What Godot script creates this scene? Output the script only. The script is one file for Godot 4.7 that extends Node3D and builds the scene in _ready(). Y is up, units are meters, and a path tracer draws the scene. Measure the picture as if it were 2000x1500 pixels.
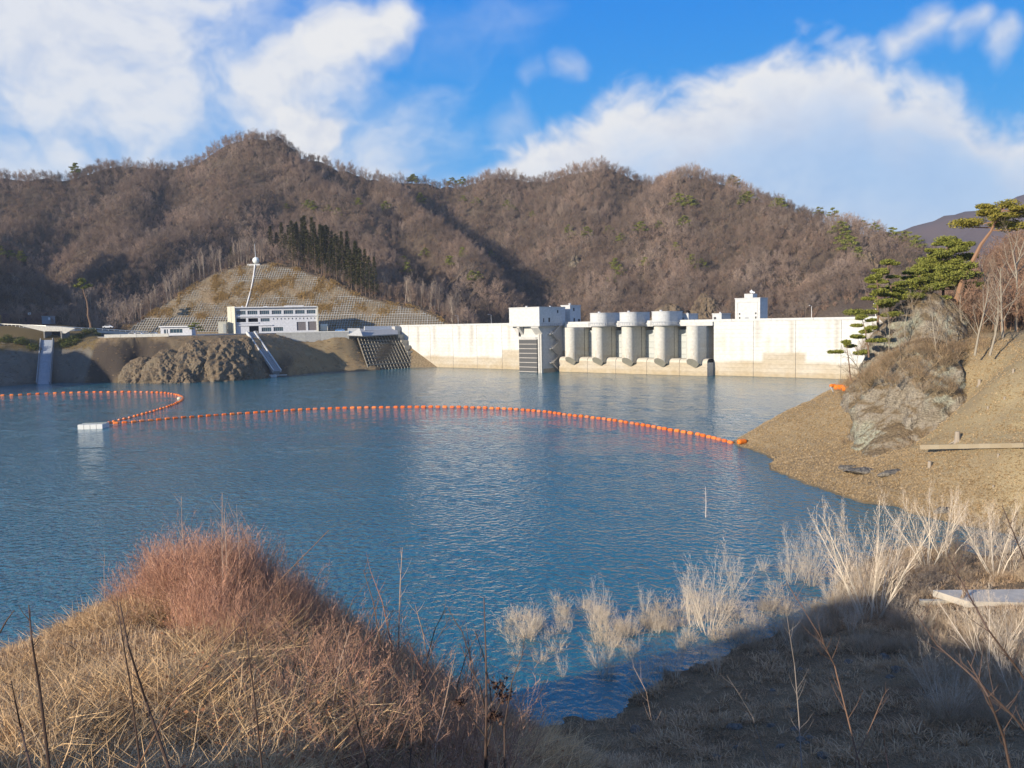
extends Node3D
# A reservoir behind a concrete dam in a winter valley. Units are metres, the water surface is y = 0, the dam lies towards -z.

const FOCAL := 1600.0
const EYE := Vector3(0, 20.2, 0)
var view := Basis()
var rng := RandomNumberGenerator.new()
var counts := {}
var fine := FastNoiseLite.new()
var wide := FastNoiseLite.new()
var rocky := FastNoiseLite.new()
var mats := {}


# ---------------------------------------------------------------- mesh helpers
class Shape:
	var v := PackedVector3Array()
	var n := PackedVector3Array()
	var c := PackedColorArray()
	var col := Color.WHITE

	func tri(a: Vector3, b: Vector3, d: Vector3) -> void:
		var m := (d - a).cross(b - a).normalized()
		v.append(a); v.append(b); v.append(d)
		n.append(m); n.append(m); n.append(m)
		c.append(col); c.append(col); c.append(col)

	func quad(a: Vector3, b: Vector3, d: Vector3, e: Vector3) -> void:
		tri(a, b, d)
		tri(a, d, e)

	func hexa(p: Array) -> void:   # bottom 0-3 and top 4-7, both counter-clockwise from above
		quad(p[4], p[7], p[6], p[5])
		quad(p[0], p[1], p[2], p[3])
		for i in 4:
			var j := (i + 1) % 4
			quad(p[i], p[4 + i], p[4 + j], p[j])

	func box(at: Vector3, size: Vector3, turn := Basis()) -> void:
		var h := size * 0.5
		var p := []
		for y in [-h.y, h.y]:
			for q in [Vector3(-h.x, y, h.z), Vector3(h.x, y, h.z), Vector3(h.x, y, -h.z), Vector3(-h.x, y, -h.z)]:
				p.append(at + turn * q)
		hexa(p)

	func span(x0: float, x1: float, y0: float, y1: float, z0: float, z1: float) -> void:
		box(Vector3((x0 + x1) / 2, (y0 + y1) / 2, (z0 + z1) / 2), Vector3(x1 - x0, y1 - y0, z1 - z0))

	func tube(path: PackedVector3Array, r: PackedFloat32Array, sides := 5, cap := true) -> void:
		var rings := []
		for i in path.size():
			var t := (path[mini(i + 1, path.size() - 1)] - path[maxi(i - 1, 0)]).normalized()
			var a := t.cross(Vector3(0.31, 0.17, 0.93) if absf(t.z) < 0.9 else Vector3.RIGHT).normalized()
			var b := t.cross(a)
			var ring := PackedVector3Array()
			for k in sides:
				var g := TAU * k / sides
				ring.append(path[i] + (a * cos(g) + b * sin(g)) * r[i])
			rings.append(ring)
		for i in rings.size() - 1:
			for k in sides:
				var l := (k + 1) % sides
				quad(rings[i][k], rings[i][l], rings[i + 1][l], rings[i + 1][k])
		if cap:
			var e: PackedVector3Array = rings[rings.size() - 1]
			for k in range(1, sides - 1):
				tri(e[0], e[k], e[k + 1])

	func rod(a: Vector3, b: Vector3, r0: float, r1 := -1.0, sides := 5) -> void:
		tube(PackedVector3Array([a, b]), PackedFloat32Array([r0, r0 if r1 < 0 else r1]), sides)

	func blade(a: Vector3, b: Vector3, w: Vector3) -> void:   # a thin tapering sliver
		tri(a - w, a + w, b)

	func prism(poly: PackedVector2Array, y0: float, y1: float) -> void:   # poly in (x, z), extruded upwards
		var k := poly.size()
		for i in k:
			var p := poly[i]
			var q := poly[(i + 1) % k]
			quad(Vector3(p.x, y0, p.y), Vector3(p.x, y1, p.y), Vector3(q.x, y1, q.y), Vector3(q.x, y0, q.y))
		var t := Geometry2D.triangulate_polygon(poly)
		for i in range(0, t.size(), 3):
			var a := poly[t[i]]
			var b := poly[t[i + 1]]
			var d := poly[t[i + 2]]
			tri(Vector3(a.x, y1, a.y), Vector3(b.x, y1, b.y), Vector3(d.x, y1, d.y))
			tri(Vector3(a.x, y0, a.y), Vector3(d.x, y0, d.y), Vector3(b.x, y0, b.y))

	func ball(at: Vector3, r: Vector3, rows := 8, cols := 12) -> void:
		for i in rows:
			var a := PI * i / rows
			var b := PI * (i + 1) / rows
			for j in cols:
				var g := TAU * j / cols
				var h := TAU * (j + 1) / cols
				var p := func(u: float, w: float): return at + Vector3(sin(u) * cos(w), cos(u), sin(u) * sin(w)) * r
				quad(p.call(a, g), p.call(a, h), p.call(b, h), p.call(b, g))

	func mesh() -> ArrayMesh:
		var arr := []
		arr.resize(Mesh.ARRAY_MAX)
		arr[Mesh.ARRAY_VERTEX] = v
		arr[Mesh.ARRAY_NORMAL] = n
		arr[Mesh.ARRAY_COLOR] = c
		var m := ArrayMesh.new()
		m.add_surface_from_arrays(Mesh.PRIMITIVE_TRIANGLES, arr)
		return m


# ---------------------------------------------------------------- scene helpers
func numbered(called: String) -> String:
	counts[called] = counts.get(called, -1) + 1
	return called if counts[called] == 0 else "%s_%03d" % [called, counts[called]]


func tag(o: Node, label: String, category: String, group := "") -> Node:
	o.set_meta("label", label)
	o.set_meta("category", category)
	if group:
		o.set_meta("group", group)
	return o


func thing(called: String, label: String, category: String, at := Vector3.ZERO, turn := 0.0, group := "") -> Node3D:
	var o := Node3D.new()
	o.name = numbered(called)
	add_child(o)
	o.position = at
	o.rotation.y = turn
	tag(o, label, category, group)
	return o


func solid(called: String, s: Shape, material: Material, label: String, category: String, group := "", at := Vector3.ZERO, turn := 0.0) -> MeshInstance3D:
	var o := MeshInstance3D.new()
	o.name = numbered(called)
	o.mesh = s.mesh()
	o.material_override = material
	add_child(o)
	o.position = at
	o.rotation.y = turn
	tag(o, label, category, group)
	return o


func part(parent: Node, called: String, s: Variant, material: Material) -> MeshInstance3D:
	var o := MeshInstance3D.new()
	o.name = called
	o.mesh = s.mesh() if s is Shape else s
	o.material_override = material
	parent.add_child(o, true)
	return o


func setting(called: String, m: Mesh, material: Material, kind := "structure") -> MeshInstance3D:   # ground, water, hills
	var o := MeshInstance3D.new()
	o.name = numbered(called)
	o.mesh = m
	o.material_override = material
	o.set_meta("kind", kind)
	add_child(o)
	return o


func scatter(called: String, m: Mesh, material: Material, where: Array, tints: Array, label: String, category: String) -> void:
	if where.is_empty():
		return
	var mm := MultiMesh.new()
	mm.transform_format = MultiMesh.TRANSFORM_3D
	mm.use_colors = true
	mm.mesh = m
	mm.instance_count = where.size()
	for i in where.size():
		mm.set_instance_transform(i, where[i])
		mm.set_instance_color(i, tints[i])
	var o := MultiMeshInstance3D.new()
	o.name = numbered(called)
	o.multimesh = mm
	o.material_override = material
	o.set_meta("kind", "stuff")
	tag(o, label, category)
	add_child(o)


func again(o: Node3D, at: Vector3, turn: float, size: Variant, label: String, group: String) -> Node3D:
	var r: Node3D = o.duplicate()
	var kind := String(o.name)
	if kind.length() > 4 and kind[kind.length() - 4] == "_" and kind.right(3).is_valid_int():
		kind = kind.left(kind.length() - 4)
	r.name = numbered(kind)
	add_child(r)
	r.position = at
	r.rotation = Vector3(0, turn, 0)
	r.scale = size if size is Vector3 else Vector3.ONE * size
	r.set_meta("label", label)
	r.set_meta("group", group)
	return r


# the place of what the survey photograph shows at column x, row y, that many metres to the north of the eye
func at(x: float, y: float, d: float) -> Vector3:
	var r := view * Vector3((x - 1000.0) / FOCAL, (750.0 - y) / FOCAL, -1.0)
	return EYE + r * (d / -r.z)


func on_level(x: float, y: float, level := 0.0) -> Vector3:
	var r := view * Vector3((x - 1000.0) / FOCAL, (750.0 - y) / FOCAL, -1.0)
	return EYE + r * ((level - EYE.y) / r.y)


func seen_at(p: Vector3) -> Vector3:
	var q := view.transposed() * (p - EYE)
	return Vector3(1000.0 + FOCAL * q.x / -q.z, 750.0 - FOCAL * q.y / -q.z, -q.z)


func in_view(p: Vector3, margin := 120.0) -> bool:
	var s := seen_at(p)
	return s.z > 0.5 and s.x > -margin and s.x < 2000.0 + margin and s.y > -margin and s.y < 1500.0 + margin


func lin(r: float, g: float, b: float) -> Color:
	return Color(r, g, b).linear_to_srgb()


func noise_map(seed_: int, freq: float, lo: float, hi: float, octaves := 5, size := 512, kind := FastNoiseLite.TYPE_SIMPLEX_SMOOTH) -> NoiseTexture2D:
	var f := FastNoiseLite.new()
	f.seed = seed_
	f.noise_type = kind
	f.frequency = freq
	f.fractal_octaves = octaves
	var t := NoiseTexture2D.new()
	t.width = size
	t.height = size
	t.seamless = true
	t.noise = f
	var g := Gradient.new()
	g.set_color(0, Color(lo, lo, lo))
	g.set_color(1, Color(hi, hi, hi))
	t.color_ramp = g
	return t


func plain(called: String, color: Color, rough := 0.85, metal := 0.0) -> StandardMaterial3D:
	var m := StandardMaterial3D.new()
	m.resource_name = called
	m.albedo_color = color
	m.roughness = rough
	m.metallic = metal
	m.vertex_color_use_as_albedo = true
	m.metallic_specular = 0.3
	mats[called] = m
	return m


func grained(called: String, color: Color, tex: Texture2D, per_metre: float, rough := 0.9, bump: Texture2D = null, relief := 0.0) -> StandardMaterial3D:
	var m := plain(called, color, rough)
	m.albedo_texture = tex
	m.uv1_triplanar = true
	m.uv1_world_triplanar = true
	m.uv1_scale = Vector3.ONE * per_metre
	if bump:
		m.heightmap_enabled = true
		m.heightmap_texture = bump
		m.heightmap_scale = relief
	return m


func tint(lo: Color, hi: Color, spread := 0.12) -> Color:
	var k := lo.lerp(hi, rng.randf())
	var b := 1.0 + rng.randf_range(-spread, spread)
	return Color(k.r * b, k.g * b, k.b * b)


func field(xs: PackedFloat32Array, zs: PackedFloat32Array, h: PackedFloat32Array, shade: Callable) -> ArrayMesh:
	var nx := xs.size()
	var nz := zs.size()
	var v := PackedVector3Array()
	var n := PackedVector3Array()
	var c := PackedColorArray()
	var ix := PackedInt32Array()
	for j in nz:
		for i in nx:
			var i0 := maxi(i - 1, 0)
			var i1 := mini(i + 1, nx - 1)
			var j0 := maxi(j - 1, 0)
			var j1 := mini(j + 1, nz - 1)
			var gx := (h[j * nx + i1] - h[j * nx + i0]) / (xs[i1] - xs[i0])
			var gz := (h[j1 * nx + i] - h[j0 * nx + i]) / (zs[j1] - zs[j0])
			var p := Vector3(xs[i], h[j * nx + i], zs[j])
			var m := Vector3(-gx, 1, -gz).normalized()
			v.append(p)
			n.append(m)
			c.append(shade.call(p, m))
	for j in nz - 1:
		for i in nx - 1:
			var a := j * nx + i
			ix.append_array([a, a + nx, a + 1, a + 1, a + nx, a + nx + 1] if zs[1] < zs[0] else [a, a + 1, a + nx, a + 1, a + nx + 1, a + nx])
	var arr := []
	arr.resize(Mesh.ARRAY_MAX)
	arr[Mesh.ARRAY_VERTEX] = v
	arr[Mesh.ARRAY_NORMAL] = n
	arr[Mesh.ARRAY_COLOR] = c
	arr[Mesh.ARRAY_INDEX] = ix
	var m2 := ArrayMesh.new()
	m2.add_surface_from_arrays(Mesh.PRIMITIVE_TRIANGLES, arr)
	return m2


func steps(marks: Array) -> PackedFloat32Array:   # [start, step, until, step, until ...]
	var out := PackedFloat32Array([marks[0]])
	for k in range(1, marks.size(), 2):
		var a := out[out.size() - 1]
		var b: float = marks[k + 1]
		var count := maxi(1, roundi(absf(b - a) / marks[k]))
		for i in count:
			out.append(lerpf(a, b, (i + 1.0) / count))
	return out


func sample(xs: PackedFloat32Array, zs: PackedFloat32Array, h: PackedFloat32Array, x: float, z: float) -> float:
	var down := zs[1] < zs[0]
	var i := clampi(xs.bsearch(x) - 1, 0, xs.size() - 2)
	var j := 0
	if down:
		var lo := 0
		var hi := zs.size() - 1
		while hi - lo > 1:
			var mid := (lo + hi) / 2
			if zs[mid] >= z:
				lo = mid
			else:
				hi = mid
		j = lo
	else:
		j = clampi(zs.bsearch(z) - 1, 0, zs.size() - 2)
	var u := clampf((x - xs[i]) / (xs[i + 1] - xs[i]), 0, 1)
	var w := clampf((z - zs[j]) / (zs[j + 1] - zs[j]), 0, 1)
	var k := xs.size()
	return lerpf(lerpf(h[j * k + i], h[j * k + i + 1], u), lerpf(h[(j + 1) * k + i], h[(j + 1) * k + i + 1], u), w)


func bend(table: Array, x: float) -> float:   # a value read from [x, value] pairs
	if x <= table[0][0]:
		return table[0][1]
	for k in range(1, table.size()):
		if x <= table[k][0]:
			return lerpf(table[k - 1][1], table[k][1], (x - table[k - 1][0]) / (table[k][0] - table[k - 1][0]))
	return table[table.size() - 1][1]


# ---------------------------------------------------------------- plants
func grow(s: Shape, p: Vector3, dir: Vector3, length: float, r: float, level: int, o: Dictionary) -> void:
	var last: bool = level >= o.kids.size()
	var segs := 1 if last else 3 if level == 0 else 2
	var path := PackedVector3Array([p])
	var radii := PackedFloat32Array([r])
	var d := dir
	var bend_: float = o.wobble
	for i in segs:
		d = (d + Vector3(rng.randf_range(-bend_, bend_), rng.randf_range(-bend_, bend_) + o.up[mini(level, o.up.size() - 1)], rng.randf_range(-bend_, bend_))).normalized()
		path.append(path[i] + d * length / segs)
		radii.append(r * (1.0 - 0.8 * (i + 1.0) / segs))
	if level >= o.twig_level and o.has("twigs"):
		s = o.twigs
	s.col = o.bark if level < o.twig_level else o.twig
	if level < o.tubes:
		s.tube(path, radii, o.sides, false)
	else:
		for i in segs:
			var w := (path[i + 1] - path[i]).cross(Vector3(rng.randf() - 0.5, rng.randf() - 0.5, rng.randf() - 0.5)).normalized() * radii[i]
			if i == segs - 1:
				s.blade(path[i], path[i + 1], w)
			else:
				var w2 := w * (radii[i + 1] / radii[i])
				s.quad(path[i] - w, path[i] + w, path[i + 1] + w2, path[i + 1] - w2)
	if last:
		return
	var first: float = o.clear[mini(level, o.clear.size() - 1)]
	var many: int = o.kids[level]
	for k in many:
		var t := lerpf(first, 1.0, (k + rng.randf() * 0.8) / many)
		var f := t * segs
		var i := mini(int(f), segs - 1)
		var q := path[i].lerp(path[i + 1], f - i)
		var along := (path[i + 1] - path[i]).normalized()
		var side := along.cross(Vector3(rng.randf_range(-1, 1), rng.randf_range(-1, 1), rng.randf_range(-1, 1))).normalized()
		var spread: float = o.spread[mini(level, o.spread.size() - 1)] * rng.randf_range(0.7, 1.25)
		var l: float = length * o.ratio[mini(level, o.ratio.size() - 1)] * rng.randf_range(0.7, 1.2) * lerpf(1.0, o.tip, t)
		grow(s, q, (along * cos(spread) + side * sin(spread)).normalized(), l, maxf(r * o.thin * (1.0 - 0.6 * t), o.least), level + 1, o)


func bare_tree(height: float, o := {}) -> Shape:
	var d := {"kids": [8, 6, 4], "clear": [0.35, 0.25, 0.2], "spread": [0.75, 0.7, 0.6], "ratio": [0.5, 0.5, 0.5], "up": [0.0, 0.12, 0.06], "wobble": 0.12, "tip": 0.55, "thin": 0.5, "least": 0.02, "tubes": 2, "sides": 3, "bark": Color(0.22, 0.18, 0.15), "twig": Color(0.24, 0.18, 0.15), "twig_level": 2, "radius": 0.018}
	d.merge(o, true)
	var s := Shape.new()
	grow(s, Vector3(0, -0.3, 0), Vector3.UP, height, height * d.radius, 0, d)
	return s


func vase_shrub(height: float, stems: int, lean: float, o := {}) -> Shape:
	var d := {"kids": [6, 4], "clear": [0.3, 0.25], "spread": [0.5, 0.5], "ratio": [0.45, 0.5], "up": [0.06, 0.05, 0.03], "wobble": 0.08, "tip": 0.5, "thin": 0.5, "least": 0.006, "tubes": 1, "sides": 3, "bark": Color(0.5, 0.45, 0.38), "twig": Color(0.5, 0.45, 0.38), "twig_level": 1, "radius": 0.008}
	d.merge(o, true)
	var s := Shape.new()
	for k in stems:
		var g := TAU * (k + rng.randf() * 0.8) / stems
		var l := lean * sqrt(rng.randf())
		var out := Vector3(cos(g), 0, sin(g))
		grow(s, out * height * 0.035 * rng.randf() - Vector3(0, 0.4, 0), (Vector3.UP + out * l).normalized(), height * rng.randf_range(0.65, 1.05) * (1.0 - 0.25 * l), height * d.radius * rng.randf_range(0.7, 1.2), 0, d)
	return s


func tuft(blades: int, height: float, lean: float, width: float) -> Shape:
	var s := Shape.new()
	for k in blades:
		var g := rng.randf() * TAU
		var out := Vector3(cos(g), 0, sin(g))
		var l := height * rng.randf_range(0.5, 1.1)
		var a := out * height * 0.25 * rng.randf()
		var tip := a + (Vector3.UP + out * lean * rng.randf()).normalized() * l
		var mid := a.lerp(tip, 0.55) + Vector3.UP * l * 0.12
		var w := Vector3(-out.z, 0, out.x).rotated(Vector3.UP, rng.randf_range(-0.8, 0.8)) * width
		s.col = Color.WHITE * rng.randf_range(0.75, 1.15)
		s.quad(a - w, a + w, mid + w * 0.7, mid - w * 0.7)
		s.tri(mid - w * 0.7, mid + w * 0.7, tip - Vector3.UP * l * 0.1 * lean)
	return s


func needles(s: Shape, centre: Vector3, r: Vector3, many: int, size: float, lo: Color, hi: Color) -> void:
	for k in many:
		var q := Vector3(rng.randf_range(-1, 1), rng.randf_range(-1, 1), rng.randf_range(-1, 1))
		if q.length() > 1.0:
			q = q.normalized() * rng.randf()
		var p := centre + q * r
		var d := Vector3(rng.randf_range(-1, 1), rng.randf_range(-0.1, 0.8), rng.randf_range(-1, 1)).normalized() * size * rng.randf_range(0.6, 1.3)
		var w := d.cross(Vector3(rng.randf() - 0.5, rng.randf() - 0.5, rng.randf() - 0.5)).normalized() * size * 0.28
		s.col = lo.lerp(hi, rng.randf())
		s.tri(p - w, p + w, p + d)


func stem_line(points: Array) -> PackedVector3Array:
	return PackedVector3Array(points)


# a pine with flat layered pads: returns [wood, foliage]
func pine(height: float, lean: Vector3, reach: float, first: float, pads: int, size: float, dens := 1.0, squat := 0.2, girth := 0.024) -> Array:
	var wood := Shape.new()
	var green := Shape.new()
	wood.col = Color(0.2, 0.13, 0.09)
	var path := PackedVector3Array([Vector3(0, -0.6, 0)])
	var radii := PackedFloat32Array([height * girth])
	var top := lean * height + Vector3.UP * height
	for i in 7:
		var t := (i + 1) / 7.0
		path.append(top * t + Vector3(rng.randf_range(-1, 1), 0, rng.randf_range(-1, 1)) * height * 0.022 + Vector3(lean.x, 0, lean.z) * -height * 0.25 * t * (1 - t))
		radii.append(height * lerpf(girth * 0.92, 0.006, t))
	wood.tube(path, radii, 6)
	for k in pads:
		var t := lerpf(first, 1.0, (k + 0.5 * rng.randf()) / pads)
		var f := t * 7.0
		var i := mini(int(f), 6)
		var p := path[i].lerp(path[i + 1], f - i)
		var g := k * 2.4 + rng.randf()
		var l := reach * (1.05 - 0.75 * pow((t - first) / (1.0 - first + 0.001), 1.6)) * rng.randf_range(0.6, 1.05)
		var tip := p + Vector3(cos(g), rng.randf_range(0.0, 0.18), sin(g)) * l
		var mid := p.lerp(tip, 0.5) + Vector3(0, -0.06 * l, 0)
		wood.col = Color(0.22, 0.15, 0.1)
		wood.tube(PackedVector3Array([p, mid, tip]), PackedFloat32Array([height * 0.008, height * 0.005, height * 0.002]), 4)
		for m in 3:
			var c := p.lerp(tip, [0.55, 0.8, 1.0][m]) + Vector3(rng.randf_range(-0.2, 0.2) * l, 0.02 * l, rng.randf_range(-0.2, 0.2) * l)
			var wdt := maxf(l * rng.randf_range(0.28, 0.44), height * 0.035)
			needles(green, c, Vector3(wdt, wdt * squat, wdt), int(90 * dens), size, Color(0.1, 0.12, 0.025), Color(0.28, 0.275, 0.062))
	needles(green, path[7], Vector3(reach * 0.3, reach * 0.12, reach * 0.3), int(140 * dens), size, Color(0.1, 0.12, 0.025), Color(0.28, 0.275, 0.062))
	return [wood, green]


func cedar(height: float, width: float, many: int) -> Array:
	var wood := Shape.new()
	var green := Shape.new()
	wood.col = Color(0.16, 0.11, 0.08)
	wood.rod(Vector3(0, -0.5, 0), Vector3(0, height * 0.95, 0), height * 0.014, 0.03, 5)
	var lo := height * 0.16
	for k in many:
		var t := pow(rng.randf(), 0.8)
		var y := lerpf(lo, height, t)
		var r := width * (1.0 - pow(t, 1.5)) * (0.75 + 0.25 * sin(t * 40.0 + rng.randf()))
		var g := rng.randf() * TAU
		var q := r * sqrt(rng.randf_range(0.15, 1.0))
		var p := Vector3(cos(g) * q, y, sin(g) * q)
		var d := Vector3(cos(g), rng.randf_range(-0.5, 0.3), sin(g)).normalized() * rng.randf_range(0.5, 1.1)
		var w := d.cross(Vector3(rng.randf() - 0.5, 1, rng.randf() - 0.5)).normalized() * 0.22
		green.col = Color(0.04, 0.045, 0.016).lerp(Color(0.115, 0.105, 0.036), rng.randf())
		green.tri(p - w, p + w, p + d)
	return [wood, green]


func tree(called: String, kit: Array, label: String, category: String, place: Vector3, turn: float, group := "") -> Node3D:
	var o := thing(called, label, category, place, turn, group)
	part(o, "trunk", kit[0], mats.leaf)
	part(o, "crown", kit[1], mats.leaf)
	return o


func _ready() -> void:
	rng.seed = 77
	view = Basis(Vector3.RIGHT, -0.0742) * Basis(Vector3.BACK, -0.018)
	var cam := Camera3D.new()
	cam.name = "Camera"
	cam.fov = rad_to_deg(2.0 * atan(750.0 / FOCAL))
	cam.near = 0.3
	cam.far = 6000.0
	cam.transform = Transform3D(view, EYE)
	add_child(cam)
	cam.current = true
	fine.seed = 5; fine.frequency = 0.05; fine.fractal_octaves = 4
	wide.seed = 9; wide.frequency = 0.008; wide.fractal_octaves = 4
	rocky.seed = 3; rocky.noise_type = FastNoiseLite.TYPE_CELLULAR; rocky.frequency = 0.16; rocky.fractal_octaves = 3
	rocky.cellular_return_type = FastNoiseLite.RETURN_DISTANCE2_SUB
	make_air()
	make_materials()
	make_hills()
	make_water()
	make_far_bank()
	make_near_ground()
	make_dam()
	make_intake_tower()
	make_crest_houses()
	make_office()
	make_crib_slope()
	make_left_bank_things()
	make_booms()
	make_forest()
	make_conifers()
	make_point()
	make_willows()
	make_undergrowth()
	make_saplings()


func make_air() -> void:
	var sun := DirectionalLight3D.new()
	sun.name = "Sun"
	var high := deg_to_rad(SUN_HIGH)
	var round_ := deg_to_rad(SUN_ROUND)
	var s := Vector3(-sin(round_) * cos(high), sin(high), cos(round_) * cos(high))
	sun.basis = Basis.looking_at(-s)
	sun.light_energy = 1.6
	sun.light_color = Color(1.0, 0.95, 0.87)
	sun.light_angular_distance = 0.5
	sun.shadow_enabled = true
	add_child(sun)
	var e := Environment.new()
	e.background_mode = Environment.BG_SKY
	e.tonemap_mode = Environment.TONE_MAPPER_LINEAR
	e.tonemap_exposure = 1.5
	e.sdfgi_enabled = true
	e.ssao_enabled = true
	e.ssil_enabled = true
	e.fog_enabled = true
	e.fog_density = 0.0001
	e.fog_light_color = Color(0.86, 0.92, 1.0)
	var p := PanoramaSkyMaterial.new()
	p.panorama = paint_sky()
	var k := Sky.new()
	k.sky_material = p
	e.sky = k
	e.background_energy_multiplier = 0.6
	var w := WorldEnvironment.new()
	w.name = "Air"
	w.environment = e
	add_child(w)

const SUN_HIGH := 15.6
const SUN_ROUND := 48.0

# ---------------------------------------------------------------- sky: air and clouds by direction (azimuth and height in degrees)
var puff := FastNoiseLite.new()
var wisp := FastNoiseLite.new()
var bank_edge: Array = []
var blobs: Array = []


func sky_spot(x: float, y: float) -> Vector2:
	var r := view * Vector3((x - 1000.0) / FOCAL, (750.0 - y) / FOCAL, -1.0).normalized()
	return Vector2(rad_to_deg(atan2(r.x, -r.z)), rad_to_deg(asin(r.y)))


func paint_sky() -> ImageTexture:
	puff.seed = 21; puff.frequency = 1.0; puff.fractal_octaves = 6; puff.fractal_gain = 0.55
	wisp.seed = 4; wisp.frequency = 1.0; wisp.fractal_octaves = 5
	for q in [[900, 310], [1000, 275], [1080, 232], [1150, 203], [1185, 185], [1240, 162], [1300, 158], [1350, 140], [1430, 118], [1480, 92], [1520, 72], [1580, 84], [1640, 74], [1690, 84], [1720, 112], [1760, 130], [1840, 142], [1900, 185], [1980, 230], [2100, 250]]:
		var v := sky_spot(q[0], q[1])
		bank_edge.append([v.x, v.y])
	# capsules: from, to, radius, softness, strength
	for q in [
		[-60, 60, 200, 90, 8.0, 9.0, 0.9], [-60, 220, 330, 230, 5.0, 9.0, 0.66], [200, 40, 470, 60, 4.2, 7.0, 0.55], [300, 230, 520, 200, 3.0, 7.0, 0.5], [-100, 330, 760, 330, 2.2, 6.0, 0.78],
		[540, 185, 640, 100, 2.6, 2.6, 0.95], [640, 100, 745, 68, 1.5, 1.8, 1.0], [600, 240, 650, 255, 2.0, 1.6, 1.15], [600, 150, 690, 200, 1.2, 2.6, 0.55],
		[1100, 140, 1125, 138, 0.3, 0.9, 0.55], [1040, 160, 1060, 150, 0.2, 1.0, 0.25], [800, 235, 850, 230, 0.3, 1.2, 0.35], [980, 260, 1010, 240, 0.5, 1.6, 0.4],
		[1750, 105, 1835, 50, 0.45, 1.0, 0.85], [1870, 65, 1935, 42, 0.35, 0.9, 0.7], [1955, 90, 2000, 65, 0.4, 0.9, 0.7], [820, 90, 1000, 40, 0.4, 3.0, 0.22],
	]:
		blobs.append([sky_spot(q[0], q[1]), sky_spot(q[2], q[3]), q[4], q[5], q[6]])
	var im := Image.create(512, 256, false, Image.FORMAT_RGBF)
	for y in 256:
		for x in 512:
			im.set_pixel(x, y, sky_colour((x + 0.5) / 512.0, (y + 0.5) / 256.0))
	im.resize(4096, 2048, Image.INTERPOLATE_CUBIC)
	for y in range(640, 1046):
		for x in range(-448, 448):
			im.set_pixel(posmod(x, 4096), y, sky_colour((posmod(x, 4096) + 0.5) / 4096.0, (y + 0.5) / 2048.0))
	return ImageTexture.create_from_image(im)


func sky_colour(u: float, v: float) -> Color:
	var high := 90.0 - v * 180.0
	var az := u * 360.0 if u < 0.5 else u * 360.0 - 360.0   # 0 is -z, growing to the right
	var a := deg_to_rad(az)
	var h := deg_to_rad(high)
	var d := Vector3(sin(a) * cos(h), sin(h), -cos(a) * cos(h))
	var t := clampf(high / 38.0, 0.0, 1.0)
	var c := Color(0.5, 0.7, 0.95).lerp(Color(0.045, 0.42, 0.95), smoothstep(0.0, 0.36, t)).lerp(Color(0.004, 0.27, 0.9), smoothstep(0.2, 0.62, t)).lerp(Color(0.004, 0.17, 0.66), smoothstep(0.66, 1.6, high / 38.0))
	c = c.lerp(Color(0.62, 0.75, 0.92), 0.75 * smoothstep(9.0, 0.0, high))
	if high < -1.5:
		return Color(0.12, 0.13, 0.13)
	var warp := Vector3(wisp.get_noise_3dv(d * 5.0), wisp.get_noise_3dv(d * 5.0 + Vector3(7, 3, 1)), 0)
	var n := puff.get_noise_3dv(Vector3(d.x, d.y * 1.5, d.z) * 9.0 + warp * 0.7)
	var n2 := puff.get_noise_3dv(Vector3(d.x, d.y * 1.6, d.z) * 34.0 + warp)
	var p := Vector2(az + warp.x * 2.2, high + warp.y * 1.6)
	var den := 0.0
	if absf(az) < 60.0:
		for b in blobs:
			var ab: Vector2 = b[1] - b[0]
			var k := clampf((p - b[0]).dot(ab) / maxf(ab.length_squared(), 0.001), 0, 1)
			var away: float = (p - (b[0] + ab * k)).length() - b[2] * (1.0 + 0.4 * n)
			den = maxf(den, b[4] * smoothstep(b[3] * 0.95, -b[3] * 0.8, away - b[3] * (0.5 * n + 0.12 * n2)))
		if az > -6.0:
			var top := bend(bank_edge, az) + n * 2.2 + n2 * 0.55
			var into := top - high
			var body := smoothstep(-0.7, 2.3, into) * lerpf(1.0, 0.5, smoothstep(2.0, 8.0, into)) * smoothstep(-6.0, 1.0, az) * lerpf(1.0, 0.45, smoothstep(15.0, 33.0, az) * smoothstep(1.0, 5.0, into))
			den = maxf(den, body)
	var edge := smoothstep(30.0, 46.0, absf(az)) if high < 26.0 else smoothstep(25.0, 34.0, high)
	edge = maxf(edge, smoothstep(25.0, 34.0, high))
	den = maxf(den, edge * 0.9 * smoothstep(0.05, 0.5, n + 0.35 * n2 + 0.1))
	den = clampf(den, 0, 1)
	var cloud := Color(0.74, 0.79, 0.9).lerp(Color(0.95, 0.955, 0.97), clampf(0.5 + n * 1.1 + n2 * 0.7 + 0.25 * den, 0, 1))
	return c.lerp(cloud, den)


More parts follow.
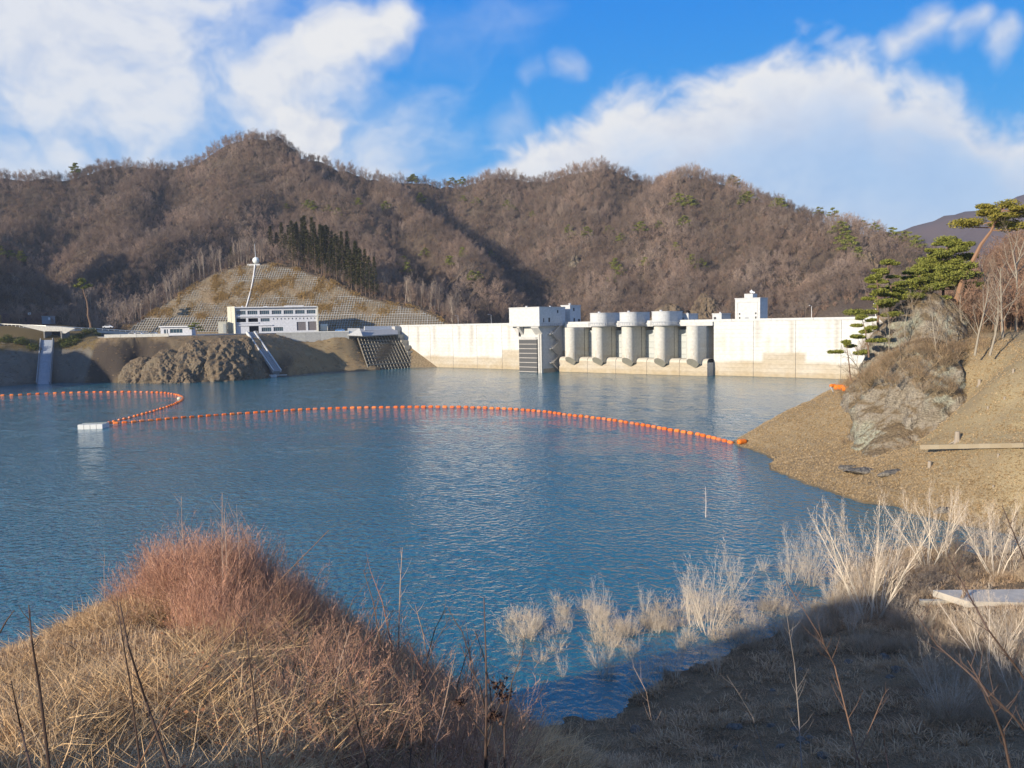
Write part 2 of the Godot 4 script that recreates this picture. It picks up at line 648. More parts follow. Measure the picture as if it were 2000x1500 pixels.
# ---------------------------------------------------------------- materials
func make_materials() -> void:
	var soft := noise_map(1, 0.012, 0.72, 1.0, 6)
	var blotch := noise_map(2, 0.03, 0.55, 1.0, 5)
	var rough := noise_map(3, 0.03, 0.0, 1.0, 6)
	grained("concrete", Color.WHITE, noise_map(6, 0.02, 0.86, 1.0, 6), 0.08, 0.9)
	plain("paint", Color.WHITE, 0.6)
	plain("metal", Color.WHITE, 0.45, 0.6)
	grained("litter", Color.WHITE, blotch, 0.06, 1.0)
	grained("soil", Color.WHITE, noise_map(4, 0.05, 0.55, 1.0, 6), 0.35, 1.0, rough, 14.0)
	grained("rock", Color.WHITE, noise_map(8, 0.03, 0.5, 1.0, 6), 0.22, 0.95, noise_map(7, 0.02, 0.0, 1.0, 6, 512, FastNoiseLite.TYPE_CELLULAR), 30.0)
	var leaf := plain("leaf", Color.WHITE, 0.8)
	leaf.metallic_specular = 0.2
	var bark := plain("bark", Color.WHITE, 0.9)
	bark.metallic_specular = 0.2
	var grass := plain("grass", Color.WHITE, 0.8)
	grass.backlight_enabled = true
	grass.backlight = Color(0.35, 0.3, 0.2)
	plain("float", Color(1, 1, 1), 0.35)
	grained("grained_wood", Color.WHITE, noise_map(15, 0.05, 0.6, 1.0, 4), 0.9, 0.9)
	var w := plain("water", Color.WHITE, 0.07)
	w.vertex_color_use_as_albedo = false
	w.albedo_color = lin(0.018, 0.125, 0.165)
	w.metallic_specular = 0.5
	w.uv1_triplanar = true
	w.uv1_world_triplanar = true
	w.uv1_scale = Vector3(1, 1, 1) / 21.0
	w.heightmap_enabled = true
	w.heightmap_texture = noise_map(12, 0.02, 0.0, 1.0, 4, 1024)
	w.heightmap_scale = 12.0
	var glass := StandardMaterial3D.new()
	glass.albedo_color = lin(0.02, 0.05, 0.07)
	glass.roughness = 0.1
	glass.metallic_specular = 0.7
	mats.glass = glass


# ---------------------------------------------------------------- hills
var ridges: Array = []   # [a, b, slope]
var hx: PackedFloat32Array
var hz: PackedFloat32Array
var hh: PackedFloat32Array
var cut_top: Array = []    # [x, height] of the upper edge of the cut slope
const CUT_FOOT := -410.0
const CUT_RISE := 0.8


func ridge(points: Array, slope: float, lower := 9.0) -> void:
	var p := []
	for q in points:
		p.append(at(q[0], q[1], q[2]) - Vector3(0, lower, 0))
	for k in p.size() - 1:
		ridges.append([p[k], p[k + 1], slope])


func ridge_height(x: float, z: float) -> float:
	var best := 10.0
	for r in ridges:
		var a: Vector3 = r[0]
		var b: Vector3 = r[1]
		var dx := b.x - a.x
		var dz := b.z - a.z
		var t := clampf(((x - a.x) * dx + (z - a.z) * dz) / (dx * dx + dz * dz), 0, 1)
		var ex := x - a.x - dx * t
		var ez := z - a.z - dz * t
		var e := sqrt(ex * ex + ez * ez)
		var h: float = a.y + (b.y - a.y) * t - r[2] * (sqrt(e * e + 64.0) - 8.0)
		if h > best:
			best = h
	return best


func cut_z(y: float) -> float:
	return CUT_FOOT - (y - 18.0) / CUT_RISE


func hill(x: float, z: float) -> float:
	var h := ridge_height(x, z)
	if z > -392.0:
		var w := -0.644 * (x + 50.0) + 0.765 * (z + 400.0)
		h = minf(h, 9.0 + maxf(0.0, -x - 225.0) * 0.3) if w < -16.0 or x < -60.0 else -8.0
	if x < -188.0 and z > -440.0:
		h = minf(h, 22.0 + 1.3 * maxf(0.0, -z - 413.0))
	var n := wide.get_noise_2d(x * 1.3, z * 1.3) * 15.0 + fine.get_noise_2d(x * 0.8, z * 0.8) * 2.5
	h += n * smoothstep(14.0, 45.0, h) * 0.55
	h -= 2.5 * smoothstep(0.1, -0.25, absf(wide.get_noise_2d(x * 2.6 + 400.0, z * 0.9)) * 1.6 - 0.22) * smoothstep(25.0, 60.0, h)
	if x > cut_top[0][0] - 30.0 and x < cut_top[cut_top.size() - 1][0] + 26.0:
		var top := bend(cut_top, x)
		var zt := cut_z(top)
		var s := 18.0 + CUT_RISE * (CUT_FOOT - z)
		var in_ := smoothstep(cut_top[0][0] - 30.0, cut_top[0][0], x) * smoothstep(cut_top[cut_top.size() - 1][0] + 26.0, cut_top[cut_top.size() - 1][0], x)
		if z > zt:
			h = lerpf(h, s, in_)
		else:
			var near := smoothstep(zt - 60.0, zt - 8.0, z) * in_
			h = lerpf(h, clampf(h, top + 0.3 * (zt - z), top + 0.55 * (zt - z) + 1.0), near)
	return h


func make_hills() -> void:
	# skyline, then the spurs that run down from it
	ridge([[-160, 330, 640], [0, 325, 650], [130, 340, 660], [180, 326, 670], [240, 307, 690], [320, 298, 695], [400, 293, 700], [440, 270, 700], [500, 256, 690], [540, 262, 690], [600, 296, 690], [700, 322, 700], [800, 330, 720], [890, 350, 740]], 1.0)
	ridge([[890, 350, 740], [960, 330, 730], [1060, 334, 720], [1170, 314, 690], [1270, 345, 680], [1340, 314, 620], [1440, 352, 580], [1560, 391, 520], [1640, 408, 490], [1700, 433, 470], [1760, 458, 455], [1805, 490, 440], [1850, 600, 430]], 0.8)
	ridge([[200, 316, 690], [120, 368, 640], [40, 418, 600], [-40, 455, 560]], 1.0)
	ridge([[320, 296, 695], [265, 336, 650], [245, 386, 610], [256, 422, 580], [243, 456, 550], [212, 518, 500], [165, 572, 455]], 1.1)
	ridge([[500, 256, 690], [470, 308, 660], [448, 346, 640]], 1.0)
	ridge([[640, 325, 700], [592, 337, 665], [539, 349, 635], [460, 372, 605], [385, 405, 570], [315, 447, 535], [245, 496, 490], [168, 556, 445]], 1.0)
	ridge([[590, 350, 640], [650, 405, 590], [720, 470, 540], [760, 540, 490]], 0.75)
	ridge([[735, 322, 705], [768, 358, 660], [822, 402, 600], [878, 442, 555], [920, 490, 515], [950, 560, 480]], 1.1)
	ridge([[960, 330, 730], [1020, 390, 700], [1085, 440, 650], [1130, 500, 610], [1170, 560, 545]], 0.8)
	ridge([[1170, 314, 690], [1170, 400, 620], [1180, 470, 570], [1210, 540, 500], [1230, 600, 450]], 0.72)
	ridge([[1340, 314, 620], [1330, 420, 560], [1345, 490, 510], [1370, 560, 450], [1380, 610, 410]], 0.75)
	ridge([[1560, 391, 520], [1490, 470, 480], [1460, 540, 440], [1450, 600, 410]], 0.75)
	ridge([[540, 258, 690], [590, 320, 650], [650, 352, 620], [700, 385, 600]], 0.95)
	ridge([[1700, 433, 470], [1665, 500, 430], [1630, 580, 390]], 0.65)
	ridge([[-200, 380, 420], [-80, 450, 430], [0, 497, 430], [80, 545, 440], [150, 605, 440]], 0.75)
	for q in [[255, 640], [330, 588], [400, 543], [445, 528], [480, 519], [520, 516], [580, 526], [650, 551], [700, 578], [760, 594], [820, 604], [850, 618], [875, 634]]:
		# the point of that sight line which lies on the plane of the cut
		var r := at(q[0], q[1], 1.0) - EYE
		var d := (18.0 - EYE.y + CUT_RISE * (CUT_FOOT)) / (r.y + CUT_RISE * r.z)
		var p := EYE + r * d
		cut_top.append([p.x, p.y])
	hx = steps([-560.0, 6.0, -190.0, 3.0, -20.0, 6.0, 420.0])
	hz = steps([-300.0, 6.0, -392.0, 3.0, -480.0, 6.0, -800.0])
	hh = PackedFloat32Array()
	for z in hz:
		for x in hx:
			hh.append(hill(x, z))
	var o := setting("hillside", field(hx, hz, hh, hill_colour), mats.litter)
	tag(o, "bare wooded hillside behind the dam, brown with fallen leaves", "hillside")
	make_outer_hills()


func in_cut(x: float, z: float) -> bool:
	return x > cut_top[0][0] and x < cut_top[cut_top.size() - 1][0] and z > cut_z(bend(cut_top, x)) - 0.5


func hill_colour(p: Vector3, m: Vector3) -> Color:
	var c := Color(0.15, 0.105, 0.075).lerp(Color(0.19, 0.14, 0.095), fine.get_noise_2d(p.x, p.z) + 0.5)
	if in_cut(p.x, p.z):
		c = Color(0.43, 0.31, 0.18).lerp(Color(0.36, 0.275, 0.16), clampf(fine.get_noise_2d(p.x * 2.0, p.z * 2.0) + 0.5, 0, 1))
		c = c.lerp(Color(0.44, 0.29, 0.12), smoothstep(0.12, 0.4, fine.get_noise_2d(p.x * 1.4 + 50.0, p.z * 1.4)))
	var near_cliff := Vector2(p.x - 66.0, p.z + 425.0).length()
	if m.y < 0.56:
		c = c.lerp(Color(0.22, 0.2, 0.16), smoothstep(0.56, 0.45, m.y))
	return c


func make_outer_hills() -> void:
	# the valley side left of the frame
	var xs := steps([-560.0, 12.0, -205.0])
	var zs := steps([-60.0, 10.0, -420.0])
	var h := PackedFloat32Array()
	for z in zs:
		for x in xs:
			var a := 150.0 - Vector2((x + 452.0) * 1.1, (z + 322.0) * 0.9).length() * 0.62
			var b := 62.0 - Vector2(x + 312.0, (z + 205.0) * 0.7).length() * 0.62
			var y := maxf(a, b) + wide.get_noise_2d(x, z) * 14.0
			if x > z * 0.66 - 12.0:
				y = minf(y, -4.0)
			h.append(maxf(y, -6.0))
	var o := setting("valley_side", field(xs, zs, h, hill_colour), mats.litter)
	tag(o, "steep wooded valley side on the left shore", "hillside")
	# blue mountains far down the valley
	xs = steps([300.0, 25.0, 2300.0])
	zs = steps([-1500.0, 25.0, -2600.0])
	h = PackedFloat32Array()
	var crest := []
	for q in [[1700, 470], [1760, 450], [1800, 440], [1830, 424], [1870, 418], [1920, 408], [1960, 394], [2000, 380], [2060, 350], [2150, 330], [2300, 360]]:
		var p := at(q[0], q[1], 2000)
		crest.append([p.x, p.y])
	for z in zs:
		for x in xs:
			var scale_ := -z / 2000.0
			var y := bend(crest, x) - absf(z + 2000.0) * 0.5
			y += wide.get_noise_2d(x * 0.5, z * 0.5) * 55.0 * smoothstep(0.0, 120.0, absf(z + 2000.0)) + fine.get_noise_2d(x * 0.3, z * 0.3) * 9.0
			h.append(y)
	o = setting("far_mountain", field(xs, zs, h, func(_p, _m): return Color(0.15, 0.1, 0.09)), mats.litter)
	tag(o, "hazy blue mountain far down the valley", "mountain")


# ---------------------------------------------------------------- water
func make_water() -> void:
	var v := PackedVector3Array()
	var n := PackedVector3Array()
	var ix := PackedInt32Array()
	var cols := 330
	var r := 15.0
	var rows := 0
	while r < 620.0:
		for i in cols:
			var a := lerpf(-1.2, 1.2, i / (cols - 1.0))
			var x := sin(a) * r
			var z := -cos(a) * r
			var g := [0.0, 0.0, 0.0]
			var lane := lerpf(0.45, 1.35, smoothstep(-0.3, 0.3, wide.get_noise_2d(x * 2.0 + z * 1.2, z * 7.0 - x)))
			for k in 3:
				var qx := x + (0.15 if k == 1 else 0.0)
				var qz := z + (0.15 if k == 2 else 0.0)
				g[k] = lane * (0.036 * fine.get_noise_2d(qx * 5.0 + qz * 1.5, qz * 13.0 - qx * 3.0) + 0.035 * fine.get_noise_2d(qx * 2.2 - qz, qz * 6.0 + qx + 90.0))
			v.append(Vector3(x, g[0], z))
			n.append(Vector3(-(g[1] - g[0]) / 0.15, 1, -(g[2] - g[0]) / 0.15).normalized())
		rows += 1
		r *= 1.006
	for j in rows - 1:
		for i in cols - 1:
			var a := j * cols + i
			ix.append_array([a, a + cols, a + 1, a + 1, a + cols, a + cols + 1])
	var arr := []
	arr.resize(Mesh.ARRAY_MAX)
	arr[Mesh.ARRAY_VERTEX] = v
	arr[Mesh.ARRAY_NORMAL] = n
	arr[Mesh.ARRAY_INDEX] = ix
	var m := ArrayMesh.new()
	m.add_surface_from_arrays(Mesh.PRIMITIVE_TRIANGLES, arr)
	var o := setting("water", m, mats.water)
	tag(o, "rippled blue water of the reservoir", "water")
	# the bed, far below, also carries the land out of sight
	var b := Shape.new()
	b.col = Color(0.1, 0.1, 0.08)
	b.quad(Vector3(-5000, -9, 3000), Vector3(-5000, -9, -5500), Vector3(5000, -9, -5500), Vector3(5000, -9, 3000))
	tag(setting("ground", b.mesh(), mats.litter), "bed of the reservoir under the water", "ground")


# ---------------------------------------------------------------- ground through surveyed points (thin plate spline)
func spline(points: Array, smooth := 0.0) -> Dictionary:
	var k := points.size()
	var m := k + 3
	var a := []
	for i in m:
		var row := PackedFloat64Array()
		row.resize(m + 1)
		a.append(row)
	for i in k:
		var p: Vector3 = points[i]
		for j in k:
			var q: Vector3 = points[j]
			var e := (p.x - q.x) * (p.x - q.x) + (p.z - q.z) * (p.z - q.z)
			a[i][j] = 0.5 * e * log(e) if e > 1e-6 else smooth
		a[i][k] = 1.0; a[i][k + 1] = p.x; a[i][k + 2] = p.z
		a[k][i] = 1.0; a[k + 1][i] = p.x; a[k + 2][i] = p.z
		a[i][m] = p.y
	for i in m:
		var best := i
		for j in range(i, m):
			if absf(a[j][i]) > absf(a[best][i]):
				best = j
		var swap = a[i]; a[i] = a[best]; a[best] = swap
		for j in range(i + 1, m):
			var f: float = a[j][i] / a[i][i]
			if f != 0.0:
				for l in range(i, m + 1):
					a[j][l] -= f * a[i][l]
	var w := PackedFloat64Array()
	w.resize(m)
	for i in range(m - 1, -1, -1):
		var sum: float = a[i][m]
		for j in range(i + 1, m):
			sum -= a[i][j] * w[j]
		w[i] = sum / a[i][i]
	return {"p": points, "w": w}


func spline_at(s: Dictionary, x: float, z: float) -> float:
	var p: Array = s.p
	var w: PackedFloat64Array = s.w
	var k := p.size()
	var h := w[k] + w[k + 1] * x + w[k + 2] * z
	for i in k:
		var q: Vector3 = p[i]
		var e := (x - q.x) * (x - q.x) + (z - q.z) * (z - q.z)
		if e > 1e-6:
			h += w[i] * 0.5 * e * log(e)
	return h


var bx: PackedFloat32Array
var bz: PackedFloat32Array
var bh: PackedFloat32Array


func bank(x: float, z: float) -> float:
	return sample(bx, bz, bh, x, z)


func make_far_bank() -> void:
	var pts := []
	for q in [[-120, 757], [-40, 756], [30, 753], [90, 748], [150, 748], [205, 747], [225, 749], [280, 747], [330, 753], [420, 750], [500, 743], [540, 736], [620, 728], [700, 725], [760, 722], [810, 718]]:
		var p := on_level(q[0], q[1])
		if q[0] > 260 and q[0] < 510:
			p = Vector3(p.x * 1.035, 0, p.z * 1.035)
		pts.append(p)
		pts.append(p + Vector3(p.x, 0, p.z).normalized() * -9.0 + Vector3(0, -6.0, 0))
	for q in [[-120, 690, 322], [0, 690, 322], [150, 690, 330], [-120, 662, 338], [0, 662, 336], [60, 662, 337], [150, 664, 344], [-120, 640, 352], [0, 641, 350], [60, 642, 352], [140, 645, 358], [190, 649, 352], [0, 634, 390], [-120, 632, 390], [100, 636, 400],
		[210, 662, 327], [280, 661, 328], [250, 700, 322], [290, 690, 325], [300, 722, 316], [260, 680, 326], [345, 662, 329], [400, 656, 334], [430, 655, 338], [455, 660, 342], [400, 690, 324], [440, 705, 324], [360, 715, 317], [500, 700, 334], [520, 668, 345], [560, 690, 352], [590, 700, 360], [545, 655, 372], [575, 672, 373], [620, 691, 372], [655, 672, 378], [684, 660, 383], [660, 700, 374], [690, 690, 379], [705, 715, 371], [740, 715, 385], [770, 690, 396]]:
		pts.append(at(q[0], q[1], q[2]))
	for q in [[240, 345], [300, 345], [360, 350], [420, 358], [470, 378], [540, 392], [620, 392], [690, 398], [770, 408], [300, 420], [420, 425], [540, 425], [660, 425], [200, 420], [780, 430]]:
		var p := at(q[0], 650, q[1])
		pts.append(Vector3(p.x, 17.0, p.z))
	var s := spline(pts, 4.0)
	bx = steps([-330.0, 3.0, -225.0, 1.7, -35.0])
	bz = steps([-268.0, 1.7, -432.0])
	bh = PackedFloat32Array()
	for z in bz:
		for x in bx:
			var y := spline_at(s, x, z)
			var q := seen_at(Vector3(x, y, z))
			var rock := smoothstep(215.0, 240.0, q.x) * smoothstep(560.0, 510.0, q.x) * smoothstep(19.0, 14.0, y) * smoothstep(-4.0, 1.0, y)
			y += rock * (3.0 * (fine.get_noise_2d(x * 1.3, z * 1.3)) - 1.0)
			y += fine.get_noise_2d(x * 3.0, z * 3.0) * 0.8 * smoothstep(17.2, 15.0, y)
			var s_ := 0.765 * (x + 50.0) + 0.644 * (z + 400.0)
			if s_ > -10.0 and x > -60.0:
				y = minf(y, lerpf(-0.2, -8.0, smoothstep(-10.0, -6.0, s_)))
			bh.append(minf(y, 17.3) if q.x > 190.0 else minf(y, 23.0))
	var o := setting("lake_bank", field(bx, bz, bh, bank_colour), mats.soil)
	tag(o, "steep earth and rock bank on the far left shore", "bank")


func bank_colour(p: Vector3, m: Vector3) -> Color:
	var s := seen_at(p)
	var n := fine.get_noise_2d(p.x * 2.0, p.z * 2.0)
	var c := Color(0.38, 0.26, 0.13).lerp(Color(0.44, 0.33, 0.18), clampf(n + 0.5, 0, 1))
	if p.x < -166.0:
		c = Color(0.22, 0.19, 0.15).lerp(Color(0.27, 0.24, 0.19), clampf(n + 0.5, 0, 1))
		if p.y > 13.0:
			c = Color(0.24, 0.17, 0.07)
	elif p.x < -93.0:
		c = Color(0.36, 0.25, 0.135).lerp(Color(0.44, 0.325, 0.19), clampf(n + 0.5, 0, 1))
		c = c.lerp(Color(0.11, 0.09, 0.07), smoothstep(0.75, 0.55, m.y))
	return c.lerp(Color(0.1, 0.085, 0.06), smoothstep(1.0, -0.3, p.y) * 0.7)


var nx: PackedFloat32Array
var nz: PackedFloat32Array
var nh: PackedFloat32Array


func land(x: float, z: float) -> float:
	return sample(nx, nz, nh, x, z)


func make_near_ground() -> void:
	var pts := []
	# mound below the eye, its crest and its flanks
	for q in [[0, 1295, 21], [120, 1232, 23], [250, 1180, 24], [340, 1155, 25], [430, 1145, 25], [520, 1160, 24.5], [600, 1205, 23.5], [700, 1265, 22.3], [780, 1330, 21], [870, 1400, 19.5], [950, 1465, 17.5], [1010, 1540, 15], [500, 1500, 11.5], [0, 1500, 11], [250, 1350, 15], [600, 1350, 15.5], [0, 1380, 16], [800, 1430, 14.5], [1000, 1750, 8.5], [1500, 1900, 9]]:
		pts.append(at(q[0], q[1], q[2]))
	pts.append_array([Vector3(0, 18.4, 0), Vector3(-6, 18.2, -2), Vector3(-12, 16.8, -5), Vector3(6, 17.6, 1), Vector3(-22, 12.6, -16), Vector3(-30, 10, -12), Vector3(12, 14.5, -4), Vector3(22, 11.5, -8), Vector3(34, 11, -12), Vector3(60, 16, -20)])
	# what the shore behind the eye looks like: the road embankment
	for x in [-44, -30, -15, 0, 20, 45]:
		pts.append(Vector3(x, HUMP, 9.0 + 0.0 * x))
		pts.append(Vector3(x, HUMP + 0.5, 20.0))
	# drop to the bay behind the mound
	for q in [[-30, -1.5, -28], [-22, -2, -36], [-14, -2.2, -39], [-6, -2.2, -38], [-1.5, -1.6, -37], [-36, -4, -30], [-20, -5, -48], [-4, -4, -48], [4, -3, -50]]:
		pts.append(Vector3(q[0], q[1], q[2]))
	# shoreline from the cove to the inlet
	for q in [[975, 1450], [1100, 1420], [1200, 1385], [1300, 1330], [1400, 1285], [1500, 1245], [1590, 1205], [1640, 1140], [1700, 1085]]:
		var p := on_level(q[0], q[1])
		pts.append(p)
		pts.append(p + Vector3(-0.5, 0, -0.85) * 6.0 + Vector3(0, -1.6, 0))
	for q in [[1300, 1450, 1.3], [1600, 1400, 2.2], [1800, 1300, 1.8], [1950, 1300, 2.6], [1950, 1480, 4.2], [1500, 1500, 2.6], [1150, 1500, 2.0], [1850, 1200, 1.4], [2050, 1170, 1.8], [1720, 1180, 0.7], [2150, 1300, 3.2], [2100, 1090, 1.2], [1900, 1100, 0.3]]:
		pts.append(on_level(q[0], q[1], q[2]))
	# inlet, then the point with its outcrop
	for q in [[1760, 1050, -0.7], [1820, 1035, -0.7], [1740, 1010, -0.9]]:
		pts.append(on_level(q[0], q[1], q[2]))
	for q in [[1450, 873], [1500, 916], [1560, 941], [1620, 961], [1690, 985], [1760, 1000]]:
		var p := on_level(q[0], q[1])
		pts.append(p)
		pts.append(p + Vector3(-0.7, 0, 0.7) * 6.0 + Vector3(0, -2.6, 0))
	for q in [[1900, 1012, 78], [2000, 1035, 74], [1900, 960, 81], [1900, 890, 85], [2000, 890, 80], [2150, 880, 78], [2000, 790, 88], [1990, 700, 95], [2150, 660, 95], [1900, 722, 105], [1870, 800, 98], [1800, 900, 92], [1700, 900, 100], [1600, 850, 118], [1560, 793, 132], [1480, 840, 130], [1625, 760, 135], [1680, 745, 124], [1700, 850, 110], [1850, 830, 103], [1740, 700, 122], [1830, 660, 120], [1800, 770, 109], [2000, 640, 115], [1950, 600, 150], [1950, 530, 172], [2050, 490, 180], [2250, 480, 170], [1880, 600, 168]]:
		pts.append(at(q[0], q[1], q[2]))
	pts.append_array([Vector3(36, -3, -142), Vector3(44, -3, -153), Vector3(58, -3, -168), Vector3(72, -3, -186), Vector3(28, -4, -133), Vector3(88, 6, -188)])
	var s := spline(pts, 2.0)
	nx = steps([-46.0, 1.0, -26.0, 0.5, 26.0, 0.8, 110.0, 2.0, 140.0])
	nz = steps([26.0, 1.5, 2.0, 0.5, -56.0, 0.9, -196.0])
	nh = PackedFloat32Array()
	for z in nz:
		for x in nx:
			var y := spline_at(s, x, z)
			y += fine.get_noise_2d(x * 6.0, z * 6.0) * 0.22 + fine.get_noise_2d(x * 22.0, z * 22.0) * 0.1
			if z < -72.0:
				y += (0.09 * sin(y * 6.5 + 2.0 * fine.get_noise_2d(x * 2.0, z * 2.0)) + 0.5 * minf(0.0, fine.get_noise_2d(x * 2.4 + 60.0, z * 0.8) - 0.12)) * smoothstep(0.1, 0.8, y)
			nh.append(clampf(y, -8.0, 48.0))
	var o := setting("shore_ground", field(nx, nz, nh, land_colour), mats.soil)
	tag(o, "dry grassy near shore with a mound, a hollow and a point", "ground")

const HUMP := 19.5


func land_colour(p: Vector3, m: Vector3) -> Color:
	var n := clampf(fine.get_noise_2d(p.x * 3.0, p.z * 3.0) + 0.5, 0, 1)
	var c := Color(0.17, 0.105, 0.055).lerp(Color(0.34, 0.235, 0.13), n)
	if p.z < -68.0:
		c = Color(0.47, 0.35, 0.2).lerp(Color(0.56, 0.43, 0.26), n)
		c = c.lerp(Color(0.62, 0.49, 0.27), smoothstep(42.0, 52.0, p.x) * smoothstep(-112.0, -98.0, p.z) * (0.4 + 0.6 * n))
		if p.z < -140.0 or p.y > 18.0:
			c = c.lerp(Color(0.2, 0.13, 0.08), 0.8)
	elif p.y < 6.0:
		c = Color(0.25, 0.165, 0.095).lerp(Color(0.4, 0.29, 0.17), n)
	return c.lerp(Color(0.09, 0.075, 0.05), smoothstep(0.5, -0.3, p.y) * 0.75)


# ---------------------------------------------------------------- the dam. Its own axes: x along the crest from its left end, z towards the lake
const DAM_AT := Vector3(-50, 0, -400)
const DAM_TURN := -0.6998


func stained(s: float, y: float) -> Color:
	var c := Color(0.67, 0.66, 0.62)
	var n := fine.get_noise_2d(s * 1.2, y * 2.5)
	var streak := fine.get_noise_2d(s * 14.0, y * 0.5)
	var line := 7.0 + 1.6 * signf(fine.get_noise_1d(floorf(s / 15.0) * 31.0)) + 0.5 * n
	c = c.lerp(Color(0.47, 0.385, 0.265), smoothstep(line + 0.5, line - 0.7, y) * (0.8 + 0.3 * n))
	c = c.lerp(Color(0.43, 0.33, 0.2), smoothstep(2.4, 0.4, y + streak) * 0.7)
	c = c.lerp(Color(0.5, 0.43, 0.32), clampf(streak * 1.6 + n * 0.7 - 0.1, 0, 1) * 0.5 * smoothstep(20.0, 12.0, y))
	var run := fine.get_noise_2d(s * 5.0 + 900.0, y * 0.12)
	c = c.lerp(Color(0.34, 0.3, 0.24), smoothstep(0.22, 0.42, run) * 0.5 * smoothstep(2.0, 16.0, y))
	var lift := floorf(y / 1.5)
	var tone := 1.0 + 0.045 * fine.get_noise_2d(floorf(s / 15.0) * 47.0, lift * 33.0) * 2.0
	return Color(c.r * tone, c.g * tone, c.b * tone)


func concrete_block(s0: float, s1: float, y0: float, y1: float, front: float, back: float) -> Shape:
	var m := Shape.new()
	var rows := [[y0, 0.0]]
	var lift := ceilf((y0 + 0.2) / 1.5) * 1.5
	while lift < y1 - 0.2:
		rows.append_array([[lift - 0.08, 0.0], [lift, -0.07], [lift + 0.08, 0.0], [minf(lift + 0.75, y1), 0.0]])
		lift += 1.5
	rows.append([y1, 0.0])
	var a := s0 + 0.06
	var b := s1 - 0.06
	var many := maxi(1, roundi((b - a) / 1.4))
	for k in rows.size() - 1:
		for i in many:
			var u := lerpf(a, b, float(i) / many)
			var w := lerpf(a, b, (i + 1.0) / many)
			var p := [Vector3(u, rows[k][0], front + rows[k][1]), Vector3(u, rows[k + 1][0], front + rows[k + 1][1]), Vector3(w, rows[k + 1][0], front + rows[k + 1][1]), Vector3(w, rows[k][0], front + rows[k][1])]
			var q := [0, 1, 2, 0, 2, 3]
			var nn: Vector3 = (p[2] - p[0]).cross(p[1] - p[0]).normalized()
			for j in q:
				m.v.append(p[j]); m.n.append(nn); m.c.append(stained(p[j].x, p[j].y))
	m.col = Color(0.5, 0.48, 0.44)
	m.quad(Vector3(a, y0, back), Vector3(a, y1, back), Vector3(a, y1, front), Vector3(a, y0, front))
	m.quad(Vector3(b, y0, front), Vector3(b, y1, front), Vector3(b, y1, back), Vector3(b, y0, back))
	m.quad(Vector3(a, y1, front), Vector3(a, y1, back), Vector3(b, y1, back), Vector3(b, y1, front))
	m.quad(Vector3(b, y0, back), Vector3(b, y1, back), Vector3(a, y1, back), Vector3(a, y0, back))
	return m


func obround(half: float, z0: float, z1: float, arc := 10) -> PackedVector2Array:   # straight back, round towards the lake
	var p := PackedVector2Array([Vector2(-half, z0), Vector2(half, z0)])
	for k in arc + 1:
		var g := PI * k / arc
		p.append(Vector2(cos(g) * half, z1 + sin(g) * half))
	return p


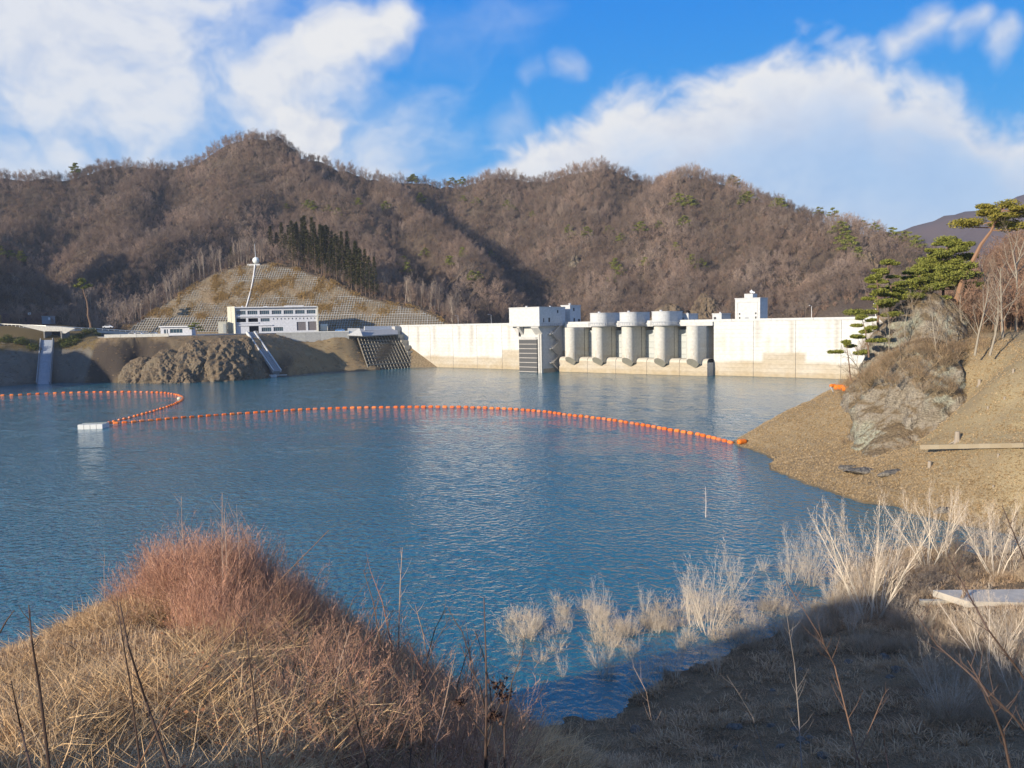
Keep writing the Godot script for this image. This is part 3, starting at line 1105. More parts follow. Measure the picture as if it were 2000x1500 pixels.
func make_dam() -> void:
	var o := thing("dam", "long pale concrete dam with tan water stains, piers and gates", "dam", DAM_AT, DAM_TURN)
	var cuts := [-6.0, 0.0, 15.0, 30.0, 45.0, 60.0, 75.0, 95.0]
	for k in cuts.size() - 1:
		part(o, "wall_block", concrete_block(cuts[k], cuts[k + 1], -4, 19.4, 0, -12), mats.concrete)
	cuts = [161.0, 176.0, 191.0, 206.0, 221.0, 236.0, 251.0, 266.0, 281.0, 300.0]
	for k in cuts.size() - 1:
		part(o, "wall_block", concrete_block(cuts[k], cuts[k + 1], -4, 19.4, 0, -12), mats.concrete)
	for k in 21:
		var s0 := -6.0 + k * 14.5
		var m := Shape.new()
		m.col = Color(0.6, 0.6, 0.58)
		m.span(s0 + 0.04, s0 + 14.46, 19.404, 20.25, -0.3, 0.22)
		part(o, "parapet", m, mats.concrete)
	for k in 13:
		var p := Shape.new()
		p.col = Color(0.6, 0.6, 0.6)
		var x := 4.0 + k * 21.0
		if x > 74.0 and x < 166.0:
			continue
		p.rod(Vector3(x, 19.4, -9.0), Vector3(x, 24.2, -9.0), 0.08, 0.05, 5)
		p.rod(Vector3(x, 24.2, -9.0), Vector3(x, 24.4, -7.4), 0.05, 0.05, 4)
		p.box(Vector3(x, 24.38, -7.2), Vector3(0.3, 0.12, 0.7))
		part(o, "crest_lamp", p, mats.metal)
	# stepped footing at the left end
	var right := [-2.9, -0.5, 1.6, 3.8, 5.8, 7.7]
	var top := [15.6, 13.0, 10.3, 7.6, 5.0, 2.2, -3.0]
	for k in 6:
		var m := Shape.new()
		m.col = Color(0.45, 0.41, 0.33) if k < 4 else Color(0.42, 0.36, 0.26)
		m.span(-7.5, right[k], top[k + 1] + 0.01, top[k], -2.0, 4.2 + 0.01 * k)
		part(o, "footing_step", m, mats.concrete)
	var m := Shape.new()
	m.col = Color(0.5, 0.49, 0.46)
	m.span(-9.0, -5.2, 15.62, 19.6, -3, 4.0)
	part(o, "footing_step", m, mats.concrete)
	# spillway: lip, back wall, gates, piers, bridge
	var edges := [95.0, 109.0, 122.3, 136.1, 149.8, 161.0]
	for k in 5:
		var lip := concrete_block(edges[k], edges[k + 1], -4, 4.7, 5.0, -6)
		var a: float = edges[k] + 0.1
		var b: float = edges[k + 1] - 0.1
		var curve := [[4.7, 5.0], [5.4, 4.75], [5.9, 4.2], [6.15, 3.2], [6.1, 0.0], [5.0, -5.0]]
		lip.col = Color(0.6, 0.55, 0.45)
		for i in curve.size() - 1:
			lip.quad(Vector3(a, curve[i][0], curve[i][1]), Vector3(a, curve[i + 1][0], curve[i + 1][1]), Vector3(b, curve[i + 1][0], curve[i + 1][1]), Vector3(b, curve[i][0], curve[i][1]))
		part(o, "spillway_lip", lip, mats.concrete)
	m = Shape.new()
	m.col = Color(0.42, 0.41, 0.38)
	m.span(95.1, 160.9, -4, 18.0, -12, -6.02)
	part(o, "back_wall", m, mats.concrete)
	m = Shape.new()
	m.col = Color(0.6, 0.59, 0.56)
	m.span(95.02, 160.98, 18.02, 19.4, -12, 0.9)
	part(o, "bridge_deck", m, mats.concrete)
	var piers := [102.4, 115.5, 129.1, 143.1, 156.4]
	for k in 5:
		var p := Shape.new()
		var plan := obround(2.35, -6.0, 6.9, 14)
		var low := []
		for q in plan:
			low.append(2.6 if q.y < 4.95 else 2.7 + (q.y - 4.95) * 0.86)
		var many := plan.size()
		for i in many:
			var a := plan[i]
			var b := plan[(i + 1) % many]
			var rows := 9
			for j in rows:
				var y0 := lerpf(low[i], 18.0, float(j) / rows)
				var y1 := lerpf(low[i], 18.0, (j + 1.0) / rows)
				var w0 := lerpf(low[(i + 1) % many], 18.0, float(j) / rows)
				var w1 := lerpf(low[(i + 1) % many], 18.0, (j + 1.0) / rows)
				p.col = Color(0.63, 0.6, 0.53).lerp(Color(0.58, 0.51, 0.4), clampf(0.5 - j / 6.0 + fine.get_noise_2d(i * 30.0 + k * 90.0, j * 20.0), 0, 1))
				p.quad(Vector3(a.x, y0, a.y), Vector3(a.x, y1, a.y), Vector3(b.x, w1, b.y), Vector3(b.x, w0, b.y))
		p.col = Color(0.4, 0.37, 0.3)
		for i in range(3, many):
			p.tri(Vector3(0, 2.7, 4.95), Vector3(plan[i - 1].x, low[i - 1], plan[i - 1].y), Vector3(plan[i].x, low[i], plan[i].y))
		var node := part(o, "pier", p, mats.concrete)
		node.position = Vector3(piers[k], 0, 0)
		var slot := Shape.new()
		slot.col = Color(0.1, 0.1, 0.095)
		slot.span(2.3, 2.36, 3.4, 17.9, 0.6, 0.95)
		part(node, "gate_slot", slot, mats.concrete)
		if k < 4:
			var s0: float = piers[k] + 2.4
			var s1: float = piers[k + 1] - 2.4
			for r in 5:
				var g := Shape.new()
				g.col = Color(0.44, 0.46, 0.44) * (0.95 + 0.04 * (r % 2))
				var y0 := 5.2 + r * 2.3
				g.span(s0, s1, y0 + 0.05, y0 + 2.25, -3.0, -2.4)
				g.col = Color(0.3, 0.31, 0.3)
				g.span(s0, s1, y0 - 0.1, y0 + 0.05, -3.0, -2.2)
				part(o, "gate_panel", g, mats.paint)


func make_intake_tower() -> void:
	var o := thing("intake_tower", "square concrete intake tower with dark ribbed front standing against the dam", "tower", DAM_AT, DAM_TURN)
	var m := Shape.new()
	m.col = Color(0.6, 0.59, 0.56)
	m.span(81.7, 93.3, 1.6, 18.98, 0.25, 13.4)
	m.col = Color(0.46, 0.38, 0.27)
	m.span(81.7, 93.3, -4, 1.6, 0.25, 13.4)
	part(o, "shaft", m, mats.concrete)
	for k in 9:
		var r := Shape.new()
		r.col = Color(0.085, 0.083, 0.085)
		var y0 := -3.4 + k * 1.87
		r.span(81.3, 90.6, y0 + 0.12, y0 + 1.75, 13.42, 14.05)
		part(o, "rack_panel", r, mats.paint)
		var b := Shape.new()
		b.col = Color(0.5, 0.47, 0.42)
		b.span(81.3, 90.6, y0 + 1.75, y0 + 1.99, 13.42, 14.15)
		part(o, "rack_bar", b, mats.concrete)
	m = Shape.new()
	m.col = Color(0.55, 0.53, 0.48)
	m.span(91.5, 92.3, -4, 15.6, 13.42, 14.4)
	m.span(92.55, 93.28, -4, 15.6, 13.42, 14.4)
	part(o, "guide_column", m, mats.concrete)
	m = Shape.new()
	m.col = Color(0.54, 0.53, 0.5)
	m.prism(PackedVector2Array([Vector2(81.8, 13.42), Vector2(90.6, 13.42), Vector2(89.9, 14.0), Vector2(82.6, 14.0)]), 13.5, 14.4)
	part(o, "hood", m, mats.concrete)
	for q in [[78.6, 81.7, 12.2, 14.6], [78.6, 81.7, 1.0, 2.6]]:
		var b := Shape.new()
		b.col = Color(0.55, 0.53, 0.5)
		var p0 := Vector3(q[0], 18.98, 0)
		var p := []
		for z in [q[2], q[3]]:
			p.append_array([Vector3(q[0], 18.98, z), Vector3(q[0], 18.3, z), Vector3(q[1], 14.6, z), Vector3(q[1], 18.98, z)])
		b.quad(p[4], p[5], p[6], p[7]); b.quad(p[0], p[3], p[2], p[1]); b.quad(p[0], p[1], p[5], p[4]); b.quad(p[1], p[2], p[6], p[5]); b.quad(p[0], p[4], p[7], p[3])
		part(o, "bracket", b, mats.concrete)
	for s in [[82.0, 83.4], [89.4, 93.3]]:
		var b := Shape.new()
		b.col = Color(0.56, 0.54, 0.5)
		var a: float = s[0]
		var c: float = s[1]
		b.quad(Vector3(a, 18.98, 16.2), Vector3(c, 18.98, 16.2), Vector3(c, 18.2, 16.2), Vector3(a, 18.2, 16.2))
		b.quad(Vector3(a, 18.2, 16.2), Vector3(c, 18.2, 16.2), Vector3(c, 15.4, 13.45), Vector3(a, 15.4, 13.45))
		b.quad(Vector3(c, 18.98, 13.45), Vector3(c, 15.4, 13.45), Vector3(c, 18.2, 16.2), Vector3(c, 18.98, 16.2))
		b.quad(Vector3(a, 18.98, 16.2), Vector3(a, 18.2, 16.2), Vector3(a, 15.4, 13.45), Vector3(a, 18.98, 13.45))
		part(o, "bracket", b, mats.concrete)
	m = Shape.new()
	m.col = Color(0.6, 0.6, 0.585)
	m.span(78.3, 94.0, 19.0, 26.1, -1.0, 16.4)
	m.col = Color(0.6, 0.6, 0.58)
	m.span(78.2, 94.1, 26.1, 26.5, -1.1, 16.5)
	m.col = Color(0.5, 0.5, 0.48)
	m.span(78.2, 94.1, 18.7, 19.0, -1.1, 16.5)
	var house := part(o, "machine_house", m, mats.concrete)
	for q in [[13.6, 20.3, 0.55, 1.6], [10.0, 20.4, 0.95, 1.7], [4.2, 24.0, 0.8, 1.2]]:
		var w := Shape.new()
		w.col = Color(0.03, 0.03, 0.035)
		w.span(94.0, 94.06, q[1], q[1] + q[3], q[0] - q[2] / 2, q[0] + q[2] / 2)
		part(house, "window", w, mats.paint)
	var v := Shape.new()
	v.col = Color(0.6, 0.6, 0.6)
	v.rod(Vector3(84, 26.4, 12), Vector3(84, 27.1, 12), 0.5, 0.5, 8)
	part(house, "roof_vent", v, mats.metal)
	v = Shape.new()
	v.col = Color(0.6, 0.6, 0.6)
	v.rod(Vector3(90, 26.4, 4), Vector3(90, 27.0, 4), 0.4, 0.4, 8)
	part(house, "roof_vent", v, mats.metal)
	var rail := Shape.new()
	rail.col = Color(0.3, 0.3, 0.3)
	for k in 12:
		var z := 0.5 + k * 1.35
		rail.span(94.1, 94.7, 18.72, 18.8, z - 0.7, z + 0.7)
		rail.rod(Vector3(94.66, 18.8, z), Vector3(94.66, 19.8, z), 0.035, 0.035, 4)
	rail.rod(Vector3(94.66, 19.8, -0.4), Vector3(94.66, 19.8, 16.3), 0.04, 0.04, 4)
	part(o, "gallery_rail", rail, mats.metal)
	var turns := [[3.0, 19.0], [8.5, 15.6], [4.0, 12.6], [8.5, 9.6], [4.0, 6.8], [8.5, 3.9], [4.0, 0.2]]
	for k in 6:
		var f := Shape.new()
		f.col = Color(0.5, 0.49, 0.47)
		var a: Array = turns[k]
		var b: Array = turns[k + 1]
		var n := 12
		for i in n:
			var z := lerpf(a[0], b[0], (i + 0.5) / n)
			var y := lerpf(a[1], b[1], (i + 0.5) / n)
			f.box(Vector3(94.0, y, z), Vector3(1.0, 0.1, 0.5))
		for x in [93.5, 94.5]:
			f.rod(Vector3(x, a[1] - 0.15, a[0]), Vector3(x, b[1] - 0.15, b[0]), 0.13, 0.13, 4)
			f.rod(Vector3(x, a[1] + 1.0, a[0]), Vector3(x, b[1] + 1.0, b[0]), 0.05, 0.05, 4)
		part(o, "stair_flight", f, mats.metal)
		if k % 2 == 0:
			var l := Shape.new()
			l.col = Color(0.62, 0.61, 0.58)
			l.span(93.4, 94.8, b[1] - 0.15, b[1], b[0] - 0.3, b[0] + 1.5)
			for z in [b[0] + 0.1, b[0] + 0.8, b[0] + 1.45]:
				l.rod(Vector3(94.75, b[1], z), Vector3(94.75, b[1] + 1.1, z), 0.05, 0.05, 4)
			l.rod(Vector3(94.75, b[1] + 1.1, b[0]), Vector3(94.75, b[1] + 1.1, b[0] + 1.5), 0.06, 0.06, 4)
			l.rod(Vector3(94.75, b[1] + 0.55, b[0]), Vector3(94.75, b[1] + 0.55, b[0] + 1.5), 0.05, 0.05, 4)
			part(o, "landing", l, mats.metal)


func crest_house(label: String, s: float, z: float, wide_: float, deep: float, base: float, top: float) -> Node3D:
	var at_ := DAM_AT + Vector3(s, base, z).rotated(Vector3.UP, DAM_TURN)
	var o := thing("crest_house", label, "building", at_, DAM_TURN)
	var m := Shape.new()
	m.col = Color(0.6, 0.6, 0.585)
	m.span(0, wide_, 0, top - base - 0.3, -deep, 0)
	part(o, "wall", m, mats.concrete)
	m = Shape.new()
	m.col = Color(0.6, 0.6, 0.59)
	m.span(-0.15, wide_ + 0.15, top - base - 0.3, top - base, -deep - 0.15, 0.15)
	part(o, "roof", m, mats.concrete)
	return o


func crest_window(o: Node3D, x: float, y: float, w: float, h: float, called := "window") -> void:
	var m := Shape.new()
	m.col = Color(0.04, 0.045, 0.05)
	m.span(x, x + w, y, y + h, 0.0, 0.05)
	part(o, called, m, mats.paint)


func make_crest_houses() -> void:
	var which := ["nearest the intake tower", "in the middle of the three", "nearest the white lift house"]
	var s := [115.5, 129.1, 143.1]
	for k in 3:
		var at_ := DAM_AT + Vector3(s[k], 18.3, 0).rotated(Vector3.UP, DAM_TURN)
		var o := thing("hoist_house", "round-ended grey concrete hoist house on a pier, " + which[k], "building", at_, DAM_TURN, "hoist houses on the dam piers")
		var m := Shape.new()
		m.col = Color(0.5, 0.49, 0.46)
		m.prism(obround(2.9, -3, 6.4, 14), -0.3, 0.0)
		m.prism(obround(4.3, -3, 6.0, 14), 0.0, 0.45)
		part(o, "gallery_slab", m, mats.concrete)
		m = Shape.new()
		m.col = Color(0.6, 0.6, 0.585)
		m.prism(obround(3.75, -3, 5.6, 16), 0.45, 5.0)
		part(o, "wall", m, mats.concrete)
		m = Shape.new()
		m.col = Color(0.6, 0.6, 0.6)
		m.prism(obround(3.85, -3.1, 5.6, 16), 5.0, 5.25)
		var roof := part(o, "roof", m, mats.concrete)
		m = Shape.new()
		m.col = Color(0.62, 0.62, 0.62)
		m.rod(Vector3(-2, 5.25, 3), Vector3(-2, 5.8, 3), 0.5, 0.5, 8)
		part(roof, "roof_vent", m, mats.metal)
		m = Shape.new()
		m.col = Color(0.66, 0.66, 0.64)
		var ring := obround(4.2, -2.8, 6.0, 14)
		for i in ring.size():
			var a := ring[i]
			var b := ring[(i + 1) % ring.size()]
			var n := maxi(1, roundi(a.distance_to(b) / 0.9))
			for j in n:
				var q := a.lerp(b, float(j) / n)
				m.rod(Vector3(q.x, 0.45, q.y), Vector3(q.x, 1.5, q.y), 0.06, 0.06, 4)
			m.rod(Vector3(a.x, 1.5, a.y), Vector3(b.x, 1.5, b.y), 0.05, 0.05, 4)
		part(o, "railing", m, mats.metal)
	var o := crest_house("square grey elevator house on the crest behind the intake tower", 89.6, -4.0, 4.7, 7.6, 19.4, 27.3)
	var m := Shape.new()
	m.col = Color(0.03, 0.03, 0.035)
	for q in [[2.2, 5.4, 0.9, 1.3], [2.4, 0.6, 1.0, 1.8], [5.6, 0.4, 1.4, 1.6]]:
		m = Shape.new()
		m.col = Color(0.03, 0.03, 0.035)
		m.span(4.7, 4.75, q[1], q[1] + q[3], -q[0] - q[2], -q[0])
		part(o, "window", m, mats.paint)
	m = Shape.new()
	m.col = Color(0.6, 0.6, 0.6)
	m.rod(Vector3(2.4, 7.9, -3), Vector3(2.4, 8.7, -3), 0.5, 0.5, 8)
	part(o, "roof_vent", m, mats.metal)
	var labels := ["low concrete crest house just right of the hoist houses", "low concrete crest house beside the tall white lift house"]
	for k in 2:
		o = crest_house(labels[k], [143.9, 157.2][k] + 1.0, -4.6, 3.6, 7.6, 19.4, [22.6, 22.4][k])
		crest_window(o, 0.6, 0.4, 0.9, 1.3, "door")
		m = Shape.new()
		m.col = Color(0.6, 0.6, 0.6)
		m.rod(Vector3(2.4, 3.0, -1.5), Vector3(2.4, 3.5, -1.5), 0.35, 0.35, 8)
		part(o, "roof_vent", m, mats.metal)
	o = crest_house("tall pale lift house with a small penthouse on the dam crest", 167.8, -3.0, 9.3, 6.6, 19.4, 27.6)
	m = Shape.new()
	m.col = Color(0.55, 0.55, 0.54)
	m.span(2.9, 6.1, 8.2, 9.7, -5, -1.2)
	part(o, "penthouse", m, mats.concrete)
	m = Shape.new()
	m.col = Color(0.75, 0.75, 0.75)
	m.rod(Vector3(4.8, 9.7, -3), Vector3(4.8, 11.2, -3), 0.07)
	m.ball(Vector3(4.8, 10.4, -2.9), Vector3(0.7, 0.5, 0.3), 5, 8)
	m.ball(Vector3(5.7, 10.1, -2.9), Vector3(0.5, 0.35, 0.3), 5, 8)
	part(o, "antenna", m, mats.metal)
	m = Shape.new()
	m.col = Color(0.4, 0.4, 0.39)
	m.span(0.9, 8.4, 6.52, 6.62, 0.0, 0.04)
	m.span(0.9, 1.0, 0.2, 6.52, 0.0, 0.04)
	m.span(8.3, 8.4, 0.2, 6.52, 0.0, 0.04)
	part(o, "panel_joint", m, mats.concrete)
	for q in [[1.5, 0.3, 0.5, 1.2], [1.5, 2.3, 0.5, 0.6], [7.5, 0.4, 0.5, 1.2], [7.5, 2.4, 0.5, 0.6]]:
		crest_window(o, q[0], q[1], q[2], q[3])
	m = Shape.new()
	m.col = Color(0.3, 0.32, 0.34)
	m.span(3.7, 5.1, 0.4, 1.4, 0.0, 0.06)
	part(o, "notice_board", m, mats.paint)


# ---------------------------------------------------------------- the office under the cut slope
func pierced(x0: float, x1: float, y0: float, y1: float, holes: Array, deep: float) -> Shape:   # a wall with openings, its face at z = 0
	var m := Shape.new()
	m.col = Color.WHITE
	var xs := [x0, x1]
	var ys := [y0, y1]
	for h in holes:
		for v in [h[0], h[1]]:
			if not xs.has(v): xs.append(v)
		for v in [h[2], h[3]]:
			if not ys.has(v): ys.append(v)
	xs.sort()
	ys.sort()
	for i in xs.size() - 1:
		for j in ys.size() - 1:
			var cx: float = (xs[i] + xs[i + 1]) / 2
			var cy: float = (ys[j] + ys[j + 1]) / 2
			if not holes.any(func(h): return cx > h[0] and cx < h[1] and cy > h[2] and cy < h[3]):
				m.quad(Vector3(xs[i], ys[j], 0), Vector3(xs[i], ys[j + 1], 0), Vector3(xs[i + 1], ys[j + 1], 0), Vector3(xs[i + 1], ys[j], 0))
	for h in holes:
		m.quad(Vector3(h[0], h[2], 0), Vector3(h[0], h[2], -deep), Vector3(h[0], h[3], -deep), Vector3(h[0], h[3], 0))
		m.quad(Vector3(h[1], h[2], -deep), Vector3(h[1], h[2], 0), Vector3(h[1], h[3], 0), Vector3(h[1], h[3], -deep))
		m.quad(Vector3(h[0], h[2], 0), Vector3(h[1], h[2], 0), Vector3(h[1], h[2], -deep), Vector3(h[0], h[2], -deep))
		m.quad(Vector3(h[0], h[3], -deep), Vector3(h[1], h[3], -deep), Vector3(h[1], h[3], 0), Vector3(h[0], h[3], 0))
	return m


func office_window(o: Node3D, h: Array, deep: float, panes: int) -> void:
	var f := Shape.new()
	f.col = Color(0.32, 0.34, 0.35)
	f.span(h[0], h[1], h[2], h[2] + 0.1, -deep + 0.02, -deep + 0.14)
	f.span(h[0], h[1], h[3] - 0.1, h[3], -deep + 0.02, -deep + 0.14)
	for k in panes + 1:
		var x := lerpf(h[0] + 0.05, h[1] - 0.05, float(k) / panes)
		f.span(x - 0.05, x + 0.05, h[2] + 0.1, h[3] - 0.1, -deep + 0.02, -deep + 0.14)
	var w := part(o, "window", f, mats.paint)
	for k in panes:
		var p := Shape.new()
		var x0 := lerpf(h[0] + 0.05, h[1] - 0.05, float(k) / panes) + 0.05
		var x1 := lerpf(h[0] + 0.05, h[1] - 0.05, (k + 1.0) / panes) - 0.05
		p.span(x0, x1, h[2] + 0.1, h[3] - 0.1, -deep + 0.04, -deep + 0.06)
		part(w, "pane", p, mats.glass)


func make_office() -> void:
	var spot := at(461, 650, 385)
	spot.y = 17.6
	var o := thing("office_building", "three storey white office with window rows under the gridded slope", "building", spot, 0.21)
	var white := grained("render_white", lin(0.62, 0.63, 0.66), mats.concrete.albedo_texture, 0.1, 0.8)
	var cream := grained("render_cream", lin(0.6, 0.57, 0.46), mats.concrete.albedo_texture, 0.1, 0.8)
	var row1 := []
	for q in [[0.4, 4.7], [5.5, 10.0], [11.0, 15.4], [16.5, 20.9], [21.9, 26.3], [27.2, 31.6], [32.5, 36.6]]:
		row1.append([q[0], q[1], 8.8, 10.6])
	var open := [[0.4, 4.7, 5.3, 7.1], [5.7, 10.1, 5.3, 7.1], [6.0, 10.3, 0.1, 3.3]]
	var glazed := [[11.3, 15.4, 5.4, 7.0], [11.6, 16.0, 0.7, 2.6], [17.0, 21.4, 0.8, 2.7]]
	var gates := [[27.7, 31.9, 0.9, 5.0], [32.9, 36.8, 0.9, 5.1]]
	var wall := pierced(0, 37.2, 0, 11.9, row1 + open + glazed + gates, 0.5)
	wall.span(0, 37.2, 0, 11.9, -11.0, -10.6)
	wall.span(36.8, 37.2, 0, 11.9, -10.6, -0.5)
	part(o, "facade", wall, white)
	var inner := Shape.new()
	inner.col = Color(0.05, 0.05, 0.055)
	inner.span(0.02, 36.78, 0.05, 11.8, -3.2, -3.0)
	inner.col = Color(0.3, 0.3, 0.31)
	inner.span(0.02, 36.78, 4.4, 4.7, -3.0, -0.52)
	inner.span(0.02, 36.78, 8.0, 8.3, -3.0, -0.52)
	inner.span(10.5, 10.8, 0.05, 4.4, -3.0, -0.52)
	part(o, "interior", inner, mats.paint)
	for h in row1:
		office_window(o, h, 0.5, 5)
	for h in glazed:
		office_window(o, h, 0.5, 5)
	for h in gates:
		var g := Shape.new()
		g.col = Color(0.17, 0.155, 0.16)
		var n := 14
		for k in n:
			var y0 := lerpf(h[2], h[3], float(k) / n)
			g.span(h[0] + 0.01, h[1] - 0.01, y0, y0 + 0.26, -0.4 - 0.04 * (k % 2), -0.3 - 0.04 * (k % 2))
		part(o, "shutter", g, mats.paint)
	var door := Shape.new()
	door.col = Color(0.25, 0.25, 0.25)
	door.span(8.6, 9.1, 0.15, 1.2, -1.2, -0.9)
	door.span(9.4, 9.8, 0.15, 1.0, -1.4, -1.1)
	part(o, "doorway_sign", door, mats.paint)
	for q in [[0.0, 37.2, 7.75, 8.15, 0.55], [0.0, 16.6, 3.55, 3.9, 0.5], [0.0, 10.4, 4.6, 5.15, 0.3]]:
		var l := Shape.new()
		l.span(q[0], q[1], q[2], q[3], 0.003, q[4])
		part(o, "ledge", l, white)
	for k in 12:
		var b := Shape.new()
		b.col = Color(0.05, 0.05, 0.05)
		b.span(17.0 + k * 1.72, 17.3 + k * 1.72, 6.3, 7.0, 0.003, 0.12)
		part(o, "drain_spout", b, mats.paint)
	var roof := Shape.new()
	roof.col = Color(0.62, 0.62, 0.63)
	roof.span(-0.3, 37.5, 11.905, 12.4, -11.2, 1.3)
	var r := part(o, "roof", roof, mats.concrete)
	roof = Shape.new()
	roof.col = Color(0.6, 0.6, 0.62)
	roof.span(12.5, 14.3, 12.4, 12.75, -5, -3.5)
	roof.span(22, 31, 12.4, 12.9, -8, -4.5)
	roof.ball(Vector3(3.0, 12.6, -3), Vector3(0.5, 0.35, 0.5), 5, 8)
	part(r, "roof_equipment", roof, mats.paint)
	var tower := Shape.new()
	tower.prism(PackedVector2Array([Vector2(-0.02, 1.3), Vector2(-0.02, -9.5), Vector2(-4.6, -9.5), Vector2(-3.9, -3.0)]), 0, 12.7)
	var tw := part(o, "stair_tower", tower, cream)
	var seam := Shape.new()
	seam.col = Color(0.2, 0.22, 0.22)
	var mid := Vector3(-1.9, 0, -0.78)
	seam.box(mid + Vector3(-0.02, 6.3, 0.03), Vector3(0.14, 12.4, 0.06), Basis(Vector3.UP, -0.84))
	part(tw, "panel_joint", seam, mats.paint)
	var fin := Shape.new()
	fin.span(37.22, 37.8, 0, 12.4, -1.5, 1.3)
	part(o, "end_fin", fin, cream)
	# small things beside it
	var annex := thing("annex", "low cream block at the left foot of the white office", "building", spot + Vector3(-7.6, 0.3, 2.0).rotated(Vector3.UP, 0.21), 0.21)
	var a := Shape.new()
	a.span(0, 3.6, 0, 5.2, -4, 0)
	part(annex, "wall", a, cream)
	a = Shape.new()
	a.col = Color(0.35, 0.36, 0.33)
	a.span(2.2, 3.4, 0, 4.4, 0.003, 0.08)
	part(annex, "door", a, mats.paint)
	a = Shape.new()
	a.span(-0.2, 3.8, 5.2, 5.45, -4.2, 0.2)
	part(annex, "roof", a, cream)
	var tun := thing("tunnel_shed", "small round-topped cream shed right of the white office", "shed", spot + Vector3(38.6, 0.6, -1).rotated(Vector3.UP, 0.21), 0.21)
	a = Shape.new()
	a.col = Color(0.62, 0.57, 0.45)
	var arch := []
	for k in 9:
		arch.append(Vector3(0, 1.6 + 1.7 * sin(PI * k / 8.0), -1.8 + 1.8 * cos(PI * k / 8.0)))
	arch.push_front(Vector3(0, 0, 0)); arch.append(Vector3(0, 0, -3.6))
	for k in arch.size() - 1:
		a.quad(arch[k], arch[k + 1], arch[k + 1] + Vector3(3.4, 0, 0), arch[k] + Vector3(3.4, 0, 0))
		a.tri(Vector3(0, 0, -1.8), arch[k + 1], arch[k])
	part(tun, "shell", a, mats.paint)
	a = Shape.new()
	a.col = Color(0.05, 0.05, 0.06)
	for k in arch.size() - 1:
		a.tri(Vector3(3.35, 0.0, -1.8), arch[k] * Vector3(1, 0.95, 0.98) + Vector3(3.35, 0, -0.03), arch[k + 1] * Vector3(1, 0.95, 0.98) + Vector3(3.35, 0, -0.03))
	part(tun, "opening", a, mats.paint)


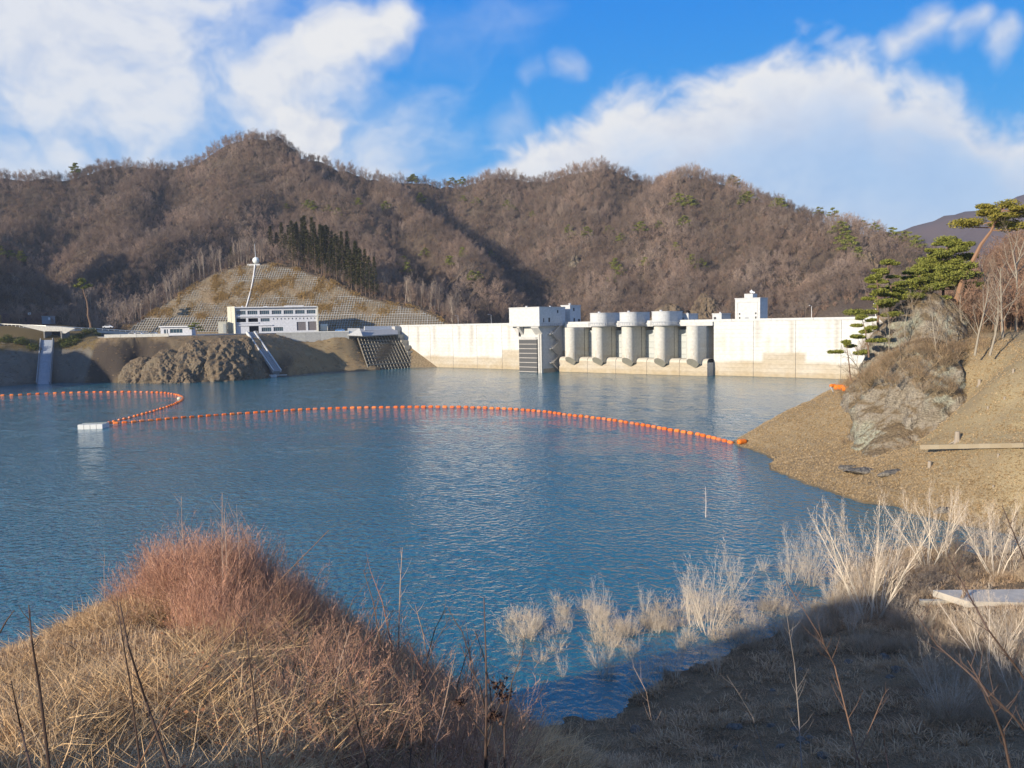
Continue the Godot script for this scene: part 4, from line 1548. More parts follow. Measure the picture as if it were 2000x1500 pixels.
# ---------------------------------------------------------------- the concrete grid on the cut slope
func make_crib_slope() -> void:
	var o := thing("slope_grid", "concrete lattice of square beams pinned over the tall grassy cut slope", "slope grid")
	var x0: float = cut_top[0][0] + 1.5
	var x1: float = cut_top[cut_top.size() - 1][0] - 1.0
	var step := 1.3
	var cols := int((x1 - x0) / step)
	var rows := 30
	var rise := 1.22
	var base := 18.4
	var cover := func(x: float, y: float) -> float:   # how far the turf has grown over the beams
		var n := fine.get_noise_2d(x * 0.9, y * 1.6) + 0.35 * fine.get_noise_2d(x * 4.0, y * 4.0)
		var worn := 0.01 if y > 25.6 else 0.36
		if y > 33.0 and x < -125.0:
			worn = -0.08
		if x > -92.0 and y < 37.0 + (x + 92.0) * -0.1 and y > 25.6:
			worn += 0.16
		if absf(x + 125.0 - (50.0 - y) * -0.4) < 14.0 and y > 46.0:
			worn += 0.34
		return clampf(worn + 0.45 * n, -0.3, 0.22)
	var point := func(x: float, y: float) -> Vector3:
		return Vector3(x, y, cut_z(y)) + Vector3(0, 0.78, 0.62) * cover.call(x, y)
	var beam := func(a: Array, w: float) -> Shape:
		var m := Shape.new()
		for k in a.size() - 1:
			var p: Vector3 = point.call(a[k].x, a[k].y)
			var q: Vector3 = point.call(a[k + 1].x, a[k + 1].y)
			var d := (q - p).normalized()
			var side := d.cross(Vector3(0, 0.78, 0.62)).normalized() * w
			var up := Vector3(0, 0.78, 0.62) * 0.12
			var c: float = 0.9 + 0.25 * fine.get_noise_2d(a[k].x * 5.0, a[k].y * 5.0)
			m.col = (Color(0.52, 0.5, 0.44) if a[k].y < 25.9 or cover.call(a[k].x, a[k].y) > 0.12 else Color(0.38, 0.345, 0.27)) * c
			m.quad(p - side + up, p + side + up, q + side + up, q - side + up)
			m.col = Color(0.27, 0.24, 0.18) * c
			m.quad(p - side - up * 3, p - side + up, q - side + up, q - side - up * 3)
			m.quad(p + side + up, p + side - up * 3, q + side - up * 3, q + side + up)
		return m
	for i in cols + 1:
		var x := x0 + i * step
		var top := minf(bend(cut_top, x) - 0.6, base + rows * rise)
		if top < base + 1.0:
			continue
		var a := []
		var n := maxi(2, roundi((top - base) / 1.4))
		for k in n + 1:
			a.append(Vector2(x, lerpf(base, top, float(k) / n)))
		part(o, "upright_beam", beam.call(a, 0.1), mats.concrete)
	for j in rows + 1:
		var y := base + j * rise
		var a := []
		for i in cols + 1:
			var x := x0 + i * step
			if bend(cut_top, x) - 0.5 > y:
				a.append(Vector2(x, y))
		if a.size() > 2:
			part(o, "level_beam", beam.call(a, 0.22 if j in [6, 14, 22] else 0.1), mats.concrete)
	# dry grass over the cut
	var where := []
	var tints := []
	for k in 60000:
		var x := rng.randf_range(x0 - 6.0, x1 + 4.0)
		var y := rng.randf_range(18.4, 60.0)
		if y > bend(cut_top, x) + 1.5:
			continue
		var clump := fine.get_noise_2d(x * 1.4 + 50.0, cut_z(y) * 1.4)
		if rng.randf() > (0.5 if y > 25.6 else 0.12) + clump * 1.3:
			continue
		var s := rng.randf_range(0.45, 0.95) * (1.0 + maxf(clump, 0.0) * 1.6)
		where.append(Transform3D(Basis(Vector3.UP, rng.randf() * TAU).scaled(Vector3(s, s * 0.8, s)), Vector3(x, y - 0.1, cut_z(y))))
		tints.append(tint(Color(0.34, 0.235, 0.1), Color(0.44, 0.29, 0.11), 0.2) if clump > 0.05 else tint(Color(0.35, 0.25, 0.14), Color(0.43, 0.31, 0.18), 0.22))
	scatter("slope_grass", tuft(14, 1.0, 0.8, 0.05).mesh(), mats.grass, where, tints, "dry grass tufts growing through the slope grid", "grass")
	# white drain stair up the cut, with the radar ball at its head
	var d := solid("drain_stair", drain_shape(), mats.paint, "thin white drain stair running up the cut slope to the white ball", "drain")
	var ball := at(501, 509, 458)
	var foot := Vector3(ball.x, bend(cut_top, ball.x) + 0.3, ball.z + 1.0)
	var t := thing("radar_ball", "white ball on a short mast with a tall aerial atop the cut slope", "antenna", foot)
	var m := Shape.new()
	m.col = Color(0.55, 0.55, 0.53)
	m.span(-4.5, 2.5, -1.6, 0.3, -1.5, 1.5)
	part(t, "base_slab", m, mats.concrete)
	m = Shape.new()
	m.col = Color(0.7, 0.7, 0.7)
	m.rod(Vector3(0, 0.3, 0), Vector3(0, ball.y - foot.y, 0), 0.3, 0.25, 8)
	part(t, "mast", m, mats.metal)
	m = Shape.new()
	m.col = Color(0.72, 0.76, 0.72)
	m.ball(Vector3(0, ball.y - foot.y, 0), Vector3.ONE * 1.85, 12, 18)
	part(t, "ball", m, mats.paint)
	m = Shape.new()
	m.col = Color(0.75, 0.75, 0.74)
	m.rod(Vector3(-0.2, ball.y - foot.y, -0.5), Vector3(-0.6, ball.y - foot.y + 9.2, -0.5), 0.22, 0.08, 6)
	part(t, "aerial", m, mats.metal)


func drain_shape() -> Shape:
	var m := Shape.new()
	var a := at(500, 516, 458)
	var b := at(489, 600, 425)
	var y0 := 19.0
	var n := 24
	var path := PackedVector3Array()
	var wide_ := PackedFloat32Array()
	m.col = Color(0.66, 0.65, 0.62)
	for k in n + 1:
		var t := float(k) / n
		var y := lerpf(bend(cut_top, a.x) + 0.4, y0, t)
		var x := lerpf(a.x, b.x - 0.3, t) + 0.6 * sin(t * 5.0)
		path.append(Vector3(x, y + 0.1, cut_z(y) + 0.1))
		wide_.append(0.42)
	m.tube(path, wide_, 4)
	return m


# ---------------------------------------------------------------- walls, road and small things on the far left shore
func quad_slab(corners: Array, thick: float, col: Color) -> Shape:   # four corners, given counter-clockwise as seen from the front
	var m := Shape.new()
	m.col = col
	var n: Vector3 = (corners[1] - corners[0]).cross(corners[3] - corners[0]).normalized() * thick
	var c := []
	for p in corners:
		c.append(p - n)
	m.quad(corners[0], corners[3], corners[2], corners[1])
	for i in 4:
		var j := (i + 1) % 4
		m.quad(corners[i], corners[j], c[j], c[i])
	return m


func make_left_bank_things() -> void:
	# the terrace that carries office and car park
	var poly := PackedVector2Array()
	for q in [[204, 328.5], [330, 330.5], [400, 338], [470, 362], [540, 376.3], [682, 383.5], [700, 391], [790, 404], [812, 436], [640, 436], [480, 436], [285, 426], [170, 372]]:
		var p := at(q[0], 650, q[1])
		poly.append(Vector2(p.x, p.z))
	var m := Shape.new()
	m.col = Color(0.3, 0.29, 0.27)
	m.prism(poly, 12.0, 17.6)
	tag(setting("terrace", m.mesh(), mats.concrete), "flat paved terrace below the cut slope", "terrace")
	# white low wall along the terrace
	var wall := thing("terrace_parapet", "low white wall along the terrace edge below the parked cars", "wall")
	for k in 4:
		var s := Shape.new()
		s.col = Color(0.62, 0.6, 0.54)
		var a := poly[0].lerp(poly[1], k / 4.0)
		var b := poly[0].lerp(poly[1], (k + 0.985) / 4.0)
		s.box(Vector3((a.x + b.x) / 2, 17.9, (a.y + b.y) / 2 + 0.2), Vector3(a.distance_to(b), 1.3, 0.3), Basis(Vector3.UP, -atan2(b.y - a.y, b.x - a.x)))
		part(wall, "wall_section", s, mats.concrete)
	# retaining wall below the office
	var r := thing("retaining_wall", "grey concrete retaining wall below the white office", "wall")
	for k in 5:
		var a := poly[4].lerp(poly[5], k / 5.0)
		var b := poly[4].lerp(poly[5], (k + 0.99) / 5.0)
		var s := Shape.new()
		s.col = Color(0.4, 0.4, 0.38) * (0.95 + 0.05 * (k % 2))
		s.box(Vector3((a.x + b.x) / 2, 10.5, (a.y + b.y) / 2 + 0.5), Vector3(a.distance_to(b), 14.0, 0.8), Basis(Vector3.UP, -atan2(b.y - a.y, b.x - a.x)))
		part(r, "wall_section", s, mats.concrete)
	var cap := Shape.new()
	cap.col = Color(0.6, 0.6, 0.58)
	var ca := poly[4]
	var cb := poly[5]
	cap.box(Vector3((ca.x + cb.x) / 2, 17.75, (ca.y + cb.y) / 2 + 0.5), Vector3(ca.distance_to(cb), 0.5, 1.1), Basis(Vector3.UP, -atan2(cb.y - ca.y, cb.x - ca.x)))
	part(r, "coping", cap, mats.concrete)
	# abutment: pale wedge and sloping grey apron between the retaining wall and the dam
	var ab := thing("abutment_apron", "grey sloping concrete apron between the retaining wall and the dam", "wall")
	part(ab, "wing_wall", quad_slab([at(679, 655, 382), at(708, 656, 381), at(702, 641, 386), at(679, 641, 384)], 0.6, Color(0.62, 0.6, 0.54)), mats.concrete)
	part(ab, "apron_slab", quad_slab([at(706, 656, 384), at(778, 652, 396), at(774, 640, 404), at(702, 642, 392)], 0.6, Color(0.36, 0.36, 0.36)), mats.concrete)
	part(ab, "apron_slab", quad_slab([at(712, 645, 391), at(775, 643, 403), at(775, 637, 404), at(712, 637, 392)], 0.6, Color(0.58, 0.58, 0.57)), mats.concrete)
	# dark lattice wall by the dam
	var c := [at(722, 727, 369), at(810, 720, 389), at(776, 650, 401), at(697, 655, 386)]
	var g := thing("lattice_wall", "steep dark lattice of concrete beams beside the left end of the dam", "wall")
	part(g, "backing", quad_slab([c[0] - Vector3(0, 0, 0.5), c[1] - Vector3(0, 0, 0.5), c[2] - Vector3(0, 0, 0.5), c[3] - Vector3(0, 0, 0.5)], 1.0, Color(0.13, 0.105, 0.07)), mats.soil)
	var up := 11
	var across := 14
	for j in up + 1:
		var t := float(j) / up
		var a: Vector3 = c[0].lerp(c[3], t)
		var b: Vector3 = c[1].lerp(c[2], t)
		var s := Shape.new()
		s.col = Color(0.27, 0.245, 0.19)
		var wdt := 0.5 if j in [2, 8] else 0.2
		s.box((a + b) / 2, Vector3(a.distance_to(b), wdt, 0.7), Basis.looking_at((b - a).cross(Vector3.UP), Vector3.UP))
		part(g, "level_beam", s, mats.concrete)
	for i in across + 1:
		var t := float(i) / across
		var a: Vector3 = c[0].lerp(c[1], t)
		var b: Vector3 = c[3].lerp(c[2], t)
		var s := Shape.new()
		s.col = Color(0.32, 0.29, 0.225)
		s.rod(a + Vector3(0, 0, 0.1), b + Vector3(0, 0, 0.1), 0.18, 0.18, 4)
		part(g, "upright_beam", s, mats.concrete)
	# inclined boat rail
	var ra := at(487, 664, 350)
	var rb := at(535, 738, 336)
	rb.y = 0.2
	var ramp := thing("boat_incline", "long straight concrete boat incline running down the bank into the water", "ramp")
	var dir := (rb - ra).normalized()
	var side := dir.cross(Vector3.UP).normalized()
	var upn := side.cross(dir).normalized()
	var bas := Basis(side, upn, -dir)
	var mid := (ra + rb) / 2 + upn * 3.4
	var len_ := ra.distance_to(rb)
	var s1 := Shape.new()
	s1.col = Color(0.3, 0.31, 0.32)
	s1.box(mid - upn * 3.4, Vector3(3.0, 7.0, len_ + 2.0), bas)
	part(ramp, "bed", s1, mats.concrete)
	for e in [-1.0, 1.0]:
		var s2 := Shape.new()
		s2.col = Color(0.64, 0.64, 0.62)
		s2.box(mid + side * e * 1.7, Vector3(0.45, 1.2, len_ + 2.0), bas)
		part(ramp, "side_wall", s2, mats.concrete)
		var s3 := Shape.new()
		s3.col = Color(0.3, 0.28, 0.26)
		s3.box(mid + side * e * 0.6 + upn * 0.17, Vector3(0.14, 0.14, len_), bas)
		part(ramp, "rail", s3, mats.metal)
	var dock := thing("landing_float", "small white float with an arm at the foot of the boat incline", "float", Vector3(rb.x, 0, rb.z + 1.0))
	var s4 := Shape.new()
	s4.col = Color(0.7, 0.7, 0.68)
	s4.span(-1.6, 1.4, -0.3, 1.0, -1.2, 1.4)
	part(dock, "deck", s4, mats.paint)
	s4 = Shape.new()
	s4.col = Color(0.62, 0.62, 0.6)
	s4.box(Vector3(3.4, 0.7, 0.2), Vector3(4.6, 0.25, 0.7), Basis(Vector3.UP, 0.2))
	s4.rod(Vector3(0.8, 1.0, 0), Vector3(0.8, 1.9, 0), 0.06)
	part(dock, "arm", s4, mats.paint)
	# drain chute down the shaded bank
	var ch := thing("drain_chute", "wide blue-grey concrete chute running down the shaded left bank", "chute")
	var top := at(92, 662, 338)
	var low := at(85, 750, 316)
	low.y = -0.5
	top.y = bank(top.x, top.z) + 0.6
	for k in 8:
		var a := top.lerp(low, k / 8.0)
		var b := top.lerp(low, (k + 0.985) / 8.0)
		a.y = maxf(a.y, bank(a.x, a.z) + 0.35)
		b.y = maxf(b.y, bank(b.x, b.z) + 0.35)
		var s := Shape.new()
		s.col = Color(0.3, 0.33, 0.37)
		var dd := (b - a).normalized()
		var sd := Vector3(1, 0, 0)
		s.box((a + b) / 2, Vector3(4.6, 0.8, a.distance_to(b)), Basis(sd, sd.cross(dd) * -1.0, -dd))
		part(ch, "chute_slab", s, mats.concrete)
		for e in [-1.0, 1.0]:
			var w := Shape.new()
			w.col = Color(0.27, 0.28, 0.29)
			w.box((a + b) / 2 + Vector3(e * 2.5, 0.5, 0), Vector3(0.4, 1.6, a.distance_to(b)), Basis(sd, sd.cross(dd) * -1.0, -dd))
			part(ch, "side_wall", w, mats.concrete)
	# culvert under the road
	var cv := thing("road_culvert", "pale concrete road culvert with a dark square mouth above the chute", "culvert")
	var f := 341.0
	var face := Shape.new()
	face.col = Color(0.58, 0.56, 0.5)
	var pieces := [[[40, 636], [88, 648], [88, 637], [42, 634]], [[88, 647], [118, 647], [118, 638], [88, 637]], [[118, 651], [128, 651], [146, 641], [118, 638]]]
	for q in pieces:
		var z := []
		for w in q:
			z.append(at(w[0], w[1], f))
		face.quad(z[0], z[3], z[2], z[1])
		face.quad(z[3], z[3] + Vector3(0, 0, -2), z[2] + Vector3(0, 0, -2), z[2])
	part(cv, "wing_wall", face, mats.concrete)
	var mouth := Shape.new()
	mouth.col = Color(0.05, 0.05, 0.05)
	var z0 := at(88, 664, f - 0.2)
	var z1 := at(118, 647, f - 0.2)
	mouth.span(z0.x, z1.x, z0.y, z1.y, z0.z - 6, z0.z - 5.5)
	mouth.col = Color(0.25, 0.24, 0.22)
	mouth.span(z0.x - 0.5, z0.x, z0.y, z1.y, z0.z - 6, z0.z)
	mouth.span(z1.x, z1.x + 0.5, z0.y, z1.y, z0.z - 6, z0.z)
	part(cv, "mouth", mouth, mats.concrete)
	# long brown building and its shed
	var lb := thing("long_building", "long low brown building with a yellow end at the far left shore", "building")
	var p0 := at(-24, 630, 408)
	var p1 := at(81, 629, 404)
	var w := p1.x - p0.x
	var b1 := Shape.new()
	b1.col = Color(0.2, 0.12, 0.1)
	b1.span(0, w, -2, 3.9, -9, 0)
	lb.position = p0
	part(lb, "wall", b1, mats.paint)
	b1 = Shape.new()
	b1.col = Color(0.24, 0.15, 0.13)
	b1.span(-0.4, w + 0.4, 3.9, 4.3, -9.4, 0.4)
	part(lb, "roof", b1, mats.paint)
	b1 = Shape.new()
	b1.col = Color(0.55, 0.38, 0.08)
	b1.span(5.0, 6.9, -1.0, 3.6, 0.003, 0.2)
	part(lb, "yellow_panel", b1, mats.paint)
	for x in [11.0, 16.2, 18.6]:
		b1 = Shape.new()
		b1.col = Color(0.05, 0.04, 0.04)
		b1.span(x, x + 0.7, 0.2, 1.9, 0.003, 0.1)
		part(lb, "window", b1, mats.paint)
	b1 = Shape.new()
	b1.col = Color(0.75, 0.75, 0.75)
	b1.span(20.6, 22.0, 3.3, 4.6, 0.45, 0.7)
	part(lb, "roof_lamp", b1, mats.paint)
	var sh := thing("utility_shed", "small blue-grey shed at the right end of the long brown building", "shed", at(82, 629, 402))
	b1 = Shape.new()
	b1.col = Color(0.24, 0.28, 0.33)
	b1.span(0, 4.3, -1, 2.7, -4, 0)
	part(sh, "wall", b1, mats.paint)
	b1 = Shape.new()
	b1.col = Color(0.7, 0.75, 0.8)
	b1.span(3.2, 4.1, 0.9, 2.2, 0.003, 0.1)
	part(sh, "window", b1, mats.paint)
	b1 = Shape.new()
	b1.col = Color(0.3, 0.33, 0.36)
	b1.span(-0.2, 4.5, 2.7, 2.95, -4.2, 0.2)
	part(sh, "roof", b1, mats.paint)
	var bb := vase_shrub(1.6, 12, 1.0, {"kids": [5], "least": 0.03, "tubes": 0, "radius": 0.02, "bark": Color.WHITE, "twig": Color.WHITE}).mesh()
	var bw := []
	var bt := []
	for k in 9000:
		var p := Vector3(rng.randf_range(-215, -55), 0, rng.randf_range(-385, -292))
		p.y = bank(p.x, p.z)
		if p.y < 0.4 or p.y > 17.0 or rng.randf() < 0.3 - fine.get_noise_2d(p.x * 2.0, p.z * 2.0):
			continue
		if absf(seen_at(p).x - 90.0) < 20.0 and p.x < -160.0:
			continue
		bw.append(Transform3D(Basis(Vector3.UP, rng.randf() * TAU).scaled(Vector3(1, 0.6, 1) * rng.randf_range(0.5, 1.1)), p))
		bt.append(tint(Color(0.32, 0.28, 0.22), Color(0.24, 0.2, 0.16), 0.2) if p.x < -166.0 else tint(Color(0.42, 0.3, 0.17), Color(0.3, 0.21, 0.12), 0.25))
	scatter("bank_brush", bb, mats.bark, bw, bt, "low dead brush and grass on the far left bank", "brushwood")
	make_road()
	# gatehouse on the terrace
	var gs := at(314, 655, 339)
	gs.y = 17.6
	var gh := thing("gatehouse", "small flat-roofed white gatehouse on the terrace near the pine", "building", gs, 0.05)
	var holes := [[3.8, 8.9, 1.0, 2.7], [1.4, 2.2, 0.05, 2.6], [2.5, 3.0, 0.05, 2.6]]
	var wl := pierced(0, 12.6, 0, 3.5, holes, 0.3)
	wl.span(0, 0.3, 0, 3.5, -5, -0.31)
	wl.span(12.3, 12.6, 0, 3.5, -5, -0.31)
	wl.col = Color(0.2, 0.2, 0.2)
	wl.span(0.3, 12.3, 0, 3.4, -4.9, -4.6)
	part(gh, "wall", wl, mats.render_white)
	office_window(gh, holes[0], 0.3, 4)
	office_window(gh, holes[1], 0.3, 1)
	office_window(gh, holes[2], 0.3, 1)
	var rf := Shape.new()
	rf.col = Color(0.68, 0.68, 0.68)
	rf.span(-0.4, 13.0, 3.5, 3.9, -5.3, 0.9)
	part(gh, "roof", rf, mats.paint)
	var cars := [[211, 640, 384, 21.2, "white car stopped on the road below the bare hill", Color(0.75, 0.75, 0.75), 0.2], [259, 655, 338, 17.6, "pale car parked behind the low white terrace wall", Color(0.6, 0.58, 0.56), 0.05], [272, 655, 338, 17.6, "silver car parked in the middle of the terrace row", Color(0.62, 0.64, 0.66), 0.05], [300, 655, 339, 17.6, "blue-grey car parked beside the white gatehouse", Color(0.3, 0.38, 0.5), 0.05], [664, 640, 386, 17.6, "blue car parked right of the white office", Color(0.1, 0.22, 0.45), 0.1]]
	for q in cars:
		var p := at(q[0], q[1], q[2])
		p.y = q[3]
		car(q[4], p, q[6], q[5])
	# shrubs of the bank
	var kit := Shape.new()
	needles(kit, Vector3(0, 1.2, 0), Vector3(2.2, 1.5, 2.0), 420, 0.5, Color(0.05, 0.07, 0.018), Color(0.13, 0.13, 0.035))
	var stem := Shape.new()
	stem.col = Color(0.15, 0.11, 0.08)
	for k in 4:
		stem.rod(Vector3(0, -0.4, 0), Vector3(rng.randf_range(-1, 1), 1.2, rng.randf_range(-1, 1)), 0.09, 0.03, 4)
	var names := ["dark evergreen bush on the shaded left bank", "yellow-green evergreen bush beside the road culvert"]
	var first: Node3D
	var spots := [[8, 672, 331, 0], [22, 668, 332, 0], [36, 672, 331, 0], [50, 668, 332, 0], [64, 674, 331, 0], [44, 662, 334, 0], [15, 660, 335, 0], [-10, 668, 332, 0], [-28, 664, 333, 0], [118, 657, 340, 1], [130, 654, 341, 1], [143, 652, 343, 1], [156, 649, 346, 1], [168, 645, 350, 1], [181, 644, 352, 1], [190, 648, 350, 1], [136, 662, 338, 1], [125, 662, 337, 1], [150, 660, 341, 1]]
	for q in spots:
		var p := at(q[0], q[1], q[2])
		p.y = bank(p.x, p.z) - 0.2
		if first == null:
			first = thing("evergreen_bush", names[0], "bush", p, 0, "evergreen bushes on the left bank")
			part(first, "stem", stem, mats.bark)
			part(first, "foliage", kit, mats.leaf)
		else:
			again(first, p, rng.randf() * TAU, rng.randf_range(0.7, 1.15), names[q[3]], ["dark evergreen bushes on the left bank", "yellow-green bushes beside the culvert"][q[3]])
	first.set_meta("group", "dark evergreen bushes on the left bank")


func make_road() -> void:
	var rail := thing("guard_rail", "white guard rail along the road above the left shore", "guard rail")
	var line := []
	for q in [[-40, 632, 362], [0, 633, 358], [45, 635, 352], [90, 637, 350], [145, 640, 356], [200, 643, 364], [245, 646, 372], [290, 649, 380]]:
		line.append(at(q[0], q[1], q[2]))
	var walls := Shape.new()
	walls.col = Color(0.5, 0.49, 0.45)
	for k in line.size() - 1:
		var a: Vector3 = line[k]
		var b: Vector3 = line[k + 1]
		var m := Shape.new()
		m.col = Color(0.62, 0.61, 0.58)
		var d := (b - a).normalized()
		var sd := d.cross(Vector3.UP).normalized()
		m.box((a + b) / 2 + Vector3(0, 0.1, 0), Vector3(0.12, 0.35, a.distance_to(b) - 0.1), Basis(sd, sd.cross(d), -d))
		part(rail, "rail", m, mats.metal)
		var n := maxi(2, int(a.distance_to(b) / 2.4))
		for i in n:
			var p := a.lerp(b, float(i) / n)
			var q := Shape.new()
			q.col = Color(0.6, 0.6, 0.58)
			q.rod(p + Vector3(0, -1.0, -0.15), p + Vector3(0, 0.3, -0.15), 0.08, 0.08, 5)
			part(rail, "post", q, mats.metal)
		if k > 2:
			walls.box((a + b) / 2 + Vector3(0, -1.1, -0.2), Vector3(0.5, 1.3, a.distance_to(b)), Basis(sd, sd.cross(d), -d))
	part(rail, "kerb_wall", walls, mats.concrete)
	var road := Shape.new()
	road.col = Color(0.12, 0.12, 0.12)
	for k in line.size() - 1:
		var a: Vector3 = line[k] + Vector3(0, -0.75, -0.4)
		var b: Vector3 = line[k + 1] + Vector3(0, -0.75, -0.4)
		var back := Vector3(-1.0, 0.1, -7.0)
		road.quad(a, a + back, b + back, b)
		road.quad(a, b, b + Vector3(0, -3, 0), a + Vector3(0, -3, 0))
	tag(setting("road", road.mesh(), mats.concrete), "grey road on the left shore", "road")


func car(label: String, place: Vector3, turn: float, paint: Color) -> void:
	var o := thing("parked_car", label, "car", place, turn)
	var side := [[-2.15, 0.35], [-2.2, 0.8], [-1.6, 0.92], [-0.9, 1.45], [0.7, 1.48], [1.45, 0.98], [2.15, 0.85], [2.2, 0.35]]
	var m := Shape.new()
	m.col = paint
	for z in [-0.85, 0.85]:
		for k in range(1, side.size() - 1):
			var p := [Vector3(side[0][0], side[0][1], z), Vector3(side[k][0], side[k][1], z), Vector3(side[k + 1][0], side[k + 1][1], z)]
			if z > 0: m.tri(p[0], p[1], p[2])
			else: m.tri(p[0], p[2], p[1])
	for k in side.size():
		var a: Array = side[k]
		var b: Array = side[(k + 1) % side.size()]
		m.quad(Vector3(a[0], a[1], 0.85), Vector3(a[0], a[1], -0.85), Vector3(b[0], b[1], -0.85), Vector3(b[0], b[1], 0.85))
	part(o, "body", m, mats.float)
	for z in [-0.855, 0.855]:
		m = Shape.new()
		m.col = Color(0.03, 0.035, 0.04)
		m.quad(Vector3(-1.35, 0.95, z), Vector3(-0.85, 1.38, z), Vector3(0.65, 1.4, z), Vector3(1.2, 0.98, z))
		part(o, "side_window", m, mats.float)
	for x in [-1.35, 1.35]:
		for z in [-0.78, 0.78]:
			m = Shape.new()
			m.col = Color(0.03, 0.03, 0.03)
			m.rod(Vector3(x, 0.32, z - 0.1), Vector3(x, 0.32, z + 0.1), 0.32, 0.32, 10)
			part(o, "wheel", m, mats.paint)


# ---------------------------------------------------------------- float lines on the water
func float_line(points: Array, gap: float) -> Array:   # equal steps along a smooth curve
	var c := Curve3D.new()
	for k in points.size():
		var a: Vector3 = points[maxi(k - 1, 0)]
		var b: Vector3 = points[mini(k + 1, points.size() - 1)]
		var h := (b - a) / 6.0
		c.add_point(points[k], -h, h)
	var out := []
	var n := int(c.get_baked_length() / gap)
	for i in n + 1:
		out.append(c.sample_baked(i * gap, true))
	return out


func make_booms() -> void:
	var f := Shape.new()
	f.col = Color(0.78, 0.16, 0.025)
	f.tube(PackedVector3Array([Vector3(-0.56, 0.12, 0), Vector3(-0.52, 0.12, 0), Vector3(-0.38, 0.12, 0), Vector3(0.38, 0.12, 0), Vector3(0.52, 0.12, 0), Vector3(0.56, 0.12, 0)]), PackedFloat32Array([0.08, 0.26, 0.34, 0.34, 0.26, 0.08]), 12)
	var meshes := []
	for k in 4:
		var worn := Shape.new()
		worn.v = f.v; worn.n = f.n; worn.c = f.c.duplicate()
		for i in worn.c.size():
			worn.c[i] = [Color(0.78, 0.16, 0.025), Color(0.7, 0.15, 0.03), Color(0.82, 0.22, 0.05), Color(0.66, 0.2, 0.08)][k] * (1.0 + 0.25 * fine.get_noise_3dv(f.v[i] * 30.0))
		meshes.append(worn.mesh())
	var lines := []
	var a := []
	for q in [[209, 828], [248, 826], [343, 818], [450, 810], [505, 806.5], [608, 800], [707, 797], [800, 796], [900, 796], [1000, 800], [1061, 805], [1116, 812], [1177, 819], [1243, 829], [1310, 841], [1365, 850], [1422, 864], [1440, 868]]:
		a.append(on_level(q[0], q[1]))
	var b := []
	for q in [[-60, 775], [13, 772.8], [80, 769.6], [156, 767], [244, 766], [283, 766.3], [317, 767.8], [341, 770.6], [354, 775], [357, 779], [353, 784], [333, 793], [307, 801.6], [281, 809], [255, 816], [229, 822.4], [207, 828.4]]:
		b.append(on_level(q[0], q[1]))
	lines = [float_line(a, 1.78), float_line(b, 2.45)]
	var says := ["orange float of the long curved boom reaching to the point", "orange float of the looped boom beyond the white raft"]
	for k in 2:
		var line: Array = lines[k]
		for i in line.size():
			var p: Vector3 = line[i]
			var d: Vector3 = line[mini(i + 1, line.size() - 1)] - line[maxi(i - 1, 0)]
			var o := MeshInstance3D.new()
			o.name = numbered("boom_float")
			o.mesh = meshes[rng.randi() % 4]
			o.material_override = mats.float
			add_child(o)
			o.position = p + Vector3(rng.randf_range(-0.1, 0.1), rng.randf_range(-0.06, 0.03), rng.randf_range(-0.1, 0.1))
			o.rotation = Vector3(0, -atan2(d.z, d.x) + rng.randf_range(-0.12, 0.12), rng.randf_range(-0.05, 0.05))
			var say: String = says[k]
			if i == 0 and k == 0: say = "first orange float of the long boom, touching the white raft"
			elif i == line.size() - 1 and k == 0: say = "last orange float of the long boom, at the tip of the point"
			elif i == line.size() - 1: say = "last orange float of the looped boom, nearest the white raft"
			tag(o, say, "float", ["floats of the long boom", "floats of the looped boom"][k])
		var rope := Shape.new()
		rope.col = Color(0.25, 0.1, 0.05)
		var path := PackedVector3Array()
		var rad := PackedFloat32Array()
		for p in line:
			path.append(p + Vector3(0, 0.08, 0)); rad.append(0.05)
		rope.tube(path, rad, 4)
		solid("boom_rope", rope, mats.bark, ["thin rope stringing the long boom's floats together", "thin rope stringing the looped boom's floats together"][k], "rope")
	var w := Shape.new()
	w.col = Color(0.6, 0.55, 0.4)
	w.ball(Vector3(0, 0.25, 0), Vector3(0.75, 0.55, 0.75), 7, 10)
	solid("marker_float", w, mats.float, "whitish float at the far bend of the looped boom", "float", "", on_level(351, 780))
	# white raft
	var spot := on_level(183, 836)
	var raft := thing("anchor_raft", "white raft of square float blocks where the two booms meet", "raft", spot, 0.12)
	for i in 4:
		for j in 2:
			var m := Shape.new()
			m.col = Color(0.66, 0.66, 0.62)
			m.span(-2.4 + i * 1.22, -2.4 + i * 1.22 + 1.14, -0.3, 0.95, -1.9 + j * 1.95, -1.9 + j * 1.95 + 1.87)
			part(raft, "float_block", m, mats.paint)
	for z in [-1.0, 0.9]:
		var m := Shape.new()
		m.col = Color(0.16, 0.17, 0.1)
		m.span(-2.45, 2.45, 0.952, 1.02, z - 0.12, z + 0.12)
		part(raft, "strap", m, mats.paint)


# ---------------------------------------------------------------- woods
func split_tree(height: float, o := {}) -> Array:   # [trunk and limbs, twigs]
	var twigs := Shape.new()
	var d: Dictionary = o.duplicate()
	d["twigs"] = twigs
	return [bare_tree(height, d), twigs]


func joined(kit: Array) -> ArrayMesh:
	var s := Shape.new()
	for k in kit:
		s.v.append_array(k.v); s.n.append_array(k.n); s.c.append_array(k.c)
	return s.mesh()


func ground_at(x: float, y: float) -> Vector3:   # where a sight line meets the near ground or the water
	var r := view * Vector3((x - 1000.0) / FOCAL, (750.0 - y) / FOCAL, -1.0)
	r /= -r.z
	var d := 6.0
	while d < 190.0:
		var p := EYE + r * d
		if p.y < maxf(land(p.x, p.z), -0.25):
			return p
		d += 0.35
	return EYE + r * d


